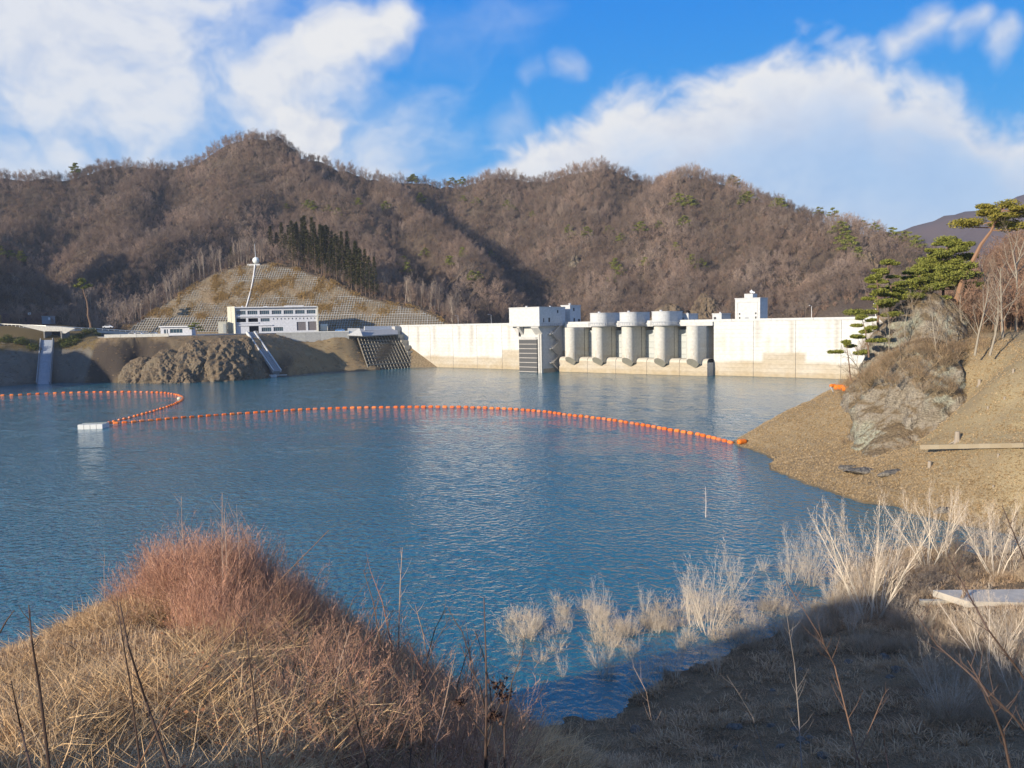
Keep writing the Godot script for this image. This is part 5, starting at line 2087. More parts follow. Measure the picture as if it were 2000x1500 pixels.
var bare_kits: Array = []
const CLIFFS := [[1312, 432, 17.0, 15.0, "dark grey cliff behind the dam's hoist houses"], [1200, 434, 9.0, 14.0, "narrow brown cliff behind the middle of the dam"], [1378, 432, 10.0, 12.0, "small cliff right of the dark grey one"], [1125, 565, 6.0, 9.0, "small pale rock face high on the slope behind the dam"], [1700, 436, 8.0, 8.0, "rock face below the ridge pines at the right"], [1786, 428, 6.0, 8.0, "pale crag at the right end of the ridge"]]


func by_cliff(x: float, z: float) -> bool:
	for q in CLIFFS:
		var c := at(q[0], 600, q[1])
		if absf(x - c.x) < q[2] * 0.8 and z > c.z + q[2] * 0.1 and z < c.z + q[2] * 1.3:
			return true
	return false


func make_forest() -> void:
	var kinds := []
	for k in 7:
		var kit := split_tree(7.6, {"kids": [13, 8, 5], "clear": [0.22 if k < 5 else 0.4, 0.2, 0.15], "spread": [0.95, 0.85, 0.9], "ratio": [0.55, 0.5, 0.5], "up": [0.0, 0.2, 0.1], "least": 0.045, "tubes": 1, "radius": 0.014, "twig_level": 1, "tip": 0.7,
			"bark": [Color(0.19, 0.15, 0.125), Color(0.15, 0.12, 0.1)][k % 2], "twig": Color(0.235, 0.175, 0.145)})
		bare_kits.append(kit)
		kinds.append(joined(kit))
	var where := [[], [], [], [], [], [], []]
	var tints := [[], [], [], [], [], [], []]
	var z := -404.0
	while z > -792.0:
		var step := lerpf(4.2, 5.0, (-z - 400.0) / 390.0)
		var x := -470.0
		while x < 440.0:
			x += step
			var px := x + rng.randf_range(-2.4, 2.4)
			var pz := z + rng.randf_range(-2.4, 2.4)
			if pz > -392.0 or in_cut(px, pz + 3.0) or by_cliff(px, pz):
				continue
			var y := sample(hx, hz, hh, px, pz)
			var p := Vector3(px, y, pz)
			if y < 15.0 or not in_view(p, 60.0):
				continue
			if pz > -425.0 and px < -60.0 and px > -190.0:
				continue
			# bare rock shows in places
			if rng.randf() < 0.3 * smoothstep(0.32, 0.45, wide.get_noise_2d(px * 4.0 + 300.0, pz * 4.0)):
				continue
			var k := rng.randi() % 7
			var s := rng.randf_range(0.75, 1.15) * (1.0 + 0.12 * wide.get_noise_2d(px * 2.0, pz * 2.0))
			if y > 90.0 and y > sample(hx, hz, hh, px, pz - 12.0) + 3.0:
				s *= 0.6
			var stand := wide.get_noise_2d(px * 2.3 + 700.0, pz * 2.3)
			s *= 1.0 + 0.2 * stand
			where[k].append(Transform3D(Basis(Vector3.UP, rng.randf() * TAU).scaled(Vector3(s, s * rng.randf_range(0.85, 1.1), s)), p))
			var g := clampf(0.5 + fine.get_noise_2d(px * 0.7, pz * 0.7) * 1.1, 0, 1)
			tints[k].append(tint(Color(0.84, 0.87, 0.87), Color(1.2, 1.22, 1.14), 0.2).lerp(Color(1.15, 0.96, 0.8), g * 0.45) * clampf(0.95 + 0.9 * stand, 0.6, 1.4))
		z -= step
	# a fringe of smaller trees along every crest
	for r in ridges:
		var a: Vector3 = r[0]
		var b: Vector3 = r[1]
		if a.y < 60.0:
			continue
		for m in int(a.distance_to(b) / 0.75):
			var q := a.lerp(b, rng.randf())
			var px := q.x + rng.randf_range(-11, 11)
			var pz := q.z + rng.randf_range(-7, 16)
			if pz < -795.0 or pz > -420.0 or in_cut(px, pz + 3.0):
				continue
			var p := Vector3(px, sample(hx, hz, hh, px, pz), pz)
			if not in_view(p, 60.0):
				continue
			var k := rng.randi() % 7
			where[k].append(Transform3D(Basis(Vector3.UP, rng.randf() * TAU).scaled(Vector3.ONE * rng.randf_range(0.4, 0.72)), p))
			tints[k].append(tint(Color(0.9, 0.88, 0.86), Color(1.25, 1.18, 1.05), 0.15))
	for k in 7:
		scatter("hillside_wood", kinds[k], mats.bark, where[k], tints[k], "leafless grey-brown woodland covering the hills behind the dam", "woods")
	# brushwood between the trees
	var brush := vase_shrub(3.2, 16, 0.9, {"kids": [4], "least": 0.05, "tubes": 0, "radius": 0.016, "bark": Color(0.23, 0.165, 0.13), "twig": Color(0.25, 0.18, 0.14)})
	var bw := []
	var bt := []
	for k in 15000:
		var px := rng.randf_range(-420, 420)
		var pz := -400.0 - 380.0 * pow(rng.randf(), 1.3)
		if in_cut(px, pz + 1.0) or (by_cliff(px, pz) and rng.randf() < 0.7):
			continue
		var y := sample(hx, hz, hh, px, pz)
		var p := Vector3(px, y, pz)
		if y < 15.0 or not in_view(p, 60.0) or (pz > -425.0 and px < -60.0 and px > -190.0):
			continue
		var s := rng.randf_range(0.6, 1.3)
		bw.append(Transform3D(Basis(Vector3.UP, rng.randf() * TAU).scaled(Vector3.ONE * s), p))
		bt.append(tint(Color(0.95, 0.88, 0.82), Color(1.25, 1.12, 0.96), 0.15))
	scatter("hillside_brush", brush.mesh(), mats.bark, bw, bt, "brown brushwood under the bare hillside trees", "brushwood")
	# trees with trunks one can tell apart, along the edges of the cut
	var edge := []
	for k in 150:
		var t := rng.randf()
		var sx := lerpf(175, 500, t)
		var rows := rng.randi() % 3
		edge.append([sx, rows])
	for k in 34:
		edge.append([rng.randf_range(790, 900), rng.randi() % 3])
	for k in 40:
		edge.append([rng.randf_range(520, 760), 2 + rng.randi() % 2])
	var protos := []
	for q in edge:
		var k: int = rng.randi() % 3
		var x: float = lerpf(at(q[0], 560, 445).x, at(q[0], 560, 445).x, 1)
		var zt: float = cut_z(bend(cut_top, x)) if x > cut_top[0][0] else -418.0 - rng.randf() * 8.0
		var pz: float = zt - 3.0 - q[1] * 5.0 - rng.randf() * 4.0
		var p := Vector3(x, sample(hx, hz, hh, x, pz), pz)
		var label := "slim bare tree with a pale trunk along the left edge of the cut slope" if q[0] < 505 else "slim bare tree in the stand right of the cut slope" if q[0] > 780 else "slim bare tree among the dark cedars above the cut slope"
		var group := "bare trees left of the cut" if q[0] < 505 else "bare trees right of the cut" if q[0] > 780 else "bare trees among the cedars"
		if protos.size() <= k:
			k = protos.size()
			var kit := split_tree(12.5, {"kids": [8, 6, 4], "clear": [0.42, 0.25, 0.2], "spread": [0.5, 0.65, 0.6], "ratio": [0.42, 0.5, 0.5], "up": [0.02, 0.2, 0.05], "least": 0.04, "tubes": 2, "radius": 0.014, "bark": Color(0.34, 0.28, 0.22), "twig": Color(0.3, 0.23, 0.18)})
			var o := thing("bare_tree", label, "tree", p, 0.0, group)
			part(o, "trunk", kit[0], mats.bark)
			part(o, "crown", kit[1], mats.bark)
			protos.append(o)
		else:
			again(protos[k], p, rng.randf() * TAU, rng.randf_range(0.75, 1.15), label, group)


func make_conifers() -> void:
	# dark cedars above the cut
	var kits := [cedar(17.0, 2.3, 900), cedar(15.0, 2.6, 800)]
	var firsts := []
	var spots := []
	for k in 13:
		spots.append([522 + k * 9 + rng.randf() * 5, 10.0 + rng.randf() * 7.0, 0.85, 0])
	for k in 26:
		spots.append([570 + k * 5.6 + rng.randf() * 5, 3.0 + rng.randf() * 12.0, 0.95 + 0.15 * rng.randf(), 0])
	for q in [[702, 2, 1.0], [712, 4, 1.05], [722, 2, 1.05], [730, 3, 1.0], [738, 2.5, 1.0], [748, 3, 0.95], [716, 8, 1.0], [668, 5, 1.0], [655, 4, 0.95], [640, 6, 1.0], [628, 7, 0.9]]:
		spots.append([q[0], q[1], q[2], 1])
	for q in [[448, 14, 0.62], [462, 16, 0.6], [475, 15, 0.55], [440, 18, 0.5], [325, 24, 0.5], [345, 26, 0.55], [358, 28, 0.6], [372, 30, 0.72], [380, 30, 0.6], [398, 32, 0.45], [412, 32, 0.45]]:
		spots.append([q[0], q[1], q[2], 2])
	var says := ["dark slender cedar in the row behind the cut slope", "tall dark cedar at the right end of the row above the grid", "small dark conifer among bare trees left of the white ball"]
	var groups := ["cedars behind the cut slope", "cedars at the right of the row", "small conifers left of the white ball"]
	for i in spots.size():
		var q: Array = spots[i]
		var x := at(q[0], 560, 460).x
		var z: float = cut_z(bend(cut_top, x)) - q[1]
		var p := Vector3(x, sample(hx, hz, hh, x, z) - 0.3, z)
		if i < 2:
			firsts.append(tree("cedar", kits[i], says[q[3]], "tree", p, 0.0, groups[q[3]]))
			firsts[i].scale = Vector3.ONE * q[2] * 1.4
		else:
			var s: float = q[2] * (1.35 if q[3] == 2 else 1.55) * rng.randf_range(0.85, 1.1)
			again(firsts[i % 2], p, rng.randf() * TAU, Vector3(s * 0.8, s, s * 0.8), says[q[3]], groups[q[3]])
	# evergreens scattered over the hills
	var pk := pine(9.0, Vector3(0.04, 0, 0.02), 4.2, 0.35, 12, 0.75, 0.55, 0.45)
	var proto: Node3D
	var said := {}
	var list := [[805, 355, 640], [815, 350, 642], [640, 412, 600], [660, 420, 596], [560, 405, 590], [600, 408, 590], [700, 400, 620], [610, 412, 588], [820, 400, 650], [905, 360, 700], [755, 412, 590], [905, 390, 680], [930, 395, 675], [990, 400, 668], [1000, 408, 660], [1040, 420, 650], [1112, 455, 600], [1120, 462, 598], [1148, 462, 602], [1190, 455, 600], [1215, 470, 590], [1250, 455, 600], [1450, 385, 560], [1460, 395, 555], [1452, 400, 552], [1515, 405, 530], [1525, 406, 530], [1345, 405, 580], [1355, 400, 580], [1325, 405, 582], [1290, 445, 560], [1335, 445, 560], [1210, 540, 520], [1200, 530, 520], [1195, 550, 500], [1260, 520, 530], [1320, 490, 530], [1350, 520, 500], [1370, 525, 500], [880, 520, 560], [905, 505, 570], [920, 550, 530], [935, 545, 530], [960, 500, 560], [790, 520, 520], [830, 500, 540], [795, 535, 500], [1640, 460, 450], [1650, 480, 445], [1660, 495, 440], [1675, 505, 435], [1690, 510, 430], [1655, 470, 448], [1740, 455, 440], [1790, 490, 430], [1765, 470, 436], [1430, 350, 590], [890, 336, 735], [160, 330, 660], [0, 500, 425], [20, 505, 425], [40, 512, 425]]
	for q in list:
		var p := hill_hit(q[0], q[1] + 8)
		var label := "dark green pine standing alone on the brown hillside behind the dam"
		var group := "pines scattered over the hills"
		label = "dark pine %s %s" % ["high up" if q[1] < 400 else "halfway up" if q[1] < 470 else "low down", bend_word(q[0])]
		said[label] = said.get(label, 0) + 1
		if said[label] > 1:
			label = "%s, %s there" % [label, ["second", "third", "fourth", "fifth", "sixth", "last"][mini(said[label] - 2, 5)]]
		var s: float = rng.randf_range(0.7, 1.25)
		if proto == null:
			proto = tree("hill_pine", pk, label, "tree", p, 0.0, group)
		else:
			again(proto, p, rng.randf() * TAU, Vector3(s, s * rng.randf_range(0.8, 1.2), s), label, group)
	# pines that stand out against the sky on the right ridge
	var sky_pine := pine(11.0, Vector3(0.06, 0, 0), 4.0, 0.5, 8, 0.7, 0.6, 0.35)
	var sp: Node3D
	var names := ["small ridge pine, leftmost of those against the sky", "ridge pine left of the broad pair", "broad ridge pine with open crown", "broadest ridge pine, dark and leaning", "ridge pine with two clumps in the gap", "ridge pine right of the gap", "lone ridge pine near the low end", "last ridge pine before the far mountains"]
	var sx := [[1531, 372, 0.5], [1562, 378, 0.55], [1598, 388, 0.9], [1622, 392, 1.0], [1682, 412, 0.85], [1704, 420, 0.75], [1752, 440, 0.8], [1774, 447, 0.75]]
	for k in 8:
		var p := ridge_spot(sx[k][0])
		if sp == null:
			sp = tree("ridge_pine", sky_pine, names[k], "tree", p, 0.0, "pines against the sky")
			sp.scale = Vector3.ONE * 0.5
		else:
			again(sp, p, rng.randf() * TAU, sx[k][2], names[k], "pines against the sky")
	# the lone tall pine at the road and the small one by the gatehouse
	var lone := pine(24.0, Vector3(-0.13, 0, 0), 3.4, 0.82, 7, 0.8, 0.8, 0.6)
	var lp := at(178, 641, 392)
	lp.y = 20.5
	tree("roadside_pine", lone, "tall leaning pine with a bare trunk and tuft on top beside the road", "tree", lp, 0.0)
	var gp := at(386, 666, 329)
	var kit := pine(7.5, Vector3(-0.12, 0, 0.05), 3.4, 0.62, 6, 0.45, 1.0, 0.3)
	tree("bank_pine", kit, "small flat-topped pine on the rocks in front of the gatehouse", "tree", gp - Vector3(0, 0.5, 0), 0.0)


func bend_word(x: float) -> String:
	for q in [[330, "above the roadside pine"], [600, "straight above the white office"], [760, "behind the row of dark cedars"], [870, "above the right end of the slope grid"], [1060, "beside the shaded gully"], [1185, "above the intake tower"], [1320, "above the round hoist houses"], [1430, "above the low crest houses"], [1510, "above the tall lift house"], [1640, "right of the tall lift house"]]:
		if x < q[0]:
			return q[1]
	return "on the rocky right end of the ridge"


func hill_hit(x: float, y: float) -> Vector3:
	var r := view * Vector3((x - 1000.0) / FOCAL, (750.0 - y) / FOCAL, -1.0)
	r /= -r.z
	var d := 396.0
	while d < 795.0:
		var p := EYE + r * d
		if p.y < sample(hx, hz, hh, p.x, p.z):
			return p
		d += 2.0
	return ridge_spot(x)


func ridge_spot(x: float) -> Vector3:   # the point of the hills that stands highest in that direction
	var best := Vector3.ZERO
	var most := -9.0
	var r := view * Vector3((x - 1000.0) / FOCAL, 0.1, -1.0)
	r /= -r.z
	var d := 400.0
	while d < 790.0:
		var px := EYE.x + r.x * d
		var y := sample(hx, hz, hh, px, -d)
		if (y - EYE.y) / d > most:
			most = (y - EYE.y) / d
			best = Vector3(px, y - 0.4, -d)
		d += 3.0
	return best


# ---------------------------------------------------------------- the point on the right with its outcrop
func outcrop(centre: Vector3, rx: float, rz: float, y0: float, y1: float, lean: Vector3, seed_: float, pale := 0.9, coarse := 1.0, earth := 0.0) -> ArrayMesh:
	var cols := 150
	var rows := 80
	var v := PackedVector3Array()
	var n := PackedVector3Array()
	var c := PackedColorArray()
	var ix := PackedInt32Array()
	for j in rows + 1:
		var t := float(j) / rows
		var round_ := sqrt(maxf(0.0, 1.0 - pow(t, 3.2))) * (1.0 - 0.34 * t) if j < rows else 0.0
		for i in cols:
			var g := TAU * i / cols
			var p := centre + lean * t + Vector3(cos(g) * rx * round_, 0, sin(g) * rz * round_)
			p.y = lerpf(y0, y1, t)
			var out := Vector3(cos(g), 0.25, sin(g))
			var d := 1.9 * fine.get_noise_3d(p.x * 2.2 + seed_, p.y * 1.2, p.z * 2.2) + 1.5 * (rocky.get_noise_3d(p.x * 1.6, p.y * 0.8 + seed_, p.z * 1.6) + 0.5) + 0.6 * fine.get_noise_3d(p.x * 9.0, p.y * 7.0, p.z * 9.0) + 0.22 * fine.get_noise_3d(p.x * 24.0, p.y * 16.0, p.z * 24.0)
			p += out * d * (1.0 - 0.6 * t) * coarse
			v.append(p)
	for j in rows + 1:
		for i in cols:
			var a := v[j * cols + (i + 1) % cols] - v[j * cols + posmod(i - 1, cols)]
			var b := v[mini(j + 1, rows) * cols + i] - v[maxi(j - 1, 0) * cols + i]
			var m := b.cross(a).normalized()
			n.append(m)
			var p := v[j * cols + i]
			var k := Color(0.36, 0.3, 0.22).lerp(Color(0.48, 0.42, 0.33), clampf(fine.get_noise_3d(p.x * 4.0, p.y * 4.0, p.z * 4.0) + 0.5, 0, 1))
			k = k.lerp(Color(0.5, 0.5, 0.38), smoothstep(0.05, 0.32, fine.get_noise_3d(p.x * 3.0 + 70.0, p.y * 2.0, p.z * 3.0)) * pale)
			k = k.lerp(Color(0.29, 0.2, 0.1), smoothstep(0.45, 0.75, m.y) * 0.85)
			c.append(k.lerp(Color(0.27, 0.19, 0.115), earth))
	for j in rows:
		for i in cols:
			var a := j * cols + i
			var b := j * cols + (i + 1) % cols
			ix.append_array([a, b, a + cols, b, b + cols, a + cols])
	var arr := []
	arr.resize(Mesh.ARRAY_MAX)
	arr[Mesh.ARRAY_VERTEX] = v
	arr[Mesh.ARRAY_NORMAL] = n
	arr[Mesh.ARRAY_COLOR] = c
	arr[Mesh.ARRAY_INDEX] = ix
	var m2 := ArrayMesh.new()
	m2.add_surface_from_arrays(Mesh.PRIMITIVE_TRIANGLES, arr)
	return m2


func rock_thing(called: String, m: Mesh, label: String) -> void:
	var o := MeshInstance3D.new()
	o.name = numbered(called)
	o.mesh = m
	o.material_override = mats.rock
	add_child(o)
	tag(o, label, "rock")


func make_point() -> void:
	rock_thing("rock_outcrop", outcrop(Vector3(54.8, 0, -109), 10.2, 10.5, -1.0, 17.2, Vector3(2.0, 0, -3), 0.0, 0.9, 1.4), "steep lichen-patched rock bluff at the foot of the pines on the point")
	rock_thing("rock_outcrop", outcrop(Vector3(60.5, 0, -121), 11.0, 10.0, 4.0, 23.8, Vector3(1.5, 0, -1), 40.0, 0.9, 1.3), "taller mossy rock knoll behind the bluff, topped by pines")
	rock_thing("rock_outcrop", outcrop(Vector3(50.5, 0, -103), 8.5, 6.5, -3.0, 7.2, Vector3(2.5, 0, -4), 17.0, 0.5, 0.9, 0.25), "crumbling tan rock apron spreading from the foot of the bluff")
	rock_thing("rock_outcrop", outcrop(Vector3(52.5, 0, -121), 6.5, 7.0, 2.0, 12.5, Vector3(1.5, 0, 0), 90.0), "low rock shoulder left of the bluff, under leaning branches")
	for q in [[425, 321, 15.0, 12.0, 17.0, 11.0, "largest brown rock bluff under the terrace, right of the gatehouse pine"], [372, 317, 12.0, 11.0, 16.0, 60.0, "rounded brown rock bluff below the small gatehouse pine"], [318, 313, 11.0, 9.0, 12.5, 33.0, "lower brown rock spur reaching the water below the gatehouse"], [268, 316, 9.0, 8.0, 10.0, 51.0, "low brown rock spur, leftmost on the sunlit bank"], [472, 325, 9.0, 9.0, 16.4, 75.0, "dark rock bluff left of the boat incline"], [345, 305, 6.0, 4.0, 5.0, 81.0, "low rock toe at the waterline between two brown bluffs"]]:
		var c := at(q[0], 700, q[1])
		rock_thing("bank_rock", outcrop(Vector3(c.x, 0, c.z), q[2], q[3], -3.0, q[4], Vector3(0, 0, -5), q[5], 0.3, 2.1, 0.6), q[6])
	for q in CLIFFS:
		var c := at(q[0], 600, q[1])
		var y := sample(hx, hz, hh, c.x, c.z)
		rock_thing("cliff", outcrop(Vector3(c.x, 0, c.z), q[2], q[2] * 0.6, y - 10.0, y + q[3], Vector3(0, 0, -3), float(q[0]), 0.3, 2.4, 0.78 if q[1] < 440 else 0.3), q[4])
	# pines
	var list := [
		["broad_pine", 1842, 606, 126, 470, 6.0, 0.3, 22, Vector3(0.02, 0, 0), "large round-topped green pine crowning the rock knoll"],
		["leaning_pine", 1868, 582, 122, 402, 6.0, 0.72, 11, Vector3(0.5, 0, 0.05), "pine with a thick leaning orange trunk and flat crown on the right"],
		["slim_pine", 1742, 622, 121, 512, 3.6, 0.32, 9, Vector3(-0.1, 0, 0), "slim pine with a pale trunk left of the large pine"],
		["slim_pine", 1716, 640, 119, 540, 3.2, 0.2, 10, Vector3(-0.05, 0, 0), "slim tiered pine, leftmost on the rock knoll"],
		["slim_pine", 1796, 612, 124, 530, 4.4, 0.3, 10, Vector3(-0.03, 0, 0), "low spreading pine just left of the large round pine"],
		["small_pine", 1697, 690, 116, 618, 2.6, 0.3, 7, Vector3(-0.2, 0, 0), "small dull pine leaning out over the dam's pale wall"],
		["small_pine", 1662, 735, 120, 668, 2.2, 0.6, 4, Vector3(-0.15, 0, 0), "tiny sparse pine low on the left shoulder of the rock"],
	]
	for q in list:
		var foot := at(q[1], q[2], q[3])
		var top := at(q[1], q[4], q[3])
		var kit := pine(top.y - foot.y, q[8], q[5], q[6], q[7], 0.3, 7.0 if q[0] == "broad_pine" else 5.5, 0.42 if q[0] == "broad_pine" else 0.34, 0.04 if q[0] == "leaning_pine" else 0.026)
		if q[0] == "leaning_pine":
			for k in kit[0].c.size():
				kit[0].c[k] = Color(0.27, 0.16, 0.1)
			for k in kit[1].c.size():
				kit[1].c[k] = kit[1].c[k] * Color(1.2, 1.0, 0.9)
		if q[0] == "leaning_pine":
			kit[0].col = Color(0.22, 0.14, 0.09)
			kit[0].rod(Vector3(-1.4, -3.4, -0.2), Vector3(0, -0.3, 0), 0.5, 0.42, 7)
		tree(q[0], kit, q[9], "tree", foot, 0.0)
	# bare trees on the rock, pale trunks
	var trees := [
		[1830, 715, 108, 600, -0.15, "pale bare tree with a slanting trunk on top of the bluff"], [1856, 708, 108, 612, -0.2, "forked pale bare tree just right of the slanting one"],
		[1905, 690, 104, 560, 0.1, "grey bare tree with twin stems right of the bluff"], [1935, 690, 102, 570, 0.25, "bare tree arching right above the sandy slope"],
		[1768, 660, 116, 590, 0.0, "thin bare tree on the left face of the knoll"], [1790, 640, 119, 560, -0.05, "thin bare tree in front of the spreading pine"],
		[1735, 690, 114, 610, -0.1, "small bare tree above the lichen patch"], [1960, 660, 108, 520, 0.05, "tall bare tree behind the sandy slope"],
		[1985, 650, 112, 470, -0.05, "tallest brown bare tree at the right edge"], [1900, 640, 125, 530, 0.0, "brown bare tree under the leaning pine"],
		[1692, 742, 118, 690, -0.75, "bare tree leaning far left over the water at the dam"], [1688, 748, 117, 715, -0.95, "lower bare branch tree reaching left above the orange floats"],
		[1878, 650, 118, 575, 0.1, "bush-like bare tree between bluff and leaning pine"], [1935, 620, 135, 500, 0.0, "bare tree on the brow of the right hill"],
		[1970, 600, 140, 470, 0.1, "bare tree beside the tallest one on the right hill"], [1760, 700, 110, 640, 0.2, "low bare tree on the bluff's left brow"],
	]
	for q in trees:
		var foot := at(q[0], q[1], q[2])
		var h: float = (at(q[0], q[3], q[2]).y - foot.y) * (1.0 + 0.6 * absf(q[4]))
		var kit := split_tree(h, {"kids": [9, 8, 7], "clear": [0.22, 0.2, 0.15], "spread": [0.7, 0.7, 0.7], "ratio": [0.55, 0.5, 0.5], "up": [0.0, 0.14, 0.05], "wobble": 0.17, "least": 0.011, "tubes": 2, "radius": 0.02, "bark": Color(0.3, 0.26, 0.2), "twig": Color(0.25, 0.19, 0.14)})
		var o := thing("bare_tree", q[5], "tree", foot)
		o.rotation = Vector3(0, 0, -q[4])
		part(o, "trunk", kit[0], mats.bark)
		part(o, "crown", kit[1], mats.bark)
	# brushwood over rock and hill
	var brush := vase_shrub(2.0, 14, 0.95, {"kids": [5, 3], "least": 0.008, "tubes": 0, "radius": 0.008, "bark": Color(0.27, 0.22, 0.16), "twig": Color(0.28, 0.21, 0.15)}).mesh()
	var where := []
	var tints := []
	for k in 1700:
		var p := Vector3(rng.randf_range(44, 74), 0, rng.randf_range(-136, -98))
		p.y = maxf(land(p.x, p.z), knoll(p.x, p.z))
		var q := seen_at(p)
		if q.x < 1640 or q.x > 1930 or q.y < 570 or (q.y > 770 and rng.randf() < 0.8) or q.y > 880 or (q.x > 1870 and q.y > 690) or (knoll(p.x, p.z) < 0.0 and rng.randf() < 0.5):
			continue
		var hold := maxf(land(p.x, p.z), knoll(p.x, p.z))
		where.append(Transform3D(Basis(Vector3.UP, rng.randf() * TAU).scaled(Vector3.ONE * rng.randf_range(0.6, 1.3)), Vector3(p.x, hold - 0.2, p.z)))
		tints.append(tint(Color(0.8, 0.75, 0.65), Color(1.2, 1.1, 0.9), 0.2))
	scatter("rock_brush", brush, mats.bark, where, tints, "tangled bare brush over the rock knoll", "brushwood")
	# wood on the hill to the right
	where = [[], [], []]
	tints = [[], [], []]
	for k in 1700:
		var p := Vector3(rng.randf_range(66, 136), 0, rng.randf_range(-192, -108))
		p.y = land(p.x, p.z)
		if p.y < 15.5 or not in_view(p, 200):
			continue
		var s := rng.randf_range(0.4, 0.8)
		where[k % 3].append(Transform3D(Basis(Vector3.UP, rng.randf() * TAU).scaled(Vector3.ONE * s), p))
		tints[k % 3].append(tint(Color(0.9, 0.8, 0.7), Color(1.25, 1.0, 0.8), 0.15))
	for k in 3:
		scatter("hill_wood", joined(bare_kits[k]), mats.bark, where[k], tints[k], "brown leafless wood on the near hill at the right edge", "woods")
	make_point_things()


func knoll(x: float, z: float) -> float:
	var best := -9.0
	for q in [[56.0, -110.5, 8.6, 16.6], [61.5, -123.5, 8.5, 22.5], [53.5, -121.0, 5.5, 11.5]]:
		var d: float = Vector2(x - q[0], z - q[1]).length() / q[2]
		if d < 1.0:
			best = maxf(best, q[3] * (1.0 - 0.35 * d * d))
	return best


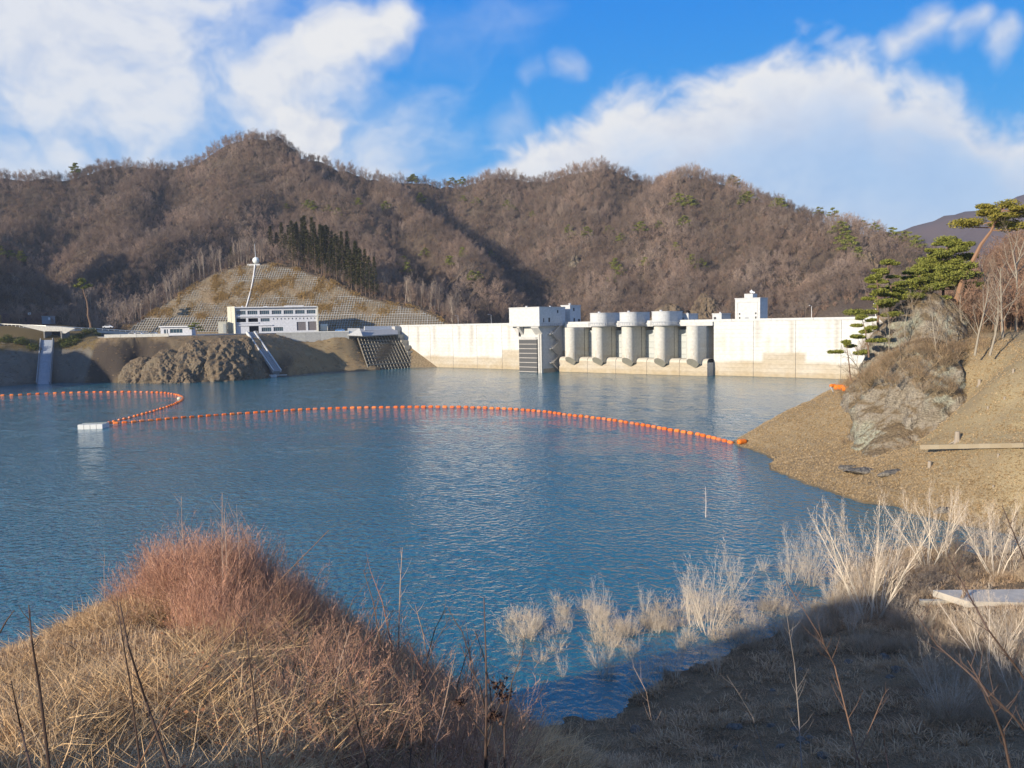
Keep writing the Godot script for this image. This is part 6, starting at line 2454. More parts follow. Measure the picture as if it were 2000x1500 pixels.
func make_point_things() -> void:
	# floats laid up on the bank
	var f := Shape.new()
	f.col = Color(0.8, 0.2, 0.02)
	f.tube(PackedVector3Array([Vector3(-0.9, 0, 0), Vector3(-0.8, 0, 0), Vector3(-0.55, 0, 0), Vector3(0.55, 0, 0), Vector3(0.8, 0, 0), Vector3(0.9, 0, 0)]), PackedFloat32Array([0.1, 0.32, 0.42, 0.42, 0.32, 0.1]), 12)
	var spots := [[1627, 752, 0.3, "large orange float lying highest on the bank under the rock"], [1640, 757, -0.2, "middle orange float of those lying on the bank"], [1655, 760, 0.1, "right-hand orange float on the bank against the rock"], [1449, 863, 0.5, "orange float hauled onto the tip of the point"]]
	for q in spots:
		var p := ground_at(q[0], q[1] + 5)
		solid("stranded_float", f, mats.float, q[3], "float", "", p + Vector3(0, 0.45, 0), q[2])
	var ring := Shape.new()
	ring.col = Color(0.6, 0.62, 0.66)
	var arc := PackedVector3Array()
	var rr := PackedFloat32Array()
	for k in 9:
		arc.append(Vector3(-0.9 + 1.4 * k / 8.0, -1.0 * sin(PI * k / 8.0), 0.3)); rr.append(0.09)
	ring.tube(arc, rr, 5)
	solid("mooring_cable", ring, mats.metal, "pale looped mooring cable hanging below the floats on the bank", "cable", "", ground_at(1632, 762) + Vector3(0, 0.6, 0))
	# the long pale log
	var a := ground_at(1800, 900)
	var b := ground_at(2030, 900)
	b = a.lerp(b, minf(1.0, 13.0 / a.distance_to(b)))
	var need := 0.0
	for k in 20:
		var m := a.lerp(b, k / 19.0)
		need = maxf(need, land(m.x, m.z) - m.y)
	a.y += need + 0.3
	b.y += need + 0.3
	var log_ := thing("split_log", "long pale split log lying level across the sandy slope", "log", a)
	var d := (b - a).normalized()
	var side := d.cross(Vector3.UP).normalized()
	var s := Shape.new()
	for k in 10:
		s.col = Color(0.5, 0.4, 0.26).lerp(Color(0.56, 0.47, 0.33), rng.randf())
		s.box(d * (0.62 + k * 1.25), Vector3(0.42, 0.46 + 0.05 * rng.randf(), 1.25), Basis(side, side.cross(d), -d))
	part(log_, "timber", s, mats.grained_wood)
	s = Shape.new()
	s.col = Color(0.62, 0.53, 0.4)
	s.box(Vector3(0, 0.02, 0) - d * 0.02, Vector3(0.38, 0.42, 0.05), Basis(side, side.cross(d), -d))
	part(log_, "sawn_end", s, mats.paint)
	# stumps
	var stumps := [[1912, 752, 0.9, "pale stump high on the sandy slope below the pale trees"], [1870, 862, 1.35, "big whitish stump beside the dark edge of the bluff"], [1815, 915, 1.0, "grey stump just below the left end of the log"], [1962, 783, 0.6, "small stump in the middle of the sandy slope"], [1930, 800, 0.5, "low dark stump left of the small stump"], [1950, 893, 0.5, "stump touching the log's upper side"], [1980, 728, 0.6, "stump near the top right of the slope"], [1655, 905, 0.4, "tiny stump on the grassy toe of the point"], [1585, 895, 0.4, "tiny pale stump near the shoreline of the point"], [1690, 905, 0.35, "tiny stump left of the grey slab of rock"], [1940, 955, 0.5, "dark stump below the middle of the log"]]
	for q in stumps:
		var p := ground_at(q[0], q[1])
		var o := thing("tree_stump", q[3], "stump", p - Vector3(0, 0.25, 0), rng.randf() * TAU)
		var h: float = q[2] * 0.85
		var m := Shape.new()
		m.col = Color(0.33, 0.28, 0.22)
		m.tube(PackedVector3Array([Vector3(0, -0.2, 0), Vector3(0, h * 0.25, 0), Vector3(0.06, h * 0.6, 0), Vector3(0.04, h + 0.2, 0)]), PackedFloat32Array([h * 0.5, h * 0.3, h * 0.24, h * 0.22]), 9)
		part(o, "trunk", m, mats.bark)
		m = Shape.new()
		m.col = Color(0.36, 0.31, 0.25)
		for k in 5:
			var g := TAU * k / 5 + rng.randf()
			m.rod(Vector3(cos(g) * h * 0.2, h * 0.25, sin(g) * h * 0.2), Vector3(cos(g) * h * 0.75, -0.05, sin(g) * h * 0.75), h * 0.09, h * 0.03, 5)
		part(o, "root", m, mats.bark)
	# slabs of rock in the grass
	for q in [[1690, 920, 2.6, "low grey rock slab on the toe of the point"], [1660, 912, 1.6, "small grey rock slab left of the larger one"], [1740, 925, 1.8, "weathered rock slab right of the larger one"], [1840, 1000, 0.9, "rounded stone by the inlet"]]:
		var p := ground_at(q[0], q[1])
		var m := Shape.new()
		m.col = Color(0.34, 0.3, 0.24)
		m.ball(Vector3.ZERO, Vector3(q[2], 0.35, q[2] * 0.5), 7, 12)
		for k in m.v.size():
			m.v[k] += Vector3(0, 0.25, 0) * fine.get_noise_3d(m.v[k].x * 9.0, m.v[k].y * 20.0 + q[0], m.v[k].z * 9.0) * 2.0
		solid("rock_slab", m, mats.rock, q[3], "rock", "", p, rng.randf_range(-0.3, 0.3))
	# concrete ramp in the inlet
	var r0 := on_level(1822, 1158, 1.6)
	var ramp := thing("landing_ramp", "pale flat concrete landing ramp at the right edge of the shore", "ramp", r0)
	var poly := PackedVector2Array()
	for q in [[1822, 1153], [2120, 1150], [2120, 1180], [1890, 1175]]:
		var p := on_level(q[0], q[1], 1.9) - r0
		poly.append(Vector2(p.x, p.z))
	s = Shape.new()
	s.col = Color(0.55, 0.5, 0.42)
	s.prism(poly, -0.1, 0.32)
	part(ramp, "slab", s, mats.concrete)
	poly = PackedVector2Array()
	for q in [[1795, 1172], [2100, 1176], [2100, 1181], [1796, 1175]]:
		var p := on_level(q[0], q[1], 1.4) - r0
		poly.append(Vector2(p.x, p.z))
	s = Shape.new()
	s.col = Color(0.5, 0.46, 0.38)
	s.prism(poly, -0.6, -0.12)
	part(ramp, "kerb", s, mats.concrete)
	s = Shape.new()
	s.col = Color(0.16, 0.11, 0.08)
	s.tube(PackedVector3Array([Vector3(0, -0.4, 0), Vector3(-0.12, 0.3, 0), Vector3(0.12, 0.75, 0), Vector3(-0.05, 1.15, 0), Vector3(0.1, 1.5, 0)]), PackedFloat32Array([0.16, 0.13, 0.1, 0.13, 0.05]), 7)
	s.rod(Vector3(0.1, 0.75, 0), Vector3(0.32, 1.05, 0.05), 0.06, 0.03)
	solid("driftwood_post", s, mats.bark, "crooked dark driftwood post standing before the concrete ramp", "post", "", on_level(1880, 1180, 1.5))


# ---------------------------------------------------------------- bleached willows of the shore
func make_willows() -> void:
	var kits := []
	for k in 7:
		var twigs := Shape.new()
		var o := {"twigs": twigs, "kids": [14, 7, 4], "clear": [0.15, 0.15, 0.15], "spread": [0.45, 0.5, 0.55], "ratio": [0.4, 0.45, 0.5], "up": [0.05, 0.12, 0.06, 0.04], "wobble": 0.12, "least": 0.0032, "tubes": 1, "radius": 0.0036, "twig_level": 1, "bark": Color(0.64, 0.56, 0.44), "twig": Color(0.6, 0.5, 0.385)}
		if k == 6:
			o.merge({"kids": [13, 6, 3], "clear": [0.3, 0.2, 0.2], "ratio": [0.36, 0.45, 0.5], "spread": [0.34, 0.45, 0.5], "radius": 0.0065, "least": 0.005}, true)
		var stems := vase_shrub(5.0, [12, 9, 15, 7, 10, 12, 8][k], [0.55, 0.4, 0.75, 0.35, 0.6, 0.5, 0.5][k], o)
		kits.append([stems, twigs])
	var list := [
		[1385, 1248, 182, 0, "large whitish vase-shaped willow standing in shallow water"], [1352, 1232, 130, 1, "whitish willow crowding the left side of the large vase-shaped one"],
		[1030, 1252, 82, 2, "pale rounded willow bush, leftmost in the water"], [1094, 1238, 70, 1, "slender pale willow between the two leftmost bushes"], [1112, 1242, 48, 3, "low pale willow beside the slender one"],
		[1160, 1240, 102, 3, "upright pale willow with the tallest stems left of the large vase"], [1178, 1242, 85, 0, "pale willow leaning right from the upright one"], [1222, 1246, 60, 2, "low spreading pale willow in the water"],
		[1285, 1246, 62, 4, "low pale willow touching the large vase's left foot"], [1258, 1202, 62, 1, "small pale willow standing farther out in the water"], [1433, 1158, 86, 3, "brush-like pale willow far out beyond the large vase"],
		[1490, 1122, 40, 2, "tiny round willow far out in open water"], [1582, 1152, 140, 1, "sparse tall willow at the water's edge, with bushy foot"], [1568, 1140, 75, 2, "bushy grey willow at the foot of the sparse tall one"],
		[1545, 1150, 120, 3, "single-stemmed pale willow left of the sparse tall one"], [1700, 1212, 262, 6, "tallest white willow spreading like a fan on the shore"], [1716, 1196, 225, 6, "white willow rising just right of the tallest fan"],
		[1682, 1200, 200, 0, "white willow rising just left of the tallest fan"], [1640, 1206, 130, 3, "slim white willow on the shore left of the fan"], [1628, 1200, 110, 1, "slim grey willow beside the slim white one"],
		[1812, 1106, 170, 6, "white willow standing behind the inlet"], [1845, 1090, 150, 6, "fan-shaped pale willow right of the inlet"], [1945, 1125, 165, 6, "tall pale willow above the concrete ramp"],
		[1925, 1100, 120, 0, "bushy pale willow behind the concrete ramp"], [1975, 1120, 130, 4, "pale willow at the right edge above the ramp"], [1930, 1310, 190, 6, "pale slanting willow below the ramp"],
		[1975, 1290, 150, 0, "dense pale willow at the right edge below the ramp"], [1905, 1250, 100, 4, "low pale willow under the ramp's edge"], [1990, 1380, 170, 6, "tall pale willow at the right edge, lowest of all"],
		[1480, 1238, 74, 2, "thin willow on the shore right of the large vase"], [1462, 1225, 56, 1, "small willow behind the thin one"], [1540, 1262, 85, 4, "low twiggy willow on the lit shore"],
		[1583, 1236, 70, 2, "round twiggy willow on the lit shore"], [1510, 1196, 54, 0, "small pale willow at the tip of the lit shore"], [1852, 1410, 160, 2, "grey-green willow in the shaded hollow at the right"],
		[1662, 1236, 80, 0, "low pale willow below the tallest fan"], [1600, 1246, 60, 1, "low pale willow at the shade's edge"], [1760, 1215, 70, 2, "low straw-pale willow right of the tallest fan"], [1800, 1240, 66, 4, "low straw-pale willow in the lit grass"],
		[1180, 1330, 110, 2, "dim grey willow standing in the shaded water"], [1255, 1345, 110, 0, "dim grey willow at the shaded waterline"], [1320, 1330, 100, 4, "dim bushy willow in shade below the large vase"], [1400, 1318, 80, 1, "dim low willow at the edge of the shade"], [1100, 1330, 60, 3, "dim thin willow farthest left in shaded water"],
	]
	var protos := {}
	for q in list:
		var p := ground_at(q[0], q[1])
		p.y = maxf(p.y, minf(land(p.x, p.z), 6.0)) if land(p.x, p.z) > -0.2 else -0.2
		var h: float = 1.12 * q[2] * -p.z / FOCAL
		var k: int = q[3]
		if not protos.has(k):
			var o := thing("bare_willow", q[4], "willow", p, rng.randf() * TAU, "bleached willows of the shore")
			part(o, "stems", kits[k][0], mats.bark)
			part(o, "twigs", kits[k][1], mats.bark)
			o.scale = Vector3.ONE * h / 5.0
			protos[k] = o
		else:
			again(protos[k], p, rng.randf() * TAU, Vector3(h / 5.0 * rng.randf_range(0.85, 1.15), h / 5.0, h / 5.0), q[4], "bleached willows of the shore")
	# the drowned sapling out in the lake
	var spot := on_level(1378, 1010)
	var o := thing("drowned_sapling", "lone pale sapling standing in open water off the point", "tree", spot)
	var s := Shape.new()
	s.col = Color(0.55, 0.48, 0.42)
	s.tube(PackedVector3Array([Vector3(0, -0.5, 0), Vector3(0.05, 1.5, 0), Vector3(0, 3.2, 0)]), PackedFloat32Array([0.045, 0.035, 0.012]), 5)
	part(o, "stem", s, mats.bark)
	s = Shape.new()
	s.col = Color(0.42, 0.34, 0.29)
	for k in 46:
		var y := 3.0 * pow(rng.randf(), 1.4)
		var g := rng.randf() * TAU
		var l := 0.25 + 0.9 * (1.0 - y / 3.2) * rng.randf()
		s.blade(Vector3(0, y, 0), Vector3(cos(g) * l, y + 0.35 * l, sin(g) * l), Vector3(0, 0.012, 0))
	part(o, "twigs", s, mats.bark)


# ---------------------------------------------------------------- grass and thicket
func make_undergrowth() -> void:
	var straw := [tuft(15, 1.0, 1.8, 0.012), tuft(14, 1.0, 2.8, 0.012)]
	var where := [[], []]
	var tints := [[], []]
	for k in 45000:
		var d := 7.0 + 25.0 * pow(rng.randf(), 0.8)
		var sx := rng.randf_range(-60, 1150)
		var p := at(sx, 1000, d)
		p.y = land(p.x, p.z)
		var q := seen_at(p)
		if p.y < 0.15 or q.y > 1560 or p.z < -46.0 or (p.y < 5.0 and q.x > 960):
			continue
		var patch := fine.get_noise_2d(p.x * 5.0, p.z * 5.0)
		if rng.randf() < 0.4 - 1.5 * patch:
			continue
		var s := rng.randf_range(0.16, 0.55) * (1.0 + 0.7 * patch)
		var j := k % 2
		where[j].append(Transform3D(Basis(Vector3.UP, rng.randf() * TAU).rotated(Vector3.RIGHT, rng.randf_range(-0.4, 0.4)).scaled(Vector3(s, s, s)), p - Vector3(0, 0.03, 0)))
		var c := tint(Color(0.66, 0.48, 0.29), Color(0.48, 0.31, 0.17), 0.3)
		tints[j].append(c.lerp(Color(0.3, 0.17, 0.09), smoothstep(0.1, 0.4, -patch)))
	for j in 2:
		scatter("mound_grass", straw[j].mesh(), mats.grass, where[j], tints[j], "dry straw grass matting the near mound", "grass")
	# tangle of dead stalks over the mound
	var stalk := []
	for k in 3:
		var t := Shape.new()
		for i in 11:
			var g := rng.randf() * TAU
			var a := Vector3(rng.randf_range(-0.3, 0.3), -0.05, rng.randf_range(-0.3, 0.3))
			var d := (Vector3.UP * rng.randf_range(0.25, 1.3) + Vector3(cos(g), 0, sin(g))).normalized()
			var l := rng.randf_range(0.5, 1.25)
			var b := a + d * l * 0.55
			var e := b + (d + Vector3(rng.randf_range(-0.5, 0.5), rng.randf_range(-0.6, 0.2), rng.randf_range(-0.5, 0.5))).normalized() * l * 0.45
			t.col = Color(0.62, 0.46, 0.3).lerp(Color(0.2, 0.12, 0.08), pow(rng.randf(), 1.3)) * rng.randf_range(0.8, 1.15)
			t.tube(PackedVector3Array([a, b, e]), PackedFloat32Array([0.007, 0.005, 0.0015]), 3, false)
			for m in 3:
				var q := a.lerp(b, rng.randf_range(0.4, 1.0))
				t.blade(q, q + (d + Vector3(rng.randf_range(-1, 1), rng.randf_range(-0.4, 0.8), rng.randf_range(-1, 1))).normalized() * l * rng.randf_range(0.15, 0.4), Vector3(0.003, 0.002, 0))
		stalk.append(t.mesh())
	var sw := [[], [], []]
	var st := [[], [], []]
	for k in 9000:
		var d := 6.5 + 21.0 * pow(rng.randf(), 0.9)
		var p := at(rng.randf_range(-60, 1120), 1000, d)
		p.y = land(p.x, p.z)
		var q := seen_at(p)
		if p.y < 0.5 or q.y > 1580 or (p.y < 6.0 and q.x > 1000) or rng.randf() < 0.4 - 1.6 * fine.get_noise_2d(p.x * 5.0 + 33.0, p.z * 5.0):
			continue
		var s := rng.randf_range(0.35, 1.25) * (0.7 if q.x < 330 and d > 15.0 else 1.0)
		sw[k % 3].append(Transform3D(Basis(Vector3.UP, rng.randf() * TAU).scaled(Vector3.ONE * s), p))
		st[k % 3].append(tint(Color(0.95, 0.92, 0.8), Color(1.45, 1.3, 1.0), 0.3))
	for k in 3:
		scatter("dead_stalks", stalk[k], mats.bark, sw[k], st[k], "tangle of tan and brown dead stalks over the mound", "dead stalks")
	# grass of the point
	where = [[], []]
	tints = [[], []]
	for k in 80000:
		var d := rng.randf_range(72, 142)
		var p := at(rng.randf_range(1440, 2060), 900, d)
		p.y = land(p.x, p.z)
		if p.y < 0.1 or not in_view(p, 40) or p.y > 17.0:
			continue
		var sandy := smoothstep(44.0, 52.0, p.x) * smoothstep(-112.0, -98.0, p.z)
		var patch := fine.get_noise_2d(p.x * 3.0, p.z * 3.0)
		if rng.randf() < 0.62 * sandy - patch * 0.6:
			continue
		var s := rng.randf_range(0.12, 0.3)
		where[k % 2].append(Transform3D(Basis(Vector3.UP, rng.randf() * TAU).scaled(Vector3(s * 1.3, s * 0.8, s * 1.3)), p))
		tints[k % 2].append(tint(Color(0.58, 0.43, 0.25), Color(0.46, 0.33, 0.18), 0.22))
	for j in 2:
		scatter("point_grass", tuft(14, 1.0, 1.5, 0.05).mesh(), mats.grass, where[j], tints[j], "short dry grass on the slopes of the point", "grass")
	# weeds of the hollow and the lit shore
	var weed := vase_shrub(1.0, 12, 1.1, {"kids": [4], "least": 0.005, "tubes": 0, "radius": 0.008, "bark": Color(1, 1, 1), "twig": Color(1, 1, 1)})
	where = [[], []]
	tints = [[], []]
	for k in 42000:
		var p := Vector3(rng.randf_range(-2, 46), 0, rng.randf_range(-74, -18))
		p.y = land(p.x, p.z)
		if p.y < 0.05 or p.y > 7.5 or not in_view(p, 60):
			continue
		var patch := fine.get_noise_2d(p.x * 4.0, p.z * 4.0)
		if rng.randf() < 0.35 - patch:
			continue
		var s := rng.randf_range(0.3, 0.75) * (1.0 + 0.6 * patch)
		where[k % 2].append(Transform3D(Basis(Vector3.UP, rng.randf() * TAU).scaled(Vector3(s * 1.2, s * (1.6 if k % 2 else 0.7), s * 1.2)), p - Vector3(0, 0.04, 0)))
		tints[k % 2].append(tint(Color(0.56, 0.4, 0.24), Color(0.36, 0.235, 0.135), 0.3))
	scatter("shore_grass", tuft(12, 1.0, 1.3, 0.022).mesh(), mats.grass, where[0], tints[0], "matted grey-brown grass of the shaded hollow and lit shore", "grass")
	scatter("shore_weeds", weed.mesh(), mats.bark, where[1], tints[1], "thin dead weeds of the shaded hollow and lit shore", "weeds")
	# reddish thicket on the mound
	var thick := []
	for k in 3:
		thick.append(vase_shrub(2.2, 15, 0.55, {"kids": [8, 4], "clear": [0.25, 0.2], "spread": [0.45, 0.5], "ratio": [0.42, 0.5], "least": 0.0035, "tubes": 0, "radius": 0.0032, "wobble": 0.14, "bark": Color(0.5, 0.36, 0.26), "twig": Color(0.48, 0.315, 0.235), "twig_level": 1}).mesh())
	var tw := [[], [], []]
	var tt := [[], [], []]
	for k in 1300:
		var sx := rng.randf_range(215, 1010)
		var d := rng.randf_range(14.0, 27.0)
		var p := at(sx, 1100, d)
		p.y = land(p.x, p.z)
		var q := seen_at(p)
		if p.y < 0.6:
			continue
		var core := exp(-pow((q.x - 430.0) / 190.0, 2.0)) * smoothstep(16.0, 22.0, d)
		var flank := 0.5 * smoothstep(560.0, 680.0, q.x)
		if rng.randf() > 0.04 + 0.8 * core + 0.4 * flank or q.x > 990 or (q.x < 320 and d < 21.0):
			continue
		var s := lerpf(0.4 + 0.2 * flank, 1.1, core) * rng.randf_range(0.6, 1.15)
		tw[k % 3].append(Transform3D(Basis(Vector3.UP, rng.randf() * TAU).scaled(Vector3(s, s, s)), p))
		tt[k % 3].append(tint(Color(0.85, 0.75, 0.68), Color(1.2, 1.0, 0.88), 0.22))
	var woody := []
	for k in 2:
		woody.append(vase_shrub(2.2, 7, 0.75, {"kids": [7, 4, 2], "clear": [0.25, 0.2, 0.2], "spread": [0.55, 0.6, 0.6], "ratio": [0.45, 0.5, 0.5], "least": 0.0035, "tubes": 1, "radius": 0.0055, "wobble": 0.16, "bark": Color(0.26, 0.17, 0.12), "twig": Color(0.36, 0.23, 0.165), "twig_level": 1}).mesh())
	var ww := [[], []]
	var wt := [[], []]
	for k in 190:
		var sx := rng.randf_range(250, 1000)
		var p := at(sx, 1100, rng.randf_range(11.0, 26.0))
		p.y = land(p.x, p.z)
		var q := seen_at(p)
		if p.y < 0.8 or (q.x < 540 and -p.z < 20.0):
			continue
		ww[k % 2].append(Transform3D(Basis(Vector3.UP, rng.randf() * TAU).scaled(Vector3.ONE * rng.randf_range(0.45, 1.15)), p))
		wt[k % 2].append(tint(Color(0.9, 0.85, 0.8), Color(1.5, 1.35, 1.2), 0.2))
	for k in 2:
		scatter("woody_scrub", woody[k], mats.bark, ww[k], wt[k], "leafless forked scrub scattered over the mound's right flank", "scrub")
	for k in 3:
		scatter("red_thicket", thick[k], mats.bark, tw[k], tt[k], "reddish-brown bare thicket covering the crest of the mound", "thicket")
	# withered leaves caught in the grass
	var leaf := Shape.new()
	leaf.quad(Vector3(-0.05, 0, 0), Vector3(0, 0.02, 0.04), Vector3(0.06, 0, 0), Vector3(0, 0.015, -0.04))
	var lw := []
	var lt := []
	for k in 6000:
		var p := at(rng.randf_range(300, 1100), 1000, rng.randf_range(8, 25))
		p.y = land(p.x, p.z) + rng.randf_range(0.05, 0.6)
		if p.y < 1.0 or fine.get_noise_2d(p.x * 6.0, p.z * 6.0) < 0.0:
			continue
		lw.append(Transform3D(Basis.from_euler(Vector3(rng.randf() * TAU, rng.randf() * TAU, 0)).scaled(Vector3.ONE * rng.randf_range(0.35, 0.8)), p))
		lt.append(tint(Color(0.3, 0.14, 0.07), Color(0.4, 0.2, 0.1), 0.25))
	scatter("withered_leaves", leaf.mesh(), mats.grass, lw, lt, "withered brown leaves caught in the mound's grass", "leaves")
	# pale thicket of the lit shore and round the inlet
	var pw := [[], []]
	var pt := [[], []]
	var pale_kits := []
	for k in 2:
		pale_kits.append(vase_shrub(1.8, 13, 0.8, {"kids": [8, 4], "clear": [0.2, 0.2], "spread": [0.5, 0.5], "least": 0.0055, "tubes": 0, "radius": 0.005, "wobble": 0.13, "bark": Color(0.48, 0.41, 0.32), "twig": Color(0.46, 0.38, 0.29)}).mesh())
	for k in 2600:
		var q := Vector2(rng.randf_range(1430, 2080), rng.randf_range(1060, 1420))
		var p := ground_at(q.x, q.y)
		if p.y < -0.1 or p.y > 8.0 or -p.z > 76.0:
			continue
		if fine.get_noise_2d(p.x * 5.0, p.z * 5.0) < -0.05 or (q.y > 1140 and q.y < 1200 and q.x > 1810) or (q.y > 1280 and q.x < 1780):
			continue
		pw[k % 2].append(Transform3D(Basis(Vector3.UP, rng.randf() * TAU).scaled(Vector3.ONE * rng.randf_range(0.35, 1.0)), p))
		pt[k % 2].append(tint(Color(0.85, 0.8, 0.7), Color(1.2, 1.1, 1.0), 0.15))
	for k in 380:
		var q := Vector2(rng.randf_range(985, 1680), rng.randf_range(1120, 1345) if rng.randf() < 0.3 else rng.randf_range(1190, 1290))
		if (q.y > 1255 and rng.randf() < 0.5) or (q.x < 1450 and q.y < 1170):
			continue
		var p := on_level(q.x, q.y, -0.1)
		if land(p.x, p.z) > 0.3 or fine.get_noise_2d(p.x * 4.0, p.z * 4.0) < -0.1:
			continue
		pw[k % 2].append(Transform3D(Basis(Vector3.UP, rng.randf() * TAU).scaled(Vector3.ONE * rng.randf_range(0.4, 1.15)), p))
		pt[k % 2].append(tint(Color(1.0, 0.98, 0.93), Color(1.4, 1.36, 1.28), 0.15))
	for k in 2:
		scatter("pale_thicket", pale_kits[k], mats.bark, pw[k], pt[k], "pale straw-coloured thicket between the willows of shore and shallows", "thicket")
	# cut brush lying dark on the mound
	for q in [[185, 1290, 0.9, "dark heap of cut stubs left of the thicket"], [160, 1255, 0.5, "small dark tuft of stubs on the mound's left edge"], [520, 1395, 0.8, "dark tangle of brush in the middle of the mound"], [330, 1330, 0.6, "dark low brush between straw and thicket"], [700, 1330, 0.8, "dark tangle of brush on the right flank"]]:
		var p := ground_at(q[0], q[1])
		var m := Shape.new()
		for k in 46:
			var g := rng.randf() * TAU
			var r: float = q[2] * sqrt(rng.randf())
			var a := Vector3(cos(g) * r, -0.1, sin(g) * r)
			m.col = Color(0.07, 0.045, 0.03).lerp(Color(0.34, 0.25, 0.16), pow(rng.randf(), 2.0))
			m.rod(a, a + Vector3(rng.randf_range(-0.35, 0.35), rng.randf_range(0.15, 0.5), rng.randf_range(-0.35, 0.35)) * q[2], 0.022, 0.012, 5)
		solid("brush_heap", m, mats.bark, q[3], "brush heap", "", p)
	# stones in the hollow
	for k in 46:
		var p := ground_at(rng.randf_range(1050, 1950), rng.randf_range(1260, 1500))
		if p.y < 0.3:
			continue
		var m := Shape.new()
		m.col = Color(0.26, 0.24, 0.21)
		var r := rng.randf_range(0.12, 0.4)
		m.ball(Vector3.ZERO, Vector3(r, r * 0.6, r * 0.8), 6, 9)
		for j in m.v.size():
			m.v[j] *= 1.0 + 0.5 * fine.get_noise_3d(m.v[j].x * 40.0 + k * 9.0, m.v[j].y * 40.0, m.v[j].z * 40.0)
		solid("stone", m, mats.rock, "grey stone half sunk in the grass of the shaded hollow", "stone", "stones of the shaded hollow", p, rng.randf() * TAU)


# ---------------------------------------------------------------- single stems close to the eye
func sapling(label: String, points: Array, d: float, r: float, col: Color, sprigs: int, long_: float) -> void:
	var path := PackedVector3Array()
	var radii := PackedFloat32Array()
	for k in points.size():
		path.append(at(points[k][0], points[k][1], d + 0.25 * sin(k * 1.7 + d)))
	var foot := path[0]
	var ground := land(foot.x, foot.z)
	if ground < foot.y - 0.05:
		path.insert(0, Vector3(foot.x + (foot.x - path[1].x) * 0.15, ground - 0.15, foot.z))
	var base := path[0]
	for k in path.size():
		path[k] -= base
		radii.append(r * (1.0 - 0.72 * k / (path.size() - 1.0)))
	var o := thing("bare_sapling", label, "sapling", base)
	var s := Shape.new()
	s.col = col
	s.tube(path, radii, 6)
	part(o, "stem", s, mats.bark)
	if sprigs == 0:
		return
	for k in sprigs:
		s = Shape.new()
		s.col = col
		var t := rng.randf_range(0.3, 0.98) * (path.size() - 1)
		var i := mini(int(t), path.size() - 2)
		var p := path[i].lerp(path[i + 1], t - i)
		var along := (path[i + 1] - path[i]).normalized()
		var g := rng.randf() * TAU
		var out := (along * rng.randf_range(0.5, 1.2) + Vector3(cos(g), 0.2, sin(g) * 0.6) * 0.8).normalized()
		var l := long_ * rng.randf_range(0.35, 1.0)
		var mid := p + out * l * 0.5
		var tip := mid + (out + Vector3(0, 0.35, 0)).normalized() * l * 0.5
		s.tube(PackedVector3Array([p, mid, tip]), PackedFloat32Array([r * 0.26, r * 0.18, r * 0.06]), 4)
		part(o, "twig", s, mats.bark)


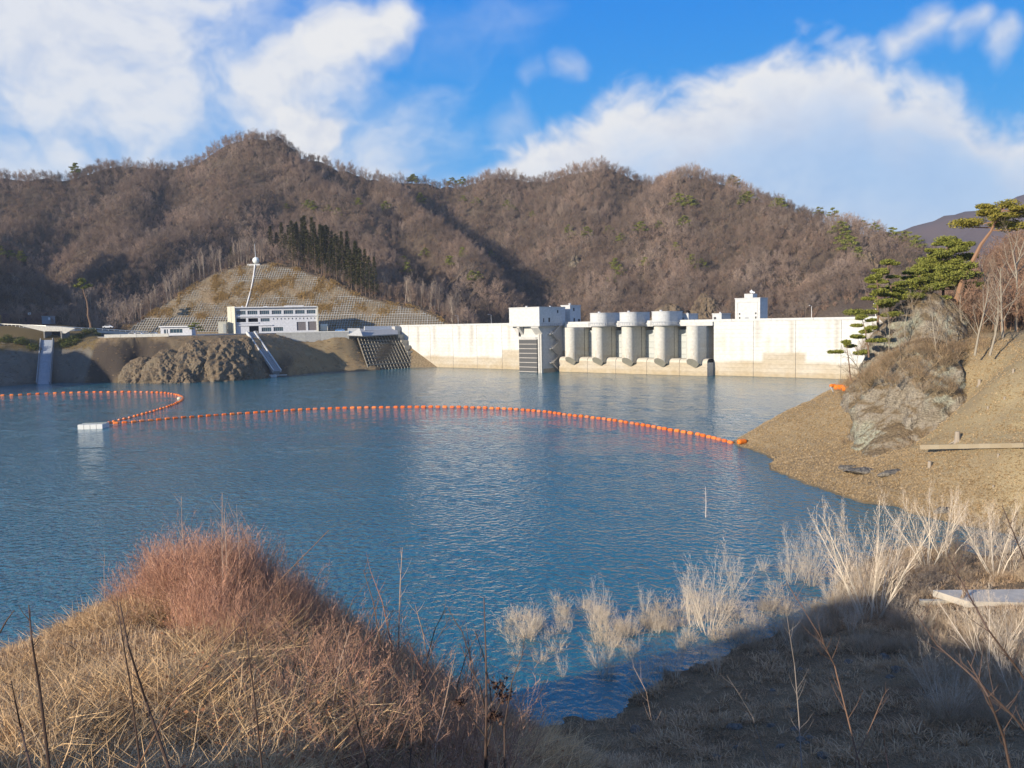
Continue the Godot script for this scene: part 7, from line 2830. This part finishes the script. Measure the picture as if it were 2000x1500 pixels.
func make_saplings() -> void:
	var dark := Color(0.11, 0.075, 0.06)
	var brown := Color(0.2, 0.125, 0.085)
	var pale := Color(0.42, 0.3, 0.22)
	var grey := Color(0.26, 0.22, 0.19)
	var list := [
		["straight dark stem, leftmost tall one before the lake", [[96, 1500], [78, 1350], [62, 1250], [56, 1182]], 7.5, 0.022, dark, 3, 0.3],
		["long dark stem rising to a blunt tip left of the thicket", [[330, 1500], [285, 1370], [250, 1260], [234, 1176]], 7.0, 0.02, dark, 3, 0.25],
		["thin dark stem crossing just left of the blunt one", [[272, 1480], [255, 1340], [238, 1240], [228, 1166]], 7.6, 0.014, dark, 4, 0.3],
		["long pale-brown rod slanting up right across the thicket", [[268, 1500], [330, 1385], [430, 1260], [540, 1140], [642, 1036]], 8.0, 0.02, brown, 3, 0.3],
		["dark stem rising right of the slanting rod", [[512, 1500], [498, 1370], [486, 1280], [478, 1198]], 8.0, 0.015, dark, 5, 0.35],
		["thick straight dark stem alone before the bay", [[948, 1500], [950, 1400], [949, 1280], [945, 1166]], 9.0, 0.024, dark, 0, 0.3],
		["dark curved stem hooking left beside the thick straight one", [[950, 1400], [938, 1340], [915, 1300], [898, 1255]], 8.9, 0.013, dark, 2, 0.25],
		["dark thin stem curving right of the thick straight one", [[985, 1420], [1000, 1330], [1020, 1280], [1025, 1240]], 8.8, 0.012, dark, 2, 0.2],
		["twin pale sapling stem, left and taller, on the mound crest", [[436, 1275], [437, 1180], [434, 1080], [434, 962]], 21.0, 0.032, pale, 9, 0.8],
		["twin pale sapling stem, right and shorter, on the mound crest", [[446, 1270], [444, 1180], [443, 1100], [438, 1000]], 21.2, 0.028, pale, 8, 0.7],
		["thin sapling with a crooked top left of the twin stems", [[372, 1210], [362, 1130], [356, 1040], [354, 970]], 22.0, 0.022, pale, 9, 0.6],
		["slender sapling right of the twin stems", [[470, 1180], [468, 1090], [464, 1030], [462, 985]], 21.5, 0.016, pale, 7, 0.5],
		["thin sapling above the water left of the thicket", [[206, 1190], [204, 1150], [203, 1110], [205, 1085]], 22.5, 0.016, pale, 7, 0.5],
		["arching reddish stem on the right flank of the mound", [[640, 1330], [665, 1230], [690, 1170], [725, 1130]], 15.0, 0.016, brown, 6, 0.5],
		["dark stem in front of the right flank of the mound", [[720, 1500], [690, 1380], [675, 1290], [665, 1215]], 9.0, 0.014, dark, 4, 0.3],
		["dark forked stem at the bottom left corner", [[60, 1500], [40, 1420], [30, 1370], [22, 1330]], 6.0, 0.014, dark, 5, 0.25],
		["short dark twig entering at the left edge", [[-20, 1270], [0, 1235], [14, 1210], [28, 1192]], 6.0, 0.012, dark, 0, 0.2],
		["pale forked sapling before the shaded hollow", [[1295, 1500], [1275, 1420], [1262, 1350], [1236, 1300]], 14.0, 0.018, pale, 5, 0.6],
		["tall dark-brown sapling rising past the lit shore", [[1680, 1500], [1655, 1400], [1630, 1300], [1600, 1240], [1535, 1135]], 11.0, 0.022, brown, 7, 0.7],
		["upright grey sapling beside the tall dark-brown one", [[1566, 1500], [1560, 1400], [1552, 1300], [1535, 1190], [1522, 1110]], 11.5, 0.018, grey, 6, 0.6],
		["slanting brown stem branching from low right", [[1672, 1480], [1700, 1420], [1725, 1360], [1735, 1345]], 11.0, 0.014, brown, 3, 0.4],
		["pale thin stem in the shaded hollow", [[1500, 1500], [1470, 1400], [1440, 1350], [1420, 1320]], 13.0, 0.014, grey, 4, 0.5],
		["dark bough reaching in from the right edge, highest", [[2040, 1150], [2000, 1090], [1975, 1030], [1958, 990]], 8.0, 0.012, dark, 5, 0.4],
		["dark bough sweeping in from the right edge, middle", [[2060, 1420], [1990, 1310], [1930, 1230], [1880, 1140], [1850, 1080]], 8.0, 0.02, dark, 8, 0.6],
		["dark bough arching left from the lower right corner", [[2060, 1500], [1980, 1400], [1910, 1330], [1830, 1260], [1790, 1200]], 8.2, 0.02, dark, 8, 0.6],
		["stout dark stem in the lower right corner", [[1985, 1560], [1960, 1440], [1930, 1360], [1890, 1290]], 7.5, 0.022, dark, 7, 0.5],
		["reddish short stem in the lower right hollow", [[1735, 1500], [1730, 1470], [1726, 1440], [1724, 1420]], 12.0, 0.012, Color(0.4, 0.17, 0.1), 2, 0.2],
		["thin brown stem leaning right over the mound's foot", [[760, 1500], [800, 1400], [850, 1310], [890, 1260]], 10.0, 0.014, brown, 6, 0.5],
		["pale dead stalk between the mound and the thick stem", [[850, 1460], [868, 1380], [882, 1310], [890, 1275]], 12.0, 0.02, pale, 2, 0.3],
		["thin dark stem left of the pale dead stalk", [[800, 1500], [808, 1400], [806, 1310], [800, 1240]], 10.5, 0.012, dark, 5, 0.4],
	]
	for q in list:
		sapling(q[0], q[1], q[2], q[3] * (0.85 if q[4] == dark else 0.62), q[4], q[5] * 2, q[6] * 0.8)
	for k in 22:
		var x := 600.0 + k * 17.0 + rng.randf_range(-12, 12)
		var foot := ground_at(x, 1360 + rng.randf_range(-60, 110) + maxf(0.0, x - 800.0) * 0.35)
		var s0 := seen_at(foot)
		var lean := rng.randf_range(-60, 90)
		var tall := rng.randf_range(120, 260)
		sapling("thin reddish stem, one of many on the mound's right flank", [[s0.x, s0.y], [s0.x + lean * 0.2, s0.y - tall * 0.4], [s0.x + lean * 0.55, s0.y - tall * 0.75], [s0.x + lean, s0.y - tall]], s0.z, 0.0011 * s0.z, [dark, brown, pale, Color(0.33, 0.17, 0.12)][k % 4], 8, 0.035 * s0.z)
		get_child(get_child_count() - 1).set_meta("group", "stems on the mound's right flank")
	# withered flower heads by the thick stem
	for q in [[975, 1338, 0.13, "largest withered dark flower head beside the thick stem"], [984, 1360, 0.1, "withered dark flower head under the largest one"], [898, 1372, 0.07, "small withered flower head left of the thick stem"], [965, 1400, 0.09, "withered flower head low on the thick stem"]]:
		var p := at(q[0], q[1], 9.0)
		var o := thing("seed_head", q[3], "seed head", p)
		var s := Shape.new()
		for k in 90:
			var v: Vector3 = Vector3(rng.randfn(), rng.randfn() * 0.6, rng.randfn()) * q[2] * 0.5
			s.col = Color(0.05, 0.03, 0.025).lerp(Color(0.12, 0.07, 0.05), rng.randf())
			var w := Vector3(rng.randf() - 0.5, rng.randf() - 0.5, rng.randf() - 0.5) * 0.05
			s.tri(v - w, v + w, v + Vector3(rng.randf() - 0.5, rng.randf() - 0.5, rng.randf() - 0.5) * 0.07)
		part(o, "bracts", s, mats.bark)
		s = Shape.new()
		s.col = Color(0.1, 0.07, 0.05)
		var end: Vector3 = at(950, q[1] + 70, 9.0) - p
		s.rod(end, Vector3.ZERO, 0.006, 0.004, 4)
		part(o, "stalk", s, mats.bark)
